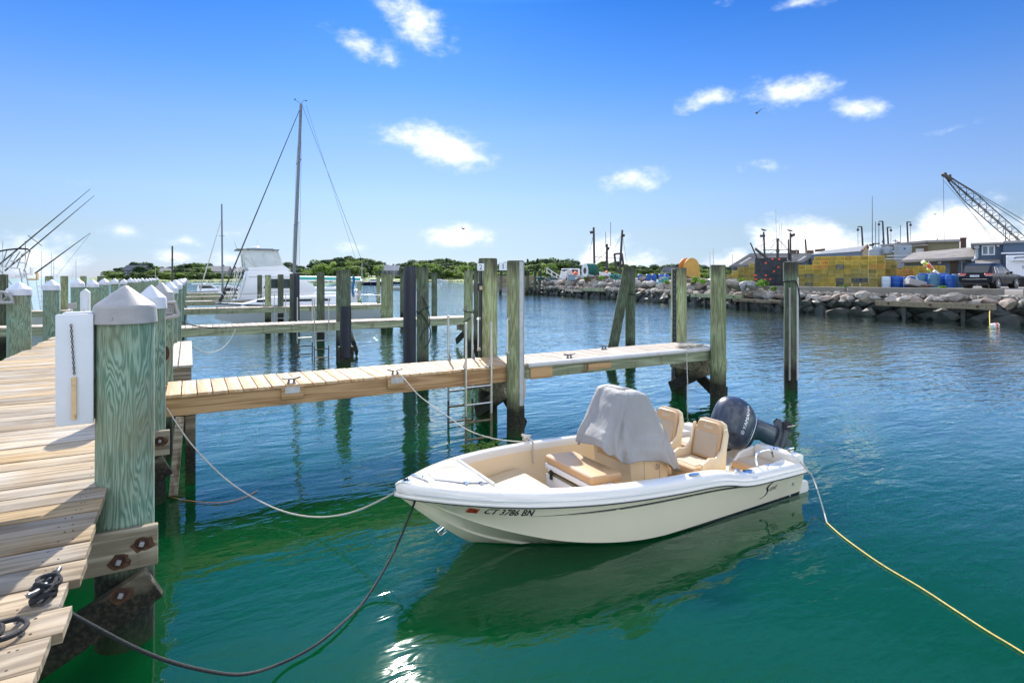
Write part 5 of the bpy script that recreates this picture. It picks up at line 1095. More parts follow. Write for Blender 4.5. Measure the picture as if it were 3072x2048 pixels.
for s_ in (-1, 1): mb.tube([(mx-.1, s_*1.35, 1.1), (mx+(mt-mx)*.70, s_*.9, 1.5+(ztop-1.5)*.70), (mt, 0, ztop-.1)], .009, 5); mb.tube([(mx, s_*1.3, 1.1), (mx+(mt-mx)*.38, s_*.9, 1.5+(ztop-1.5)*.38)], .008, 5)
mb.build('stay', M['wire'], sb)
mb = MB(); mb.tube([(mx-.1, 0, 2.6), (mx-4.3, 0, 2.55)], .07, 8); mb.build('boom', M['hull_white'], sb); mb = MB(); mb.tube([(mx-.2, 0, 2.72), (mx-4.2, 0, 2.66)], .12, 8); mb.build('sail_cover', M['teal'], sb)
mb = MB()
for x in (1.2, 2.6, 4.2, 5.8, 7.4, 9.0):
    for s_ in (-1, 1): mb.tube([(x, s_*(1.55 if x < 6 else 1.55-(x-6)*.28), 1.05), (x, s_*(1.55 if x < 6 else 1.55-(x-6)*.28), 1.68)], .014, 6)
mb.build('stanchion', M['steel'], sb); mb = MB()
for s_ in (-1, 1): mb.tube([(.2, s_*1.0, 1.6), (6, s_*1.55, 1.66), (9.0, s_*.7, 1.68), (LS-.6, s_*.15, 1.75)], .008, 5)
mb.tube(spline([(9.2, .65, 1.1), (9.5, .6, 1.75), (LS-.2, 0, 1.8), (9.5, -.6, 1.75), (9.2, -.65, 1.1)], 5), .018, 6); mb.tube(spline([(1.0, 1.2, 1.0), (.3, 1.1, 1.65), (.0, 0, 1.65), (.3, -1.1, 1.65), (1.0, -1.2, 1.0)], 5), .018, 6); mb.tube(spline([(1.9, .5, 1.1), (1.9, .5, 1.9), (1.9, -.5, 1.9), (1.9, -.5, 1.1)], 4), .016, 6); mb.build('pulpit', M['steel'], sb)
mb = MB(); mb.lathe([(.30, 0), (.32, .02), (.30, .04)], 16); mb.xf(Matrix.Translation((1.4, 0, 1.6)) @ Matrix.Rotation(R(90), 4, 'Y')); mb.build('steering_wheel', M['steel'], sb); mb = MB(); mb.bar((5.2-.05, 1.6, 1.1), (5.2, 1.6, 3.0), .12, .12); mb.build('fender_sock', M['blue_sail'], sb) if False else None
fl = thing('furled_flag', 'blue furled cloth hanging from a staff at the sailboat stern', 'flag', (WY(1059, HOR, 36.5).x, 36.5, 1.0)); mb = MB(); mb.tube([(0, 0, 0), (0, 0, 1.9)], .014, 6); mb.build('staff', M['steel'], fl); mb = MB(); mb.tube(spline([(.02, 0, 1.85), (.06, 0, 1.5), (-.03, 0, 1.0), (.03, 0, .5)], 4), [.03]+[.08]*11+[.03], 7); mb.build('cloth', M['blue_sail'], fl)
# smaller boats up the dock
def small_boat(px, Y, L, label, hullm, rz=0, cabin=True, z=.75):
    p = WY(px, HOR, Y); o = thing('motor_boat', label, 'boat', (p.x, Y, 0), rz); hull_loft(L, L*.34, z+.25, z, .3, hullm, o)
    if cabin:
        mb = MB(); mb.prism([(L*.28, z), (L*.30, z+.95), (L*.52, z+.95), (L*.62, z+.35), (L*.8, z+.12)], 1, -L*.11, L*.11); c_ = mb.build('cabin', M['hull_white'], o, bevel=.03)
        mb = MB(); mb.prism([(L*.32, z+.45), (L*.32, z+.82), (L*.50, z+.82), (L*.575, z+.45)], 1, -L*.11-.012, L*.11+.012); mb.build('window', M['glass_dark'], c_)
        mb = MB(); mb.bb(L*.2, L*.54, -L*.13, L*.13, z+1.0, z+1.06); mb.build('hardtop', M['hull_white'], o, bevel=.02); mb = MB(); mb.lathe([(.2, z+1.06), (.2, z+1.16), (.05, z+1.2)], 10, (L*.4, 0, 0)); mb.build('radar_dome', M['hull_white'], o)
    mb = MB(); mb.tube(spline([(L*.6, L*.13, z+.2), (L*.7, L*.12, z+.6), (L*.96, 0, z+.8), (L*.7, -L*.12, z+.6), (L*.6, -L*.13, z+.2)], 5), .02, 6); mb.build('bow_rail', M['steel'], o); return o
small_boat(648, 60, 6.5, 'white cuddy boat with hardtop and radar in a far slip', 'hull_white', 0)
small_boat(590, 72, 7.5, 'white boat with dark cockpit in the farthest visible slip', 'hull_white', 0)
small_boat(690, 68, 6.0, 'white express boat behind the yacht ladder', 'hull_white', 0)
nb = small_boat(1080, 200, 12.5, 'navy hulled cabin boat with white house moored in open water', 'hull_navy', -TH, True, 1.1)
small_boat(1178, 235, 8, 'small dark sailboat hull moored near the far lawn', 'hull_navy', -TH, False, .8)
small_boat(1300, 330, 9, 'small white boat moored close to the far shore', 'hull_white', -TH, True, .8)
small_boat(1180, 120, 6, 'small teal and white skiff moored beyond the pilings', 'hull_grey', -TH, False, .6)
small_boat(535, 92, 8, 'white boat hidden among the far dock pilings', 'hull_white', 0)
def bare_mast(px, d, top, base, label, rad=.09, mat='mast_grey', lean=0, stay=None):
    p = WD(px, HOR, d); z0 = H+(HOR-base)/FPX*d; z1 = H+(HOR-top)/FPX*d; o = thing('boat_mast', label, 'mast', (p.x, p.y, 0)); mb = MB(); mb.tube([(0, 0, min(z0, .3)), (Rv.x*lean, Rv.y*lean, z1)], [rad, rad*.7], 8); mb.build('spar', M[mat], o)
    mb = MB(); mb.bar((Rv.x*lean-Rv.x*.3, Rv.y*lean-Rv.y*.3, z0+(z1-z0)*.6), (Rv.x*lean+Rv.x*.3, Rv.y*lean+Rv.y*.3, z0+(z1-z0)*.6), .04, .04); mb.build('spreader', M[mat], o)
    if stay:
        q = WD(stay[0], stay[1], d); mb = MB(); mb.tube([(Rv.x*lean, Rv.y*lean, z0+(z1-z0)*stay[2]), (q.x-p.x, q.y-p.y, q.z)], [.02, stay[3]], 6); mb.build('stay', M['mast_pale'], o)
    return o
bare_mast(668, 58, 612, 850, 'slim dark mast with furled sail standing beyond the yacht stern', .10, 'mast_grey', -.1, (600, 872, .82, .07))
bare_mast(517, 70, 738, 840, 'short dark pole mast with a crosstree above the far trees', .13, 'mast_dark')
for px, d, tp, lb in ((124, 120, 753, 'thin pale mast over the open side horizon, tallest there'), (154, 140, 757, 'thin pale mast beside the tallest one on the horizon'), (161, 130, 781, 'short pale mast close beside a thin mast on the horizon'), (228, 130, 778, 'pale mast with a slanting stay above the capped pilings'), (8, 90, 722, 'pale mast behind the tower boat'), (466, 240, 802, 'small white sailing mast by the far point'), (1086, 198, 790, 'pale mast behind the navy cabin boat'), (1182, 230, 798, 'thin mast of the small dark sailboat near the lawn')):
    bare_mast(px, d, tp, 836, lb, .07 if d < 150 else .11, 'mast_pale', 0, (px-14, 834, .9, .02) if px in (228, 1086) else None)
for px, d, tp, lb in ((2140, 110, 745, 'pale mast behind the yellow net spool, taller of two'), (2131+120*0, 1, 0, '') if False else (2130, 118, 758, 'pale mast behind the yellow net spool, shorter of two'), (2197, 100, 763, 'short grey mast with a stay left of the long roof')):
    bare_mast(px, d, tp, 850, lb, .09, 'mast_pale', 0, (px-10, 800, .9, .02))
# tower boat on the open side
tb_p = WD(40, HOR, 33); tb = thing('sportfishing_boat', 'white sportfishing boat with tubular tower and raised outriggers', 'boat', (tb_p.x, tb_p.y, 0), R(180))
hull_loft(10, 3.4, 1.7, 1.1, .6, 'hull_white', tb)
def TP(px, py, off=0): p = WD(px, py, 33+off); return Matrix.Rotation(-math.pi, 3, 'Z') @ (p-Vector((tb_p.x, tb_p.y, 0)))
mb = MB()
for off in (0, 1.6):
    for a, b in (((90, 750), (72, 815)), ((90, 750), (66, 762)), ((20, 752), (4, 800)), ((60, 755), (30, 800)), ((42, 757), (15, 800)), ((66, 762), (50, 806)), ((4, 800), (58, 806)), ((32, 783), (80, 790)), ((76, 812), (98, 930)), ((58, 806), (66, 848)), ((0, 812), (34, 853)), ((34, 833), (80, 833)), ((76, 723), (76, 800))): mb.tube([TP(*a, off), TP(*b, off)], .032, 6)
for a in ((90, 750), (66, 762), (20, 752), (76, 815), (4, 800)): mb.tube([TP(*a, 0), TP(*a, 1.6)], .032, 6)
mb.build('tower_frame', M['steel'], tb)
rg4 = [TP(-6, 752, -.1), TP(20, 747, -.1), TP(60, 743, -.1), TP(84, 745, -.1), TP(92, 752, -.1)]; mb = MB(); mb.loft([[p, p+Vector((0, 0, -.10))] + [q+Vector((0, 0, -.10)), q] for p, q in zip(rg4, [TP(-6, 752, 1.9), TP(20, 747, 1.9), TP(60, 743, 1.9), TP(84, 745, 1.9), TP(92, 752, 1.9)])], True, True); mb.build('tower_top', M['canvas_black'], tb)
for (x0_, y0_, x1_, y1_, off, nm) in ((-10, 800, 272, 566, 0, 'a'), (15, 812, 284, 586, 1.6, 'b'), (105, 820, 272, 698, .8, 'c')):
    mb = MB(); mb.tube([TP(x0_, y0_, off), TP((x0_+x1_)/2, (y0_+y1_)/2, off), TP(x1_, y1_, off)], [.05, .035, .012], 6)
    f = .37; cx_, cy_ = x0_+(x1_-x0_)*f, y0_+(y1_-y0_)*f
    if nm != 'c': mb.tube([TP(cx_-11, cy_-8, off), TP(cx_+11, cy_+9, off)], .018, 5)
    mb.build('outrigger', M['mast_dark'], tb)
mb = MB(); mb.tube([TP(272, 700, .5), TP(168, 830, .5)], .008, 4); mb.build('rigging_line', M['wire'], tb)
mb = MB(); mb.prism([(2.2, 1.1), (2.2, 2.3), (3.0, 2.6), (5.0, 2.5), (6.6, 1.6)], 1, -1.3, 1.3); mb.build('cabin', M['hull_white'], tb, bevel=.05); mb = MB(); mb.prism([(2.9, 1.75), (3.2, 2.3), (5.0, 2.25), (5.9, 1.75)], 1, -1.32, 1.32); mb.build('window', M['glass_dark'], tb)
for k, (px, py) in enumerate(((60, 828), (80, 822), (98, 838))):
    q = TP(px, py, .6); mb = MB(); mb.box(q, (.5, .5, .1)); mb.box(q+Vector((-.22, 0, .22)), (.08, .5, .4)); mb.build('helm_chair', M['hull_white' if k < 2 else 'rusty_wood'], tb, bevel=.03)
lr = WD(108, 930, 24.5); o = thing('boarding_ladder', 'white folding boarding ladder leaning on the open side finger pier', 'ladder', lr)
mb = MB()
for dx in (0, .35): mb.tube([(dx+.15, 0, 0), (dx-.05, .3, 1.25)], .025, 6)
for k in range(5): mb.tube([(.12-.04*k, .05+.055*k, .15+.22*k), (.47-.04*k, .05+.055*k, .15+.22*k)], .02, 6)
mb.build('ladder', M['trim_white'], o)
ob = thing('cabin_cruiser', 'white cruiser with tan canvas top behind the left capped pilings', 'boat', (WD(185, HOR, 29).x, WD(185, HOR, 29).y, 0), R(180)); hull_loft(8, 2.9, 1.4, .95, .5, 'hull_white', ob)
mb = MB(); mb.prism([(2.0, 1.0), (2.2, 2.0), (2.4, 2.3), (5.2, 2.15), (5.4, 1.9), (6.3, 1.2)], 1, -1.2, 1.2); mb.build('canvas_top', M['tan_mesh'], ob, bevel=.05); mb = MB(); mb.prism([(2.4, 1.35), (2.5, 1.95), (4.9, 1.85), (5.7, 1.35)], 1, -1.215, 1.215); mb.build('window', M['glass_dark'], ob)
for i, (px, d, lb) in enumerate(((147+0, 26, 'weathered brown dock piling without cap behind the open side row, nearest the cruiser'), (193, 27, 'uncapped brown piling standing in the open side slips'), (250, 31, 'uncapped piling with white strip in the open side slips'), (300, 36, 'dark uncapped piling far along the open side slips'), (10, 22, 'dark green piling beside the tower boat slip'), (3, 19.5, 'dark green piling at the edge of the tower boat slip'))):
    mooring(px, d, .15, 828 if i < 4 else 823, 'bare_piling' if i < 3 else 'dark_piling', lb)
# ------------------------------------------------------------------ working wharf across the basin
ZL = 1.98
wall_pts = [Vector((44.5, -12)), Vector((43.2, 0)), Vector((42.3, 12)), Vector((41.8, 22)), Vector((42.1, 29)), Vector((43.9, 40)), Vector((46.6, 54)), Vector((48.6, 70)), Vector((50.2, 90)), Vector((51, 112))]
def wall_at(s):                                  # arc length from the first point -> point, tangent
    for a, b in zip(wall_pts, wall_pts[1:]):
        l = (b-a).length
        if s <= l: t_ = (b-a)/l; return a+t_*s, t_
        s -= l
    return wall_pts[-1], (wall_pts[-1]-wall_pts[-2]).normalized()
WL = sum((b-a).length for a, b in zip(wall_pts, wall_pts[1:]))
mb = MB(); rows = []
for i in range(60):
    p, t_ = wall_at(WL*i/59); n = Vector((t_.y, -t_.x))
    rows.append([(p.x+n.x*o_, p.y+n.y*o_, z) for o_, z in ((.6, -1.0), (.9, 1.2), (1.7, ZL-.05), (2.4, ZL), (60, ZL+.05), (160, ZL+.1), (161, -1))])
mb.loft(rows, False); tag(mb.build('wharf_ground', M['asphalt'], sharp=40), kind='structure')
bw = thing('stone_seawall', 'rough stone sea wall with dark wet base below the wharf', 'sea wall')
def rock_mesh(seed, mat):
    bm = bmesh.new(); bmesh.ops.create_icosphere(bm, subdivisions=2, radius=.5); rg = random.Random(seed); off = Vector((rg.uniform(0, 50),)*3)
    cuts = [(Vector((rg.uniform(-1, 1), rg.uniform(-1, 1), rg.uniform(-1, 1))).normalized(), rg.uniform(.22, .38)) for _ in range(13)]
    for v in bm.verts:
        c = v.co.copy()
        for n, d in cuts:
            k = c.dot(n)
            if k > d: c -= n*(k-d)
        v.co = c*(1+.10*mnoise.noise(c*4+off))*1.35
    for e in bm.edges:
        if len(e.link_faces) == 2 and e.calc_face_angle(0) > R(14): e.smooth = False
    for f in bm.faces: f.smooth = True
    me = bpy.data.meshes.new('stone'); bm.to_mesh(me); bm.free(); me.materials.append(M[mat]); return me
RK = {mt: [rock_mesh(i*7+k*100, mt) for i in range(5)] for k, mt in enumerate(('rock_pale', 'rock_brown', 'rock_wet'))}
rg = random.Random(17); nstone = 0
def stone(s, off, z, sx, sy, sz, mt):
    global nstone
    p, t_ = wall_at(s); n = Vector((t_.y, -t_.x)); nstone += 1
    o = link('stone', rg.choice(RK[mt]), bw, (p.x+n.x*off, p.y+n.y*off, z), (rg.uniform(-.15, .15), rg.uniform(-.15, .15), math.atan2(t_.y, t_.x)+rg.uniform(-.25, .25))); o.scale = (sx, sy, sz)
s = 10.0
while s < 96:                                   # wet courses
    w = rg.uniform(.9, 1.9); stone(s, .15+rg.uniform(-.1, .15), rg.uniform(.05, .2), w*1.1, 1.0, rg.uniform(.8, 1.1), 'rock_wet'); s += w*.92
s = 10.3
while s < 96:
    w = rg.uniform(.8, 1.7); stone(s, .35+rg.uniform(-.1, .15), rg.uniform(.6, .75), w*1.1, 1.0, rg.uniform(.6, .85), 'rock_wet'); s += w*.92
s = 10.0
while s < 96:                                   # dry courses
    w = rg.uniform(.45, 1.15); stone(s, .5+rg.uniform(-.15, .1), rg.uniform(1.12, 1.25), w*1.15, 1.0, rg.uniform(.5, .75), rg.choice(('rock_pale', 'rock_pale', 'rock_brown'))); s += w*.9
s = 46.0
while s < 96:                                   # tipped boulders above the wall on the far stretch
    w = rg.uniform(.8, 1.7); stone(s, 1.0+rg.uniform(-.3, .3), rg.uniform(1.65, 1.95), w*1.2, 1.2, rg.uniform(.8, 1.1), rg.choice(('rock_pale', 'rock_pale', 'rock_brown')))
    if rg.random() < .7: stone(s+.3, 1.9+rg.uniform(-.3, .3), rg.uniform(2.2, 2.5), w*1.1, 1.2, rg.uniform(.7, .9), rg.choice(('rock_pale', 'rock_brown', 'rock_brown')))
    s += w*.85
for s_, w in ((13, .9), (19, 1.1), (29.5, 1.2), (24, 1.0), (35, 1.2), (44.5, 1.3), (46, 1.0)): stone(s_, .42, 1.30, w, .9, .85, 'rock_pale')
mb = MB(); rg2 = random.Random(8)
for k in range(900):
    p, t_ = wall_at(rg2.uniform(8, 48)); n = Vector((t_.y, -t_.x)); o_ = rg2.uniform(.55, 1.15); q = rg2.uniform(.08, .26)
    mb.box((p.x+n.x*o_, p.y+n.y*o_, 1.42+o_*.12+rg2.uniform(-.05, .06)), (q*1.5, q, q*.8), Matrix.Rotation(rg2.uniform(0, 3), 3, 'Z') @ Matrix.Rotation(rg2.uniform(-.5, .5), 3, 'X'))
rb = mb.build('rubble', M['rubble'], bw); rb['kind'] = 'stuff'
# concrete kerb wall sections
def kerb(s0, s1, z0, z1, label):
    o = thing('concrete_wall', label, 'wall'); mb = MB(); rows = []; k = max(2, int((s1-s0)/1.5))
    for i in range(k+1):
        p, t_ = wall_at(s0+(s1-s0)*i/k); n = Vector((t_.y, -t_.x)); rows.append([(p.x+n.x*a, p.y+n.y*a, z) for a, z in ((1.0, z0), (1.02, z1-.03), (1.05, z1), (1.42, z1), (1.45, z1-.03), (1.45, z0))])
    mb.loft(rows, True, True); mb.build('section', M['concrete'], o, sharp=40)
kerb(6, 26.3, 1.40, 2.06, 'long stained concrete kerb wall in front of the parked black car'); kerb(27.3, 36.6, 1.40, 2.04, 'stained concrete kerb wall in front of the blue barrels'); kerb(36.9, 46.5, 1.40, 2.02, 'concrete kerb wall in front of the tall yellow trap stack')
# timber walers along the wall
def waler(pxa, pya, pxb, pyb, hgt, label, mat='green_beam', z=1.0):
    def pt(px, py):
        r = ray(px, py); best = None
        for i in range(800):
            p, t_ = wall_at(WL*i/799); v = Vector((r.x, r.y)); k = p.dot(v)/v.dot(v); e = (p-v*k).length
            if best is None or e < best[0]: best = (e, p, t_, i)
        return best
    a, b = pt(pxa, pya), pt(pxb, pyb); o = thing('timber_waler', label, 'timber'); mb = MB(); rows = []
    for i in range(9):
        p, t_ = wall_at(WL*(a[3]+(b[3]-a[3])*i/8)/799); n = Vector((t_.y, -t_.x)); rows.append([(p.x+n.x*c, p.y+n.y*c, zz) for c, zz in ((-.62, z-hgt/2), (-.62, z+hgt/2), (-.30, z+hgt/2), (-.30, z-hgt/2))])
    mb.loft(rows, True, True); mb.build('beam', M[mat], o, sharp=40)
    for i in (1, 4, 7):
        c = rows[i][0]; m_ = MB(); m_.cyl((c[0]-.03, c[1], z), (c[0]+.02, c[1], z), .07, .07, 8); m_.build('bolt', M['rust'], o)
    for i in (2, 6):
        c = rows[i][3]; m_ = MB(); m_.bb(c[0]-.05, c[0]+.15, c[1]-.12, c[1]+.12, -.8, z-hgt/2-.002); m_.build('post', M['rock_wet'], o)
waler(2640, 915, 2996, 945, .34, 'long weathered timber beam bolted along the wall below the car', 'tidal_beam', .98)
waler(2215, 900, 2352, 905, .30, 'dark timber beam low on the wall below the black traps', 'tidal_beam', .75)
waler(2088, 890, 2240, 892, .34, 'pale green timber beam on the wall left of the grey bin pieces', 'green_beam', 1.0)
waler(1750, 868, 1822, 870, .38, 'pale green timber beam on the far stone wall', 'green_beam', 1.1); waler(1706, 873, 1755, 873, .30, 'short pale timber on the far stone wall', 'grey_plank', .9)
# ------------------------------------------------------------------ lobster traps, each its own thing
def trap_mesh(mat, net=True):
    w, d, h = .53, .95, .345; mb = MB(); t_ = .017
    for x in (-w/2, w/2):
        for z in (0, h): mb.bar((x, 0, z), (x, d, z), t_, t_)
        for y in (0, d): mb.bar((x, y, 0), (x, y, h), t_, t_)
    for y in (0, d):
        for z in (0, h): mb.bar((-w/2, y, z), (w/2, y, z), t_, t_)
    q = .011
    for k in range(1, 7):
        x = -w/2+w*k/7
        for y in (0, d): mb.bar((x, y, 0), (x, y, h), q, q)
        mb.bar((x, 0, h), (x, d, h), q, q)
    for k in range(1, 5):
        z = h*k/5
        for y in (0, d): mb.bar((-w/2, y, z), (w/2, y, z), q, q)
        for x in (-w/2, w/2): mb.bar((x, 0, z), (x, d, z), q, q)
    for k in range(1, 12):
        y = d*k/12; mb.bar((-w/2, y, h), (w/2, y, h), q, q)
        for x in (-w/2, w/2): mb.bar((x, y, 0), (x, y, h), q, q)
    ins = MB(); ins.bb(-w/2+.03, w/2-.03, .06, .075, .02, h-.02); ins.bb(-w/2+.03, w/2-.03, d*.5, d*.5+.012, .02, h-.02); ins.bb(-w/2+.02, w/2-.02, .02, d-.02, .01, .018)
    return mb.mesh('wire_cage', M[mat]), ins.mesh('inner_net', M['trap_net' if mat != 'trap_dark' else 'trap_dark']) 
TRM = {k: trap_mesh(k) for k in ('trap_yellow', 'trap_olive', 'trap_orange', 'trap_blue', 'trap_dark')}
# solid-looking infill panel behind the wire, tinted like the trap, as the doubled wire reads
for k in list(TRM):
    pn = MB(); pn.bb(-.215, .215, .10, .108, .045, .30); TRM[k] = TRM[k]+(pn.mesh('end_panel', M[k]),)
rt2 = random.Random(31)
def trap(p, rz, kind, label, group):
    o = thing('lobster_trap', label, 'trap', p, rz, group); cg, ins, pn = TRM[kind]
    link('wire_cage', cg, o); link('inner_net', ins, o); link('end_panel', pn, o); return o
def trap_stack(pA, pB, ncol, rows_fn, kind_fn, label_fn, group, depth_rows=1, z0=ZL):
    A, B = Vector(pA), Vector(pB); t_ = (B-A).normalized(); n = Vector((-t_.y, t_.x)); 
    if n.dot(Vector((A.x, A.y))) < 0: n = -n
    pitch = (B-A).length/ncol; rz = math.atan2(t_.y, t_.x)
    if Vector((-math.sin(rz), math.cos(rz))).dot(n) < 0: rz += math.pi
    for dr in range(depth_rows):
        for c in range(ncol):
            nr = rows_fn(c, dr)
            for r_ in range(nr):
                if dr > 0 and r_ < nr-2: continue                 # hidden ones behind are not built
                k = kind_fn(c, r_, dr); q = A+t_*pitch*(c+.5)+n*(1.0*dr)
                o = trap((q.x+rt2.uniform(-.02, .02), q.y+rt2.uniform(-.02, .02), z0+r_*.357+.01), rz+rt2.uniform(-.03, .03), k, label_fn(k), group); o.scale = (pitch/.545, 1, 1)
P2 = lambda px, d: (WD(px, HOR, d).x, WD(px, HOR, d).y)
def kf(c, r_, dr):
    if (c, r_) in ((2, 2), (6, 1), (6, 0), (9, 1), (8, 1), (2, 0)): return 'trap_blue'
    if (c, r_) in ((6, 4),): return 'trap_blue'
    if r_ >= 4: return 'trap_yellow' if rt2.random() < .9 else 'trap_orange'
    if r_ == 3: return rt2.choice(('trap_yellow', 'trap_olive'))
    return rt2.choice(('trap_olive', 'trap_olive', 'trap_yellow')) if rt2.random() < .93 else 'trap_dark'
def rf(c, dr): return (6 if c < 3 else 7)-(0 if dr == 0 else -1 if 2 < c else 0)
LBL = {'trap_yellow': 'yellow', 'trap_olive': 'olive brown', 'trap_blue': 'dark blue', 'trap_orange': 'orange', 'trap_dark': 'black'}
lf = lambda k: LBL[k]+' wire lobster trap in the tallest trap stack beside the outer mooring piling'
class G_(dict): pass
def stack(*a, **k): trap_stack(*a, **k)
A_, B_ = P2(2372, 47.5), P2(2655, 44.0)
_old = trap
def trap(p, rz, kind, label, group): return _old(p, rz, kind, label, group+', '+LBL[kind]+' ones')
stack(A_, B_, 12, lambda c, dr: 5 if c < 3 else 6 if dr == 0 else 7, kf, lf, 'traps of the tallest stack', 2)
stack(P2(2655, 46.5), P2(2690, 46.0), 2, lambda c, dr: 6, lambda c, r_, dr: 'trap_olive', lambda k: 'olive brown wire lobster trap on the shaded end of the tallest stack', 'traps on the end of the tallest stack')
stack(P2(2264, 50.5), P2(2362, 49.5), 6, lambda c, dr: 7, lambda c, r_, dr: 'trap_dark', lambda k: 'black wire lobster trap with red tags in the black stack', 'traps of the black stack')
stack(P2(2180, 56), P2(2265, 54), 5, lambda c, dr: (3, 4, 5, 5, 6)[c], lambda c, r_, dr: rt2.choice(('trap_olive', 'trap_yellow')), lambda k: LBL[k]+' wire lobster trap in the low stack left of the black traps', 'traps of the low stack left of the black one')
stack(P2(2705, 52), P2(2835, 50), 10, lambda c, dr: 5, lambda c, r_, dr: 'trap_yellow' if r_ > 1 and c > 1 else 'trap_olive', lambda k: LBL[k]+' wire lobster trap in the row behind the barrels by the shed', 'traps in the row by the shed')
stack(P2(2658, 46.5), P2(2742, 45.5), 5, lambda c, dr: 4 if c < 4 else 4, lambda c, r_, dr: 'trap_orange' if r_ in (2, 3) else rt2.choice(('trap_olive', 'trap_orange')), lambda k: LBL[k]+' wire lobster trap in the low pile just behind the barrels', 'traps in the low pile behind the barrels')
rt3 = random.Random(2)
for k in range(11):
    px = rt3.choice((2268, 2282, 2295, 2302, 2313, 2322, 2336, 2350)); q = WD(px+rt3.uniform(-5, 5), HOR, 49.2); o = thing('trap_tag', 'red square tag tied on the front of the black traps', 'tag', (q.x, q.y, ZL+rt3.choice((.25, .6, .95, 1.3, 1.66, 2.02, 2.35))), -TH, 'red tags on the black traps'); mb = MB(); mb.bb(-.075, .075, -.02, .02, -.065, .065); mb.build('plate', M['trap_tag'], o)
# barrels
def barrel_mesh(kind):
    mb = MB(); mb.lathe([(.26, 0), (.285, .02), (.295, .28), (.30, .30), (.295, .32), (.295, .58), (.30, .60), (.295, .62), (.285, .86), (.26, .88), (.25, .885), (.25, .865), (.02, .865)], 18); return mb.mesh('shell', M[kind])
BM_ = {k: barrel_mesh(k) for k in ('barrel_blue', 'barrel_teal', 'barrel_white')}
BLB = {'barrel_blue': 'bright blue plastic barrel in the row beside the parked black car', 'barrel_teal': 'faded grey blue open drum in the row beside the parked black car', 'barrel_white': 'pale white plastic barrel at the end of the barrel row'}
for px, d, k, s_ in ((2658, 43.6, 'barrel_white', 1), (2685, 43.8, 'barrel_blue', 1.05), (2702, 44.6, 'barrel_blue', 1.0), (2722, 43.9, 'barrel_blue', .95), (2745, 44.6, 'barrel_blue', 1.05), (2763, 43.2, 'barrel_teal', 1.12), (2787, 43.0, 'barrel_blue', 1.02), (2802, 42.4, 'barrel_teal', 1.2), (2820, 42.8, 'barrel_blue', 1.08), (2836, 43.0, 'barrel_blue', 1.12), (2852, 42.0, 'barrel_blue', 1.12), (2872, 42.2, 'barrel_teal', 1.2), (2795, 45, 'barrel_blue', 1.3), (2830, 45.2, 'barrel_blue', 1.3), (2770, 45.5, 'barrel_blue', 1.3), (2885, 43.8, 'barrel_blue', 1.2)):
    q = WD(px, HOR, d); o = thing('plastic_barrel', BLB[k], 'barrel', (q.x, q.y, ZL), 0, 'barrels in the row: '+k[7:]); o.scale = (s_, s_, s_*.95); link('shell', BM_[k], o)
    mb = MB(); mb.cyl((.1, 0, .86), (.1, 0, .90), .035, .035, 8); mb.build('bung', M[k], o)
for px, d, k in ((1983, 66, 'barrel_blue'), (1945, 68, 'barrel_blue'), (1920, 69, 'barrel_blue'), (1962, 68.5, 'barrel_blue'), (2000, 67, 'barrel_blue')):
    q = WD(px, HOR, d); o = thing('plastic_barrel', 'blue plastic barrel standing behind the boulders by the teal tarp', 'barrel', (q.x, q.y, ZL+.25), 0, 'barrels behind the boulders'); link('shell', BM_[k], o); mb = MB(); mb.cyl((.1, 0, .86), (.1, 0, .90), .035, .035, 8); mb.build('bung', M[k], o)
q = WD(2735, HOR, 42.6); o = thing('hose_coil', 'white hose loop lying over the blue barrels', 'hose', (q.x, q.y, ZL)); mb = MB(); mb.tube([(Rv.x*.5*math.cos(a), Rv.y*.5*math.cos(a), .45+.42*math.sin(a)) for a in [i*.3 for i in range(20)]], .03, 6); mb.build('hose', M['trim_white'], o)
q = WD(2745, HOR, 41.8); o = thing('rope_heap', 'grey crate with a heap of old rope on the wharf edge', 'rope', (q.x, q.y, ZL)); mb = MB(); mb.box((0, 0, .3), (1.3, .7, .5), Matrix.Rotation(.3, 3, 'Y') @ Matrix.Rotation(-TH, 3, 'Z')); mb.build('crate', M['trim_grey'], o, bevel=.05); mb = MB(); rg = random.Random(3); mb.tube(spline([(rg.uniform(-.5, .9), rg.uniform(-.5, .1)-.5, .08+.004*k) for k in range(40)], 3), .03, 5); mb.build('rope', M['junk_brown'], o)
# marker buoys on sticks
q = WD(2790, HOR, 47); o = thing('marker_buoys', 'yellow and pink marker buoys on leaning white sticks over the barrels', 'buoy', (q.x, q.y, ZL))
def LP(px, py): return WD(px, py, 47)-Vector((q.x, q.y, ZL))
mb = MB(); mb.tube([LP(2800, 828), LP(2775, 793)], .03, 6); mb.tube([LP(2812, 820), LP(2785, 785)], .03, 6); mb.build('stick', M['trim_white'], o)
mb = MB(); mb.cyl(LP(2778, 792), LP(2768, 785), .16, .16, 10); mb.cyl(LP(2770, 795), LP(2774, 799), .03, .03, 8); mb.cyl(LP(2788, 813), LP(2784, 806), .11, .13, 10); mb.build('yellow_float', M['buoy_yellow'], o); mb = MB(); mb.cyl(LP(2792, 806), LP(2783, 792), .17, .12, 10); mb.build('pink_float', M['buoy_orange'], o); mb = MB(); mb.cyl(LP(2812, 821), LP(2802, 812), .16, .12, 10); mb.build('white_float', M['trim_white'], o)
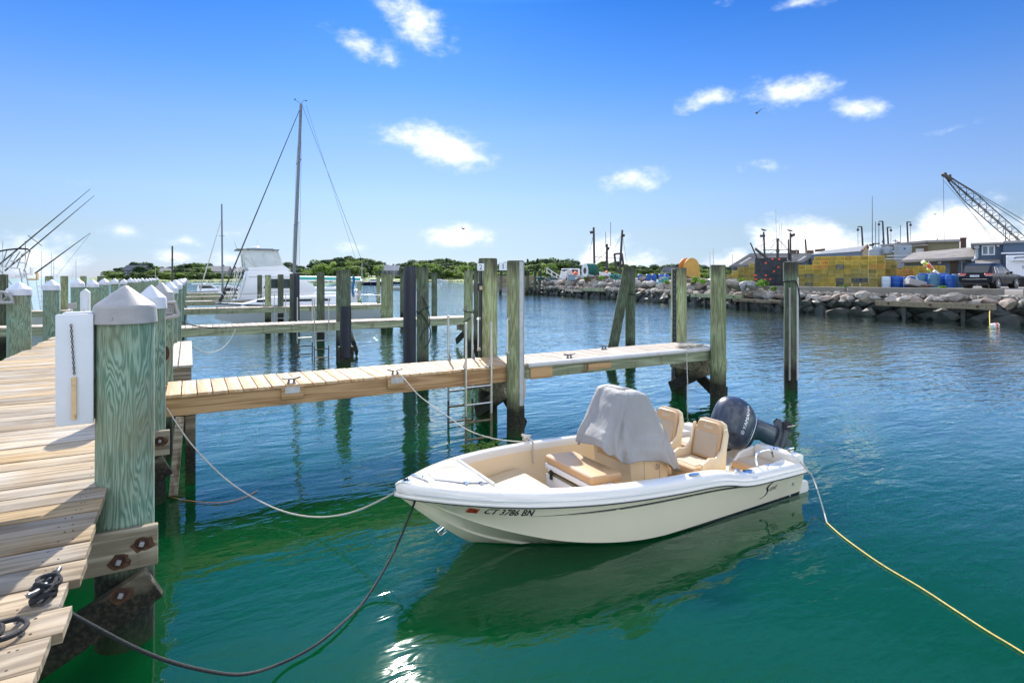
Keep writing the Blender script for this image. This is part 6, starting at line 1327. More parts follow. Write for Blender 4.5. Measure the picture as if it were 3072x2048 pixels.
# floating buoy on a line
q = WZ(2985, 975, 0); o = thing('lobster_buoy', 'white and orange lobster buoy floating on its line by the wall', 'buoy', q); mb = MB(); mb.tube([Rv*x for x in (-.28, -.2, .15, .2)], [.03, .10, .14, .10], 12); mb.build('float', M['trim_white'], o); mb = MB(); mb.tube([Rv*x for x in (-.02, .09)], .142, 12); mb.build('band', M['buoy_orange'], o); mb = MB(); w0 = WP(2970, 925, (42.0, 14), (41.7, 22)); mb.tube([w0-q, Vector((0, 0, .5))*.5+(w0-q)*.4+Rv*(-.2), Rv*-.3], .025, 6); mb.build('line', M['rope_yellow'], o)

# ------------------------------------------------------------------ parked car (rear and right side toward us)
car = thing('parked_car', 'black estate car parked behind the kerb wall beside the barrels', 'car', (46.8, 18.02, ZL))     # x forward, right side at -y
def car_loft(secs, n=1): 
    mb = MB(); mb.loft([[(x, s_*w, z) for w, z, s_ in [(a, b, -1) for a, b in pr]+[(a, b, 1) for a, b in reversed(pr)]] for x, pr in secs], True, True); return mb
low = [(x, [(.70, .28+dz), (.90, .34+dz), (.96, .62), (.965, .85), (.93, 1.02+t_)]) for x, dz, t_ in ((.0, .16, -.02), (.06, .06, .0), (.35, 0, .02), (1.2, 0, .02), (2.4, 0, .02), (3.4, 0, .0), (3.9, 0, -.04), (4.55, .02, -.10), (4.80, .08, -.2))]
low[0] = (.0, [(.62, .45), (.80, .5), (.86, .68), (.87, .88), (.86, .98)]); low[-1] = (4.80, [(.6, .40), (.72, .45), (.78, .6), (.78, .75), (.75, .82)])
car_loft(low).build('body', M['car_black'], car, bevel=.0, sharp=45)
gh = [(.10, [(.84, .98), (.80, 1.05), (.78, 1.10)]), (.42, [(.90, .99), (.78, 1.45), (.72, 1.58)]), (.62, [(.91, 1.0), (.76, 1.58), (.66, 1.70)]), (1.4, [(.92, 1.0), (.76, 1.63), (.64, 1.755)]), (2.3, [(.92, 1.0), (.75, 1.60), (.62, 1.72)]), (2.75, [(.91, 1.0), (.76, 1.44), (.68, 1.52)]), (3.45, [(.88, .98), (.86, 1.0), (.84, 1.01)])]
car_loft(gh).build('cabin', M['car_black'], car, sharp=45)
mb = MB(); mb.prism([(.13, 1.08), (.45, 1.54), (.41, 1.58), (.08, 1.1)], 1, -.70, .70); mb.build('rear_window', M['glass_dark'], car)
for a in ([(.62, 1.06), (.78, 1.50), (1.08, 1.55), (1.08, 1.06)], [(1.14, 1.06), (1.14, 1.55), (1.86, 1.55), (1.98, 1.06)], [(2.05, 1.06), (1.94, 1.54), (2.32, 1.48), (2.95, 1.06)]):
    mb = MB(); n = len(a); f = lambda z: .93-(z-1.0)*.29; mb.add([(x, -f(z)-.006, z) for x, z in a]+[(x, -f(z)+.03, z) for x, z in a], [tuple(range(n)), tuple(range(2*n-1, n-1, -1))]+[(i, (i+1) % n, n+(i+1) % n, n+i) for i in range(n)]); w_ = mb.build('side_window', M['glass_dark'], car)
    mb = MB(); mb.tube([(x, -f(z)-.010, z) for x, z in a+a[:1]], .011, 5); mb.build('trim', M['chrome'], w_)
for x in (.98, 3.85):
    for s_ in (-1, 1):
        mb = MB(); mb.lathe([(.25, -.12), (.36, -.115), (.375, -.06), (.375, .06), (.36, .115), (.25, .12)], 26); mb.xf(Matrix.Translation((x, s_*.84, .375)) @ Matrix.Rotation(R(90), 4, 'X')); wh = mb.build('wheel', M['tyre'], car, sharp=50)
        mb = MB(); mb.lathe([(.05, .118), (.06, .125), (.235, .10), (.255, .125), (.25, .09), (.06, .06)], 26, caps=False)
        for k in range(5):
            for dk in (-.09, .09): a = k*1.2566+dk; mb.bar((.05*math.cos(a), .05*math.sin(a), .118), (.24*math.cos(a+dk), .24*math.sin(a+dk), .112), .035, .03)
        mb.cyl((0, 0, .05), (0, 0, .128), .055, .05, 12); mb.xf(Matrix.Translation((x, s_*.84, .375)) @ Matrix.Rotation(R(90 if s_ < 0 else -90), 4, 'X')); mb.build('rim', M['chrome'], wh)
        mb = MB(); mb.tube([(x+.42*math.cos(a), s_*.955, .375+.42*math.sin(a)) for a in [R(k*15-5) for k in range(13)]], .04, 6); mb.build('arch', M['car_trim'], car)
        mb = MB(); mb.cyl((x, s_*.60, .375), (x, s_*.962, .375), .41, .41, 20); mb.build('wheel_well', M['car_trim'], car)
for s_ in (-1, 1):
    mb = MB(); mb.prism([(-.03, .90), (.0, 1.04), (.30, 1.02), (.50, .97), (.28, .88)], 1, s_*.52, s_*.945); tl = mb.build('tail_lamp', M['lamp_red'], car, bevel=.015); mb = MB(); mb.bb(-.036, .20, min(s_*.6, s_*.949), max(s_*.6, s_*.949), .875, .90); mb.build('reflector', M['trim_white'], tl)
mb = MB(); mb.bb(-.055, -.02, -.26, .26, .80, .93); pl = mb.build('number_plate', M['plate_white'], car); vs, fs = text_mesh('UZ 48090', .10); mb = MB(); mb.add([(-.057, .22-v[0], .83+v[1]) for v in vs], fs); mb.build('lettering', M['siding_blue'], pl)
mb = MB(); mb.bb(-.05, .06, -.82, .82, .40, .66); mb.build('bumper', M['car_black'], car, bevel=.04, seg=2); mb = MB(); mb.bb(-.058, -.045, -.7, .7, .645, .67); mb.build('bumper_trim', M['chrome'], car); mb = MB(); mb.bb(-.03, .2, -.75, .75, .28, .40); mb.build('valance', M['car_trim'], car)
mb = MB(); mb.bb(2.72, 2.86, -1.10, -.94, 1.02, 1.18); mb.build('wing_mirror', M['car_black'], car, bevel=.03); 
for x in (1.55, 2.5): mb = MB(); mb.bb(x, x+.2, -.985, -.955, .93, .965); mb.build('door_handle', M['chrome'], car)
mb = MB(); mb.tube([(.6, -.70, 1.73), (1.4, -.68, 1.80), (2.2, -.68, 1.76)], .018, 6); mb.tube([(.6, .70, 1.73), (1.4, .68, 1.80), (2.2, .68, 1.76)], .018, 6); mb.build('roof_rail', M['car_trim'], car); mb = MB(); mb.bar((.14, -.1, 1.13), (.22, .45, 1.16), .03, .03); mb.build('wiper', M['car_trim'], car)
for xx in (2.02, 2.03): mb = MB(); mb.bb(xx, xx+.006, -.968, -.962, .40, .98); mb.build('door_seam', M['ink'], car)
# ------------------------------------------------------------------ buildings, local frame facing us
CF = 1.0
def bld(px, d, z, name, label, cat='building', rz=None):
    global CF
    p = WD(px, HOR, d); ph = math.atan((px-1536)/FPX); CF = math.cos(ph); return thing(name, label, cat, (p.x, p.y, z), -(TH+ph))
def SC(d): return d/FPX
def window(o, x0, x1, z0, z1, y, pane='glass_pale'):
    mb = MB(); w = .09; mb.bb(x0, x1, y-.05, y+.02, z0, z0+w); mb.bb(x0, x1, y-.05, y+.02, z1-w, z1); mb.bb(x0, x0+w, y-.05, y+.02, z0+w, z1-w); mb.bb(x1-w, x1, y-.05, y+.02, z0+w, z1-w); mb.bb((x0+x1)/2-.05, (x0+x1)/2+.05, y-.045, y+.02, z0+w, z1-w); f = mb.build('window', M['trim_white'], o)
    for a, b in ((x0+w, (x0+x1)/2-.05), ((x0+x1)/2+.05, x1-w)): mb = MB(); mb.bb(a, b, y-.02, y+.01, z0+w, z1-w); mb.build('pane', M[pane], f)
# blue grey two storey workshop
d = 49; k = SC(d); b4 = bld(2925, d, ZL, 'blue_workshop', 'blue grey two storey workshop with paired window behind the parked car'); X = lambda px: (px-2925)*k*CF; Z = lambda py: H+(HOR-py)*k-ZL
mb = MB(); mb.bb(0, X(3007), 0, 8, 0, Z(735)); mb.bb(X(3007)+.002, X(3300), -.35, 8, 0, Z(733)); mb.build('wall', M['siding_blue'], b4)
mb = MB(); mb.bb(X(2912), X(3007), -.45, 8.3, Z(735), Z(729)); mb.bb(X(3007)+.01, X(3300), -.6, 8.3, Z(733)+.002, Z(726)); mb.build('roof', M['trim_grey'], b4, bevel=.03)
window(b4, X(2945), X(2984), Z(766), Z(737), 0); mb = MB(); mb.tube(spline([(X(2930), -.12, Z(742)), (X(2931), -.12, Z(768)), (X(2928), -.2, Z(776)), (X(2916), -.3, Z(783))], 4), .11, 8); mb.box((X(2930), -.12, Z(741)), (.35, .3, .3)); mb.build('exhaust_duct', M['tank_grey'], b4)
mb = MB(); mb.prism([(-.02, Z(778)+.0), (-1.6, Z(792)), (-1.6, Z(794)), (-.02, Z(781))], 0, X(2925), X(2998)); mb.build('awning', M['shingle'], b4); mb = MB(); mb.bb(X(2930), X(2933), -1.5, -1.4, 0, Z(794)); mb.bb(X(2965), X(2968), -1.5, -1.4, 0, Z(794)); mb.build('awning_post', M['trim_grey'], b4)
mb = MB(); mb.bb(X(3001), X(3300), -.7, -.352, Z(764), Z(760)); mb.build('canopy_edge', M['trim_white'], b4); mb = MB(); mb.bb(X(2989), X(2997), -.12, 0, Z(741), Z(737)); mb.build('wall_lamp', M['trim_white'], b4)
for i in range(14): mb = MB(); xx = X(2925)+.05+i*.17*1.0; mb.bb(xx, xx+.012, -.012, -.001, .1, Z(737)); mb.build('batten', M['siding_blue'], b4) if xx < X(3006) else None
# long shed with shingle roof
d = 54; k = SC(d); b3 = bld(2705, d, ZL, 'long_shed', 'long low grey shed with shingled roof and brown door'); X = lambda px: (px-2705)*k*CF; Z = lambda py: H+(HOR-py)*k-ZL
mb = MB(); mb.bb(X(2712), X(2922), .3, 7, 0, Z(780)); mb.build('wall', M['siding_bluepale'], b3)
mb = MB(); a0, a1, b0, b1 = (X(2700), -.25, Z(783)), (X(2908), -.25, Z(776)), (X(2742), 5.5, Z(762)+.3), (X(2932), 5.5, Z(748)+.3); mb.add([a0, a1, b1, b0]+[(x, y, z-.22) for x, y, z in (a0, a1, b1, b0)], [(0, 1, 2, 3), (7, 6, 5, 4), (0, 4, 5, 1), (1, 5, 6, 2), (2, 6, 7, 3), (3, 7, 4, 0)]); ro = mb.build('roof', M['shingle'], b3)
mb = MB(); mb.bar((X(2700), -.28, Z(784)), (X(2908), -.28, Z(777)), .06, .22); mb.build('fascia', M['trim_grey'], ro)
mb = MB(); mb.bb(X(2846), X(2866), .22, .29, 0, Z(780)-.05); mb.build('door', M['door_brown'], b3)
for i in range(6): mb = MB(); mb.bb(X(2846)+.1*i, X(2846)+.1*i+.012, .21, .219, .05, Z(781)-.1); mb.build('door_board', M['ink'], b3)
mb = MB(); mb.tube([(X(2878), .2, .3), (X(2878), .2, Z(781))], .06, 8); mb.box((X(2878), .2, Z(783)), (.4, .2, .35)); mb.build('conduit', M['tank_grey'], b3); mb = MB(); mb.bb(X(2811), X(2815), .1, .29, Z(792), Z(781)); mb.bb(X(2816), X(2820), .1, .29, Z(792), Z(781)); mb.build('vent_pipe', M['trim_white'], b3)
mb = MB(); mb.bb(X(2782), X(2794), 5.6, 6.6, Z(757), Z(751)); mb.bb(X(2797), X(2815), 5.6, 6.6, Z(757), Z(751)); mb.build('roof_unit', M['trim_grey'], b3)
o = bld(2890, 60, ZL, 'stack_pipe', 'tall rusty brown stack pipe behind the long shed', 'pipe'); mb = MB(); mb.bb(-.24, .24, -.2, .2, 0, H+(HOR-715)*SC(60)-ZL); mb.build('pipe', M['rust_pipe'], o); mb = MB(); mb.bb(-.28, .28, -.24, .24, H+(HOR-717)*SC(60)-ZL, H+(HOR-713)*SC(60)-ZL); mb.build('cap', M['rust_pipe'], o)
# olive warehouse
d = 78; k = SC(d); b2 = bld(2645, d, ZL, 'olive_warehouse', 'olive flat roofed warehouse rising behind the long shed'); X = lambda px: (px-2645)*k*CF; Z = lambda py: H+(HOR-py)*k-ZL
mb = MB(); mb.add([(X(2645), 4, 0), (X(2776), 0, 0), (X(2865), 0, 0), (X(2865), 14, 0), (X(2645), 14, 0)]+[(X(2645), 4, Z(735)), (X(2776), 0, Z(729)), (X(2865), 0, Z(729)), (X(2865), 14, Z(729)), (X(2645), 14, Z(735))], [(0, 1, 6, 5), (1, 2, 7, 6), (2, 3, 8, 7), (3, 4, 9, 8), (4, 0, 5, 9), (5, 6, 7, 8, 9)]); mb.build('wall', M['siding_olive'], b2)
mb = MB(); mb.bar((X(2643), 3.9, Z(733)), (X(2776), -.15, Z(728)), .3, .3); mb.bar((X(2776), -.15, Z(728)), (X(2867), -.15, Z(728)), .3, .3); mb.build('parapet', M['trim_grey'], b2); mb = MB(); mb.bar((X(2776), -.05, 0), (X(2776), -.05, Z(729)), .2, .2); mb.build('corner_trim', M['door_brown'], b2)
mb = MB(); mb.bb(X(2745), X(2768), .25, .45, 0, Z(748)); mb.build('door', M['trim_white'], b2); mb = MB(); mb.bar((X(2730), .6, Z(740)), (X(2772), -.8, Z(739)), .8, .12); mb.build('canopy', M['trim_grey'], b2)
mb = MB(); q = X(2688); mb.tube([(q, 6, Z(730)), (q, 6, Z(712))], .05, 5); mb.tube([(q-.3, 6, Z(717)), (q+.3, 6, Z(717))], .04, 5); mb.lathe([(.02, 0), (.2, .06), (.32, .2)], 10, (X(2697), 5, Z(726))); mb.tube([(X(2810), 3, Z(729)), (X(2810), 3, Z(716))], .05, 5); mb.tube([(X(2704), 6, Z(730)), (X(2704), 6, Z(668))], .04, 5); mb.build('roof_aerial', M['mast_dark'], b2)
# long metal roof building with tan gable
d = 76; k = SC(d); b1 = bld(2180, d, ZL, 'metal_roof_building', 'long building with ribbed dark metal roof and pale skylight strips'); X = lambda px: (px-2180)*k*CF; Z = lambda py: H+(HOR-py)*k-ZL
def slab(mb, a0, a1, b1_, b0, th=.2): mb.add([a0, a1, b1_, b0]+[(x, y, z-th) for x, y, z in (a0, a1, b1_, b0)], [(0, 1, 2, 3), (7, 6, 5, 4), (0, 4, 5, 1), (1, 5, 6, 2), (2, 6, 7, 3), (3, 7, 4, 0)])
P_ = [(X(2186), -2, Z(800)), (X(2392), -4, Z(789)), (X(2466), 8, Z(757)), (X(2262), 14, Z(762)+.6)]
mb = MB(); slab(mb, *P_); r1 = mb.build('roof', M['roof_metal'], b1)
mb = MB(); mb.add([(X(2196), -1, 0), (X(2392), -3.6, 0), (X(2392), -3.6, Z(790)), (X(2196), -1, Z(801))], [(0, 1, 2, 3)]); mb.add([(X(2392), -3.6, 0), (X(2466), 8, 0), (X(2466), 8, Z(758)), (X(2392), -3.6, Z(790))], [(0, 1, 2, 3)]); mb.add([(X(2196), -1, 0), (X(2262), 14, 0), (X(2262), 14, Z(765)), (X(2196), -1, Z(801))], [(0, 1, 2, 3)]); mb.build('wall', M['siding_bluepale'], b1)
def bil(u, v, lift=.05): 
    a = Vector(P_[0]).lerp(Vector(P_[1]), u); b = Vector(P_[3]).lerp(Vector(P_[2]), u); q = a.lerp(b, v); q.z += lift; return q
for u in (.1, .3, .5, .7, .88): mb = MB(); mb.add([bil(u, .12, .03), bil(u+.035, .12, .03), bil(u+.035, .62, .03), bil(u, .62, .03)], [(0, 1, 2, 3)]); mb.build('skylight', M['roof_strip'], r1)
for i in range(46): u = i/46+.01; mb = MB(); mb.bar(bil(u, .01, .03), bil(u, .99, .03), .05, .07); mb.build('rib', M['roof_metal'], r1)
g = [(X(2420), 0, Z(767)), (X(2530), -6, Z(764)), (X(2578), 2, Z(741)), (X(2482), 8, Z(749))]
mb = MB(); slab(mb, *g, .12); slab(mb, g[3], g[2], (X(2612), 8, Z(752)), (X(2520), 14, Z(757)), .12); mb.build('roof', M['roof_light'], b1)
mb = MB(); mb.add([(X(2530), -5.9, 0), (X(2612), 7.9, 0), (X(2612), 7.9, Z(755)), (X(2578), 2, Z(742)), (X(2530), -5.9, Z(765))], [(0, 1, 2, 3, 4)]); mb.build('gable_wall', M['siding_tan'], b1); mb = MB(); mb.add([(X(2420), -.1, 0), (X(2530), -5.9, 0), (X(2530), -5.9, Z(765)), (X(2420), -.1, Z(768))], [(0, 1, 2, 3)]); mb.build('side_wall', M['siding_bluepale'], b1)
mb = MB(); mb.bar(Vector((X(2528), -6.1, Z(763))), Vector((X(2578), 1.8, Z(740))), .2, .15); mb.bar(Vector((X(2578), 1.8, Z(740))), Vector((X(2614), 8, Z(754))), .2, .15); mb.build('gable_trim', M['door_brown'], b1)
mb = MB(); mb.bb(X(2388), X(2412), 9, 11, Z(760), Z(744)); mb.bb(X(2434), X(2456), 9, 11, Z(755), Z(746)); mb.tube([(X(2458), 8.5, Z(748)), (X(2488), 8.5, Z(745))], .18, 8); mb.build('roof_unit', M['door_brown'], b1)
# grey vessel deckhouse, tank and box among the traps
d = 60; k = SC(d); o = bld(2708, d, ZL, 'grey_deckhouse', 'pale grey boxy wheelhouse with round blue badge standing behind the traps', 'deckhouse'); X = lambda px: (px-2708)*k*CF; Z = lambda py: H+(HOR-py)*k-ZL
mb = MB(); mb.bb(X(2682), X(2735), 0, 3, Z(806), Z(735)); mb.build('body', M['tank_grey'], o, bevel=.04); mb = MB(); mb.bb(X(2694), X(2734), -.03, .0, Z(804), Z(737)); mb.build('front_panel', M['tank_grey'], o, bevel=.01); mb = MB(); mb.lathe([(.02, 0), (.10, .0), (.10, .03), (.02, .03)], 16); mb.xf(Matrix.Translation((X(2714), -.035, Z(746))) @ Matrix.Rotation(R(90), 4, 'X')); mb.build('badge', M['barrel_blue'], o); mb = MB(); mb.bar((X(2660), -.3, Z(767)), (X(2735), -.3, Z(766)), .06, .06); mb.bar((X(2655), -.3, Z(776)), (X(2735), -.3, Z(776)), .06, .06); mb.build('rail', M['trim_white'], o); mb = MB(); mb.bb(X(2665), X(2710), .2, 3, 0, Z(807)); mb.build('base', M['siding_tan'], o)
d = 62; k = SC(d); o = bld(2625, d, ZL, 'storage_tank', 'grey cylindrical tank with aerials above the yellow traps', 'tank'); Z = lambda py: H+(HOR-py)*k-ZL
mb = MB(); mb.lathe([(.55, 0), (.62, .1), (.62, Z(748)), (.5, Z(744)), (.2, Z(741)), (.02, Z(740))], 16); mb.lathe([(.9, Z(760)), (.9, Z(750)), (.85, Z(742)), (.02, Z(740))], 16, (1.1, .8, 0)); mb.build('shell', M['tank_grey'], o); mb = MB(); mb.lathe([(.45, 0), (.42, .1), (.1, .25), (.02, .26)], 12, (2.0, 0, Z(757))); mb.build('dome', M['trim_white'], o)
mb = MB(); mb.tube([(-.25, 0, Z(744)), (-.25, 0, Z(588))], [.05, .02], 6); mb.tube([(.05, 0, Z(744)), (.05, 0, Z(665))], .03, 5); mb.tube([(.35, .5, Z(742)), (.35, .5, Z(667))], .02, 5); mb.tube([(.75, .5, Z(742)), (.75, .5, Z(667))], .02, 5); mb.box((-.3, 0, Z(735)), (.5, .3, .2)); mb.box((.1, 0, Z(731)), (.7, .2, .12)); mb.box((.75, .5, Z(725)), (.2, .2, .25)); mb.build('aerial', M['mast_dark'], o)
# davit posts of boats lying behind the sheds
for px, d, tp, lb, hook in ((2585, 90, 680, 'rusty fishing boat boom post left of the tank', -1), (2648, 92, 664, 'leaning fishing boat boom post above the olive warehouse corner', -1), (2662, 94, 682, 'hooked fishing boat boom post beside the leaning one', 1), (2721, 95, 666, 'tall fishing boat boom post with hanging tackle over the olive warehouse', 1), (2416, 88, 718, 'short dark pole on the metal roof ridge', 0)):
    p = WD(px, HOR, d); zt = H+(HOR-tp)*SC(d); o = thing('boom_post', lb, 'mast', (p.x, p.y, 0)); mb = MB(); mb.tube([(Rv.x*.5, Rv.y*.5, 2), (0, 0, zt)], [.17, .12], 8); mb.build('post', M['mast_dark'], o)
    if hook: mb = MB(); e = Rv*(hook*.6); mb.tube([(0, 0, zt), (e.x, e.y, zt), (e.x, e.y, zt-.4), (e.x*.9, e.y*.9, 4)], [.10, .08, .03, .03], 6); mb.box((e.x, e.y, zt-.5), (.25, .25, .35)); mb.build('tackle', M['mast_dark'], o)
# crane
d = 84; k = SC(d); tip = WD(2845, 535, d); foot = WD(3165, 815, d+4); cr = thing('lattice_crane', 'dark lattice boom crane reaching over the workshop roof', 'crane', (foot.x, foot.y, ZL)); T_ = tip-Vector(cr.location); F_ = foot-Vector(cr.location); ax = (T_-F_); ln_ = ax.length; ax.normalize(); up = Vector((0, 0, 1)); s1 = ax.cross(up).normalized(); s2 = s1.cross(ax)
def bp(f, a, b): w = .75*min(1, (1-f)*5+.25)*min(1, f*6+.3); w *= .8; return F_+ax*ln_*f+s1*a*w+s2*b*w
mb = MB()
for a in (-1, 1):
    for b in (-1, 1): mb.tube([bp(f, a, b) for f in (0, .2, .5, .8, 1)], .075, 6)
mb.build('chord', M['mast_dark'], cr); mb = MB(); N_ = 34
for i in range(N_):
    f0, f1 = i/N_, (i+1)/N_
    for a, b, c, e in ((-1, -1, -1, 1), (1, -1, 1, 1), (-1, 1, 1, 1), (-1, -1, 1, -1)):
        mb.bar(bp(f0, a, b) if i % 2 else bp(f0, c, e), bp(f1, c, e) if i % 2 else bp(f1, a, b), .05, .05)
mb.build('lacing', M['mast_dark'], cr)
mb = MB(); mb.bar(T_-ax*.6, T_+ax*.7, .4, .35); mb.cyl(T_+ax*.9+s1*.2, T_+ax*.9-s1*.2, .32, .32, 12); mb.cyl(T_+ax*.1+s1*.2+s2*.35, T_+ax*.1-s1*.2+s2*.35, .25, .25, 12); mb.build('boom_head', M['mast_dark'], cr)
mb = MB(); h0 = T_+ax*1.1; hk_ = WD(2833, 722, d)-Vector(cr.location); mb.tube([h0, hk_], .03, 4); mb.tube([T_+s2*.4, WD(3110, 700, d+4)-Vector(cr.location)], .05, 5); mb.tube([T_+s2*.6+s1*.4, WD(3120, 690, d+4)-Vector(cr.location)], .05, 5); mb.tube([T_-s2*.4, WD(2982, 726, d)-Vector(cr.location)], .025, 4); mb.tube([T_-s2*.4+s1*.5, WD(2992, 726, d)-Vector(cr.location)], .025, 4); mb.build('cable', M['wire'], cr)
mb = MB(); mb.bb(-2, 3, -1.6, 1.6, .9, 3.2); mb.build('crane_house', M['spool_orange'], cr, bevel=.1); mb = MB(); mb.bb(-3, 3, -1.9, -1.2, 0, .85); mb.bb(-3, 3, 1.2, 1.9, 0, .85); mb.build('crawler_track', M['tyre'], cr, bevel=.2)
o = bld(3017, 52, ZL, 'roof_mast', 'thin mast with guy wires on the workshop roof', 'mast'); Z = lambda py: H+(HOR-py)*SC(52)-ZL; mb = MB(); mb.tube([(0, 2, Z(730)), (0, 2, Z(668))], [.05, .025], 6); mb.build('pole', M['mast_dark'], o); mb = MB(); mb.tube([(0, 2, Z(690)), (-.45, 2, Z(728))], .015, 4); mb.build('guy_wire', M['wire'], o)
# box truck
d = 46; k = SC(d); o = bld(3018, d, ZL, 'box_truck', 'white box truck parked beyond the black car', 'truck'); Z = lambda py: H+(HOR-py)*k-ZL
mb = MB(); mb.bb(0, 4.5, 0, 2.1, .7, Z(766)); bxm = mb.build('box_body', M['truck_white'], o, bevel=.05); vs, fs = text_mesh('SEAL', .34); mb = MB(); mb.add([(v[0]+(3055-3018)*k-.05, -.012, Z(806)+v[1]) for v in vs], fs); mb.build('lettering', M['ink'], bxm); mb = MB(); mb.bb(.3, 4.0, -.25, -.005, Z(783), Z(779)); mb.build('roller_awning', M['trim_white'], bxm, bevel=.05); mb = MB(); mb.tube(spline([(.5, -.03, Z(777)), (.6, -.03, Z(773)), (1.1, -.03, Z(772)), (1.3, -.03, Z(768))], 4), .03, 6); mb.build('hose', M['car_trim'], bxm); mb = MB(); mb.bb(0, 4.5, .3, 1.8, .45, .69); mb.build('chassis', M['car_trim'], o)
for x in (.9, 3.6): mb = MB(); mb.cyl((x, 0, .45), (x, .35, .45), .45, .45, 18); mb.build('wheel', M['tyre'], o)
# ------------------------------------------------------------------ clutter on the far stretch of the wharf
def place(px, py, d, name, label, cat): p = WD(px, py, d); return thing(name, label, cat, p, -TH)
d = 62; o = place(2068, 806, d, 'cable_spool', 'big yellow cable spool behind the end piling', 'spool')
r_ = 1.08
for y, mt in ((-.35, 'spool_yellow'), (.45, 'spool_orange')): mb = MB(); mb.cyl((0, y-.05, .1), (0, y+.05, .1), r_, r_, 32); mb.xf(Matrix.Rotation(R(25), 4, 'Z')); mb.build('flange', M[mt], o)
mb = MB(); mb.cyl((0, -.3, .1), (0, .4, .1), .7, .7, 24); mb.xf(Matrix.Rotation(R(25), 4, 'Z')); mb.build('drum', M['spool_orange'], o); mb = MB(); mb.prism([(.3, -.4), (1.25, -.2), (1.3, -1.3), (.8, -1.3)], 1, -.3, .3); mb.xf(Matrix.Rotation(R(25), 4, 'Z')); mb.build('stand', M['spool_yellow'], o); mb = MB(); mb.bb(-1.4, 2.0, -.6, .6, -2.0, -1.3); mb.build('winch_base', M['junk_brown'], o, bevel=.1)
d = 80; o = place(1760, 812, d, 'net_reel', 'dark green fishing net wound on a white ended reel', 'net reel')
mb = MB(); mb.tube([(-.2, 0, 0), (0, 0, 0), (1.2, 0, 0), (1.4, 0, 0)], [.9, 1.05, 1.05, .9], 22); mb.xf(Matrix.Rotation(R(20), 4, 'Z')); mb.build('net', M['net_green'], o, sharp=60); mb = MB(); mb.lathe([(.95, 0), (1.05, .03), (.95, .06), (.5, .05), (.45, .03)], 22, caps=False); mb.xf(Matrix.Rotation(R(20), 4, 'Z') @ Matrix.Translation((-.25, 0, 0)) @ Matrix.Rotation(R(-90), 4, 'Y')); mb.build('end_ring', M['trim_white'], o); mb = MB(); mb.cyl((-.3, 0, 0), (-.15, 0, 0), .45, .45, 12); mb.xf(Matrix.Rotation(R(20), 4, 'Z')); mb.build('hub', M['junk_brown'], o); mb = MB(); mb.bb(-.3, 1.4, -.5, .5, -1.6, -.9); mb.build('stand', M['junk_brown'], o)
def heap(px0, px1, d, z, n, mats, label, cat, seed, smax=.9, name='junk_heap'):
    rg = random.Random(seed); p = WD((px0+px1)/2, HOR, d); o = thing(name, label, cat, (p.x, p.y, z), -TH); w = (px1-px0)*SC(d)/2
    for mt in mats:
        mb = MB()
        for i in range(n):
            s_ = rg.uniform(.2, smax); M3 = Matrix.Rotation(rg.uniform(0, 3), 3, 'Z') @ Matrix.Rotation(rg.uniform(-.6, .6), 3, 'X'); c = (rg.uniform(-w, w), rg.uniform(-.8, .8), rg.uniform(-.1, .35))
            q = rg.random()
            if q < .4: mb.box(c, (s_, s_*.6, s_*.4), M3)
            elif q < .7: mb.cyl(Vector(c), Vector(c)+M3 @ Vector((s_, 0, .1)), s_*.2, s_*.25, 8)
            else: a = [(Vector(c)+Vector((s_*math.cos(t_)*.8, s_*.5*math.sin(t_), .3*abs(math.sin(t_*1.5))*s_))) for t_ in (0, 1, 2, 3, 4, 5, 6)]; mb.tube(spline(a, 2), .08, 6)
        nm = {'junk_brown': 'timber_scrap', 'junk_grey': 'metal_scrap', 'net_green': 'net_bundle', 'tarp_teal': 'tarp', 'trim_white': 'white_scrap', 'rock_brown': 'sack'}[mt]; mb.build(nm, M[mt], o, sharp=50)
heap(1565, 1600, 96, 2.5, 9, ('junk_brown', 'junk_grey'), 'brown timber and scrap heap at the wall end by the pilings', 'scrap heap', 1)
heap(1620, 1665, 90, 2.4, 10, ('junk_grey', 'net_green', 'junk_brown'), 'mixed scrap heap with dark netting behind the wall pilings', 'scrap heap', 2)
heap(1770, 1850, 78, 2.55, 9, ('junk_grey', 'junk_brown', 'rock_brown'), 'grey sacks and scrap in front of the green net reel', 'scrap heap', 3)
heap(1838, 1880, 74, 2.6, 10, ('net_green', 'tarp_teal'), 'dark green net bundle beside the leaning piling', 'net heap', 4, .8)
heap(1990, 2040, 64, 2.3, 9, ('junk_grey', 'tarp_teal', 'net_green'), 'teal tarp and netting heap behind the boulders', 'scrap heap', 5, .9)
heap(2080, 2150, 58, 2.1, 8, ('junk_brown', 'junk_grey'), 'brown canvas and scrap heap below the yellow spool', 'scrap heap', 6, 1.2)
o = place(1925, 838, 72, 'tarp_cover', 'long teal tarp covered bundle behind the blue barrels', 'tarp'); mb = MB(); rings = []
for i in range(20): x = i*.28; rings.append([(x, .9*math.cos(a), -.8+(.62+.15*mnoise.noise((i*.5, a, 2)))*math.sin(a)) for a in [R(q) for q in range(0, 181, 15)]])
mb.loft(rings, False); mb.build('tarp', M['tarp_teal'], o)
o = place(1660, 828, 90, 'gangway_stairs', 'white railed gangway stairs lying on the wharf end', 'stairs'); k = SC(90)
mb = MB()
for y in (0, .8):
    mb.bar((-1.0, y, 1.3), (1.6, y, -.35), .10, .10); mb.bar((-1.0, y, 0.6), (1.2, y, -.6), .08, .08)
    for f in (0, .33, .66, 1): mb.bar((-1+2.4*f, y, 1.3-1.55*f), (-1+2.4*f, y, .4-1.4*f), .08, .08)
mb.bb(-1.6, 1.4, -.1, .9, -.9, -.6); mb.build('rail', M['trim_white'], o)
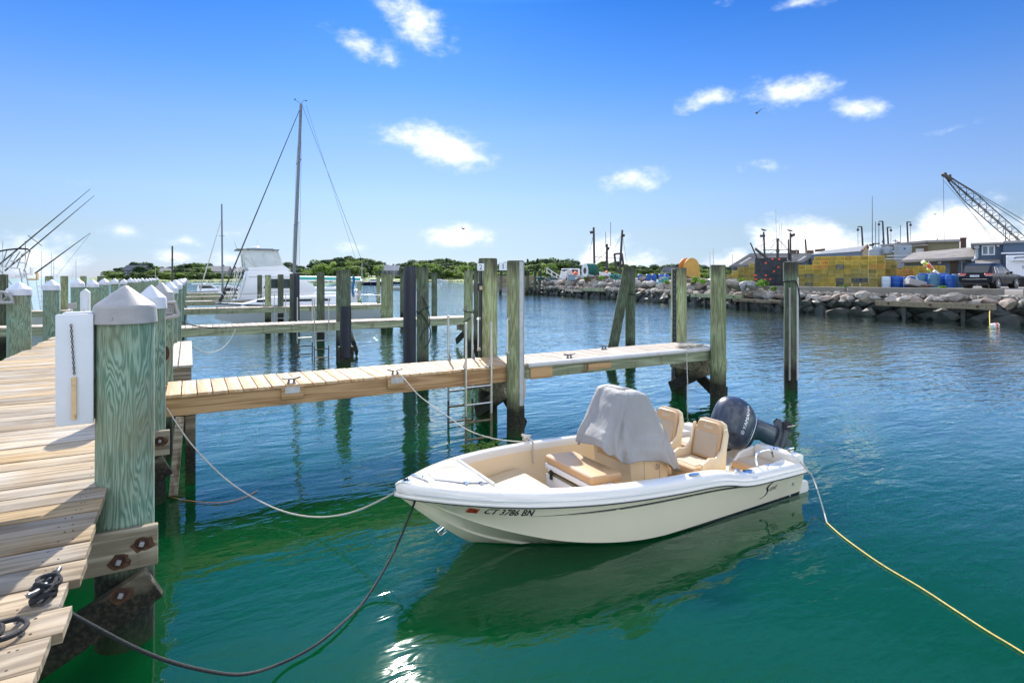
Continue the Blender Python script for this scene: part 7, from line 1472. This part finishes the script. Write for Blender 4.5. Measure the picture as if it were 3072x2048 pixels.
o = place(1690, 826, 86, 'white_crates', 'tilted white plastic crates on the scrap by the stairs', 'crate'); mb = MB(); mb.box((0, 0, 0), (.9, .6, 1.2), Matrix.Rotation(.25, 3, 'Y')); mb.build('crate', M['trim_white'], o, bevel=.05); mb = MB(); mb.box((.9, .3, .35), (1.0, .7, .9), Matrix.Rotation(-.3, 3, 'Y')); mb.build('crate', M['white_vinyl'], o, bevel=.05)
o = place(1715, 832, 82, 'blue_tote', 'faded blue plastic tote bin on the boulders', 'bin'); mb = MB(); mb.bb(-.6, .5, -.4, .4, -.45, .35); mb.build('bin', M['tote_blue'], o, bevel=.08); mb = MB(); mb.bb(-.64, .54, -.44, .44, .3, .38); mb.build('rim', M['tote_blue'], o, bevel=.02)
o = place(1727, 820, 84, 'orange_float', 'orange round float on a pale tray by the net reel', 'float'); mb = MB(); mb.lathe([(.02, -.3), (.3, -.2), (.38, 0), (.25, .2), (.12, .26), (.1, .42), (.02, .43)], 14); mb.build('ball', M['buoy_orange'], o); mb = MB(); mb.bb(-1.3, 1.0, -.5, .5, -.62, -.3); mb.build('tray', M['junk_grey'], o, bevel=.04)
o = place(1815, 822, 80, 'fish_tote', 'white fish tote with orange floats inside', 'bin'); mb = MB(); mb.bb(-.75, .75, -.5, .5, -.5, .25); mb.build('bin', M['trim_white'], o, bevel=.06); mb = MB(); mb.lathe([(.02, 0), (.25, .1), (.25, .3), (.02, .4)], 12, (.2, -.3, .05)); mb.build('float', M['buoy_orange'], o)
for i, (px, d) in enumerate(((1500, 93), (1580, 92), (1602, 90.5), (1616, 90))):
    p = WD(px, HOR, d); piling(p.x, p.y, .22, H+(HOR-812)*SC(d), 'dark_piling', None, 'dark timber fender pile standing against the far wall end', 'fender piles at the far wall end', (.25, 0), 12)
o = place(1540, 852, 95, 'timber_bulkhead', 'dark timber bulkhead planks at the far wall end', 'bulkhead'); mb = MB(); mb.bb(-6, 4, -.2, .2, -.5, 1.4); mb.build('face', M['tidal_beam'], o)
# broken bin pieces and weeds in front of the traps
for i, (px, py, w, mt, lb) in enumerate(((2170, 858, 1.6, 'rock_brown', 'large grey brown boulder at the start of the kerb wall'), (2205, 862, 1.25, 'junk_grey', 'pale broken concrete pipe piece lying on the wall, smoother one'), (2232, 858, 1.1, 'junk_grey', 'pale broken concrete slab leaning between the pipe pieces'), (2255, 858, 1.2, 'junk_grey', 'ribbed pale concrete pipe piece lying on the wall'))):
    p = WD(px, HOR, 50.5 - i*.4); o = thing('concrete_piece' if i else 'boulder', lb, 'boulder' if not i else 'concrete', (p.x, p.y, 2.02), -TH+.3*i)
    if i in (0, 2): link('mass', rock_mesh(60+i, mt), o).scale = (w*.8, w*.7, w*.9)
    else:
        mb = MB(); mb.tube([(x, 0, .05) for x in (-.7, -.3, .1, .5)], [.20, .32, .38, .40], 20); mb.xf(Matrix.Rotation(.25, 4, 'Y')); mb.build('shell', M['concrete' if i == 1 else 'junk_grey'], o, sharp=50)
        if i == 3:
            for a in range(12): m_ = MB(); an = a*.26; m_.bar((-.7, .21*math.cos(an), .05+.21*math.sin(an)), (.5, .41*math.cos(an), .05+.41*math.sin(an)), .04, .03); m_.xf(Matrix.Rotation(.25, 4, 'Y')); m_.build('rib', M['rubble'], o)
rw = random.Random(12)
for i, (px, d, s_, z) in enumerate(((2225, 51, .8, 2.1), (2250, 51, .7, 2.0), (2290, 49, .8, 2.0), (2085, 56, .8, 2.3), (2110, 55, .6, 2.2), (1805, 76, .7, 2.5), (1757, 79, .5, 2.5), (2528, 44, .5, 1.8), (2830, 39.5, .35, 1.9), (2320, 47.5, .4, 1.7), (2000, 62, .4, 2.1))):
    p = WD(px, HOR, d); o = thing('weed_clump', 'small bright green weed clump growing at the wharf edge', 'weeds', (p.x, p.y, z), 0, 'weed clumps along the wharf edge'); mb = MB(); leafball(mb, [((rw.uniform(-.4, .4)*s_, rw.uniform(-.3, .3)*s_, .3*s_), .5*s_, .45*s_) for _ in range(4)], 160, .09, rw); mb.build('leaves', M['leaf_weed'], o); mb = MB()
    for _ in range(5): mb.tube([(0, 0, -.1), (rw.uniform(-.4, .4)*s_, rw.uniform(-.3, .3)*s_, .5*s_)], .012, 4)
    mb.build('stem', M['leaf_weed'], o)
# ------------------------------------------------------------------ fishing boats behind the wharf
def trawler(px, d, label, rz, parts):
    p = WD(px, HOR, d); o = thing('fishing_boat', label, 'boat', (p.x, p.y, 0), rz); hull_loft(12, 5, 2.2, 1.7, 1, 'hull_white', o); zw = 4.3 if d > 90 else 2.6; mb = MB(); mb.bb(5, 8, -1.6, 1.6, 1.9, zw); mb.build('wheelhouse', M['hull_white'], o, bevel=.1); mb = MB(); mb.bb(5.4, 8.02, -1.62, 1.62, zw-.8, zw-.2); mb.build('window', M['glass_dark'], o)
    iv = Matrix.Rotation(-rz, 3, 'Z'); base = Vector((p.x, p.y, 0)); 
    for nm, mat, segs in parts:
        mb = MB()
        for s_ in segs:
            a, b, r_ = s_[:3]; off = s_[3] if len(s_) > 3 else 0; mb.tube([iv @ (WD(a[0], a[1], d+off)-base), iv @ (WD(b[0], b[1], d+off)-base)], [r_, r_*.8], 6)
        mb.build(nm, M[mat], o)
    return o
trawler(1822, 100, 'fishing boat with twin boom masts and gallows behind the net reel', -TH+math.pi, (('boom_mast', 'mast_dark', (((1784, 840), (1781, 682), .22), ((1859, 820), (1867, 690), .22), ((1820, 835), (1821, 732), .24))), ('gallows', 'mast_dark', (((1842, 762), (1866, 760), .2), ((1843, 762), (1850, 815), .2), ((1865, 760), (1873, 812), .2))), ('aerial', 'mast_dark', (((1832, 740), (1832, 666), .05), ((1817, 740), (1817, 695), .05), ((1814, 740), (1822, 740), .06))), ('light_cluster', 'mast_dark', (((1770, 697), (1778, 696), .3), ((1869, 706), (1874, 707), .3), ((1824, 745), (1828, 746), .3))), ('rigging', 'wire', (((1781, 770), (1862, 775), .05), ((1820, 755), (1786, 785), .06), ((1781, 700), (1760, 800), .03), ((1867, 700), (1830, 770), .03), ((1867, 700), (1880, 790), .03)))))
trawler(2340, 66, 'fishing boat with two gull topped masts behind the black traps', -TH+math.pi, (('boom_mast', 'mast_dark', (((2296, 810), (2291, 696), .12), ((2372, 800), (2371, 698), .12), ((2333, 800), (2333, 715), .16), ((2366, 780), (2365, 718), .10))), ('derrick', 'mast_dark', (((2312, 785), (2265, 745), .18), ((2272, 776), (2251, 728), .09))), ('light_cluster', 'mast_dark', (((2281, 708), (2295, 707), .17), ((2374, 707), (2384, 703), .20), ((2330, 752), (2337, 752), .22))), ('aerial', 'mast_pale', (((2329, 720), (2327, 628), .04), ((2322, 750), (2322, 680), .03), ((2345, 745), (2345, 668), .03), ((2338, 720), (2338, 675), .03), ((2316, 750), (2316, 706), .03), ((2390, 760), (2390, 712), .03))), ('rigging', 'wire', (((2288, 750), (2375, 750), .05), ((2333, 717), (2304, 755), .04), ((2335, 717), (2362, 748), .04), ((2333, 716), (2262, 745), .025), ((2291, 700), (2280, 770), .02), ((2371, 700), (2395, 770), .02), ((2300, 765), (2330, 750), .03)))))
# ------------------------------------------------------------------ gulls
def gull(p, rz, s_, label, flying):
    o = thing('gull', label, 'bird', p, rz); mb = MB(); mb.tube([(-.26, 0, .02), (-.15, 0, .03), (0, 0, .05), (.14, 0, .09), (.2, 0, .14), (.25, 0, .15), (.31, 0, .14)], [.01, .05, .085, .07, .045, .04, .008], 10)
    b_ = mb.build('body', M['gull_grey'], o); o.scale = (s_,)*3
    if flying:
        for q in (-1, 1): mb = MB(); mb.add([(.08, q*.05, .08), (.10, q*.30, .26), (.0, q*.62, .30), (-.06, q*.60, .29), (-.04, q*.28, .23), (-.08, q*.05, .06)], [(0, 1, 4, 5), (1, 2, 3, 4)]); mb.build('wing', M['gull_grey'], o)
    else:
        for q in (-1, 1): mb = MB(); mb.tube([(0, q*.03, 0), (.01, q*.03, -.12)], .008, 5); mb.build('leg', M['spool_orange'], o)
    return o
gull(WD(2270, 341, 45), R(20), 1.1, 'dark gull flying with raised wings below the long cloud', True); gull(WD(1390, 688, 60), R(100), 1.0, 'gull gliding in front of the low central cloud', True); gull(WD(2806, 644, 90), R(60), .9, 'distant gull flying left of the crane cable', True)
gull(WD(2292, 692, 66), math.pi-TH, 1.3, 'gull perched on the left gull topped mast', False); gull(WD(2371, 694, 66), math.pi-TH, 1.3, 'gull perched on the right gull topped mast', False)
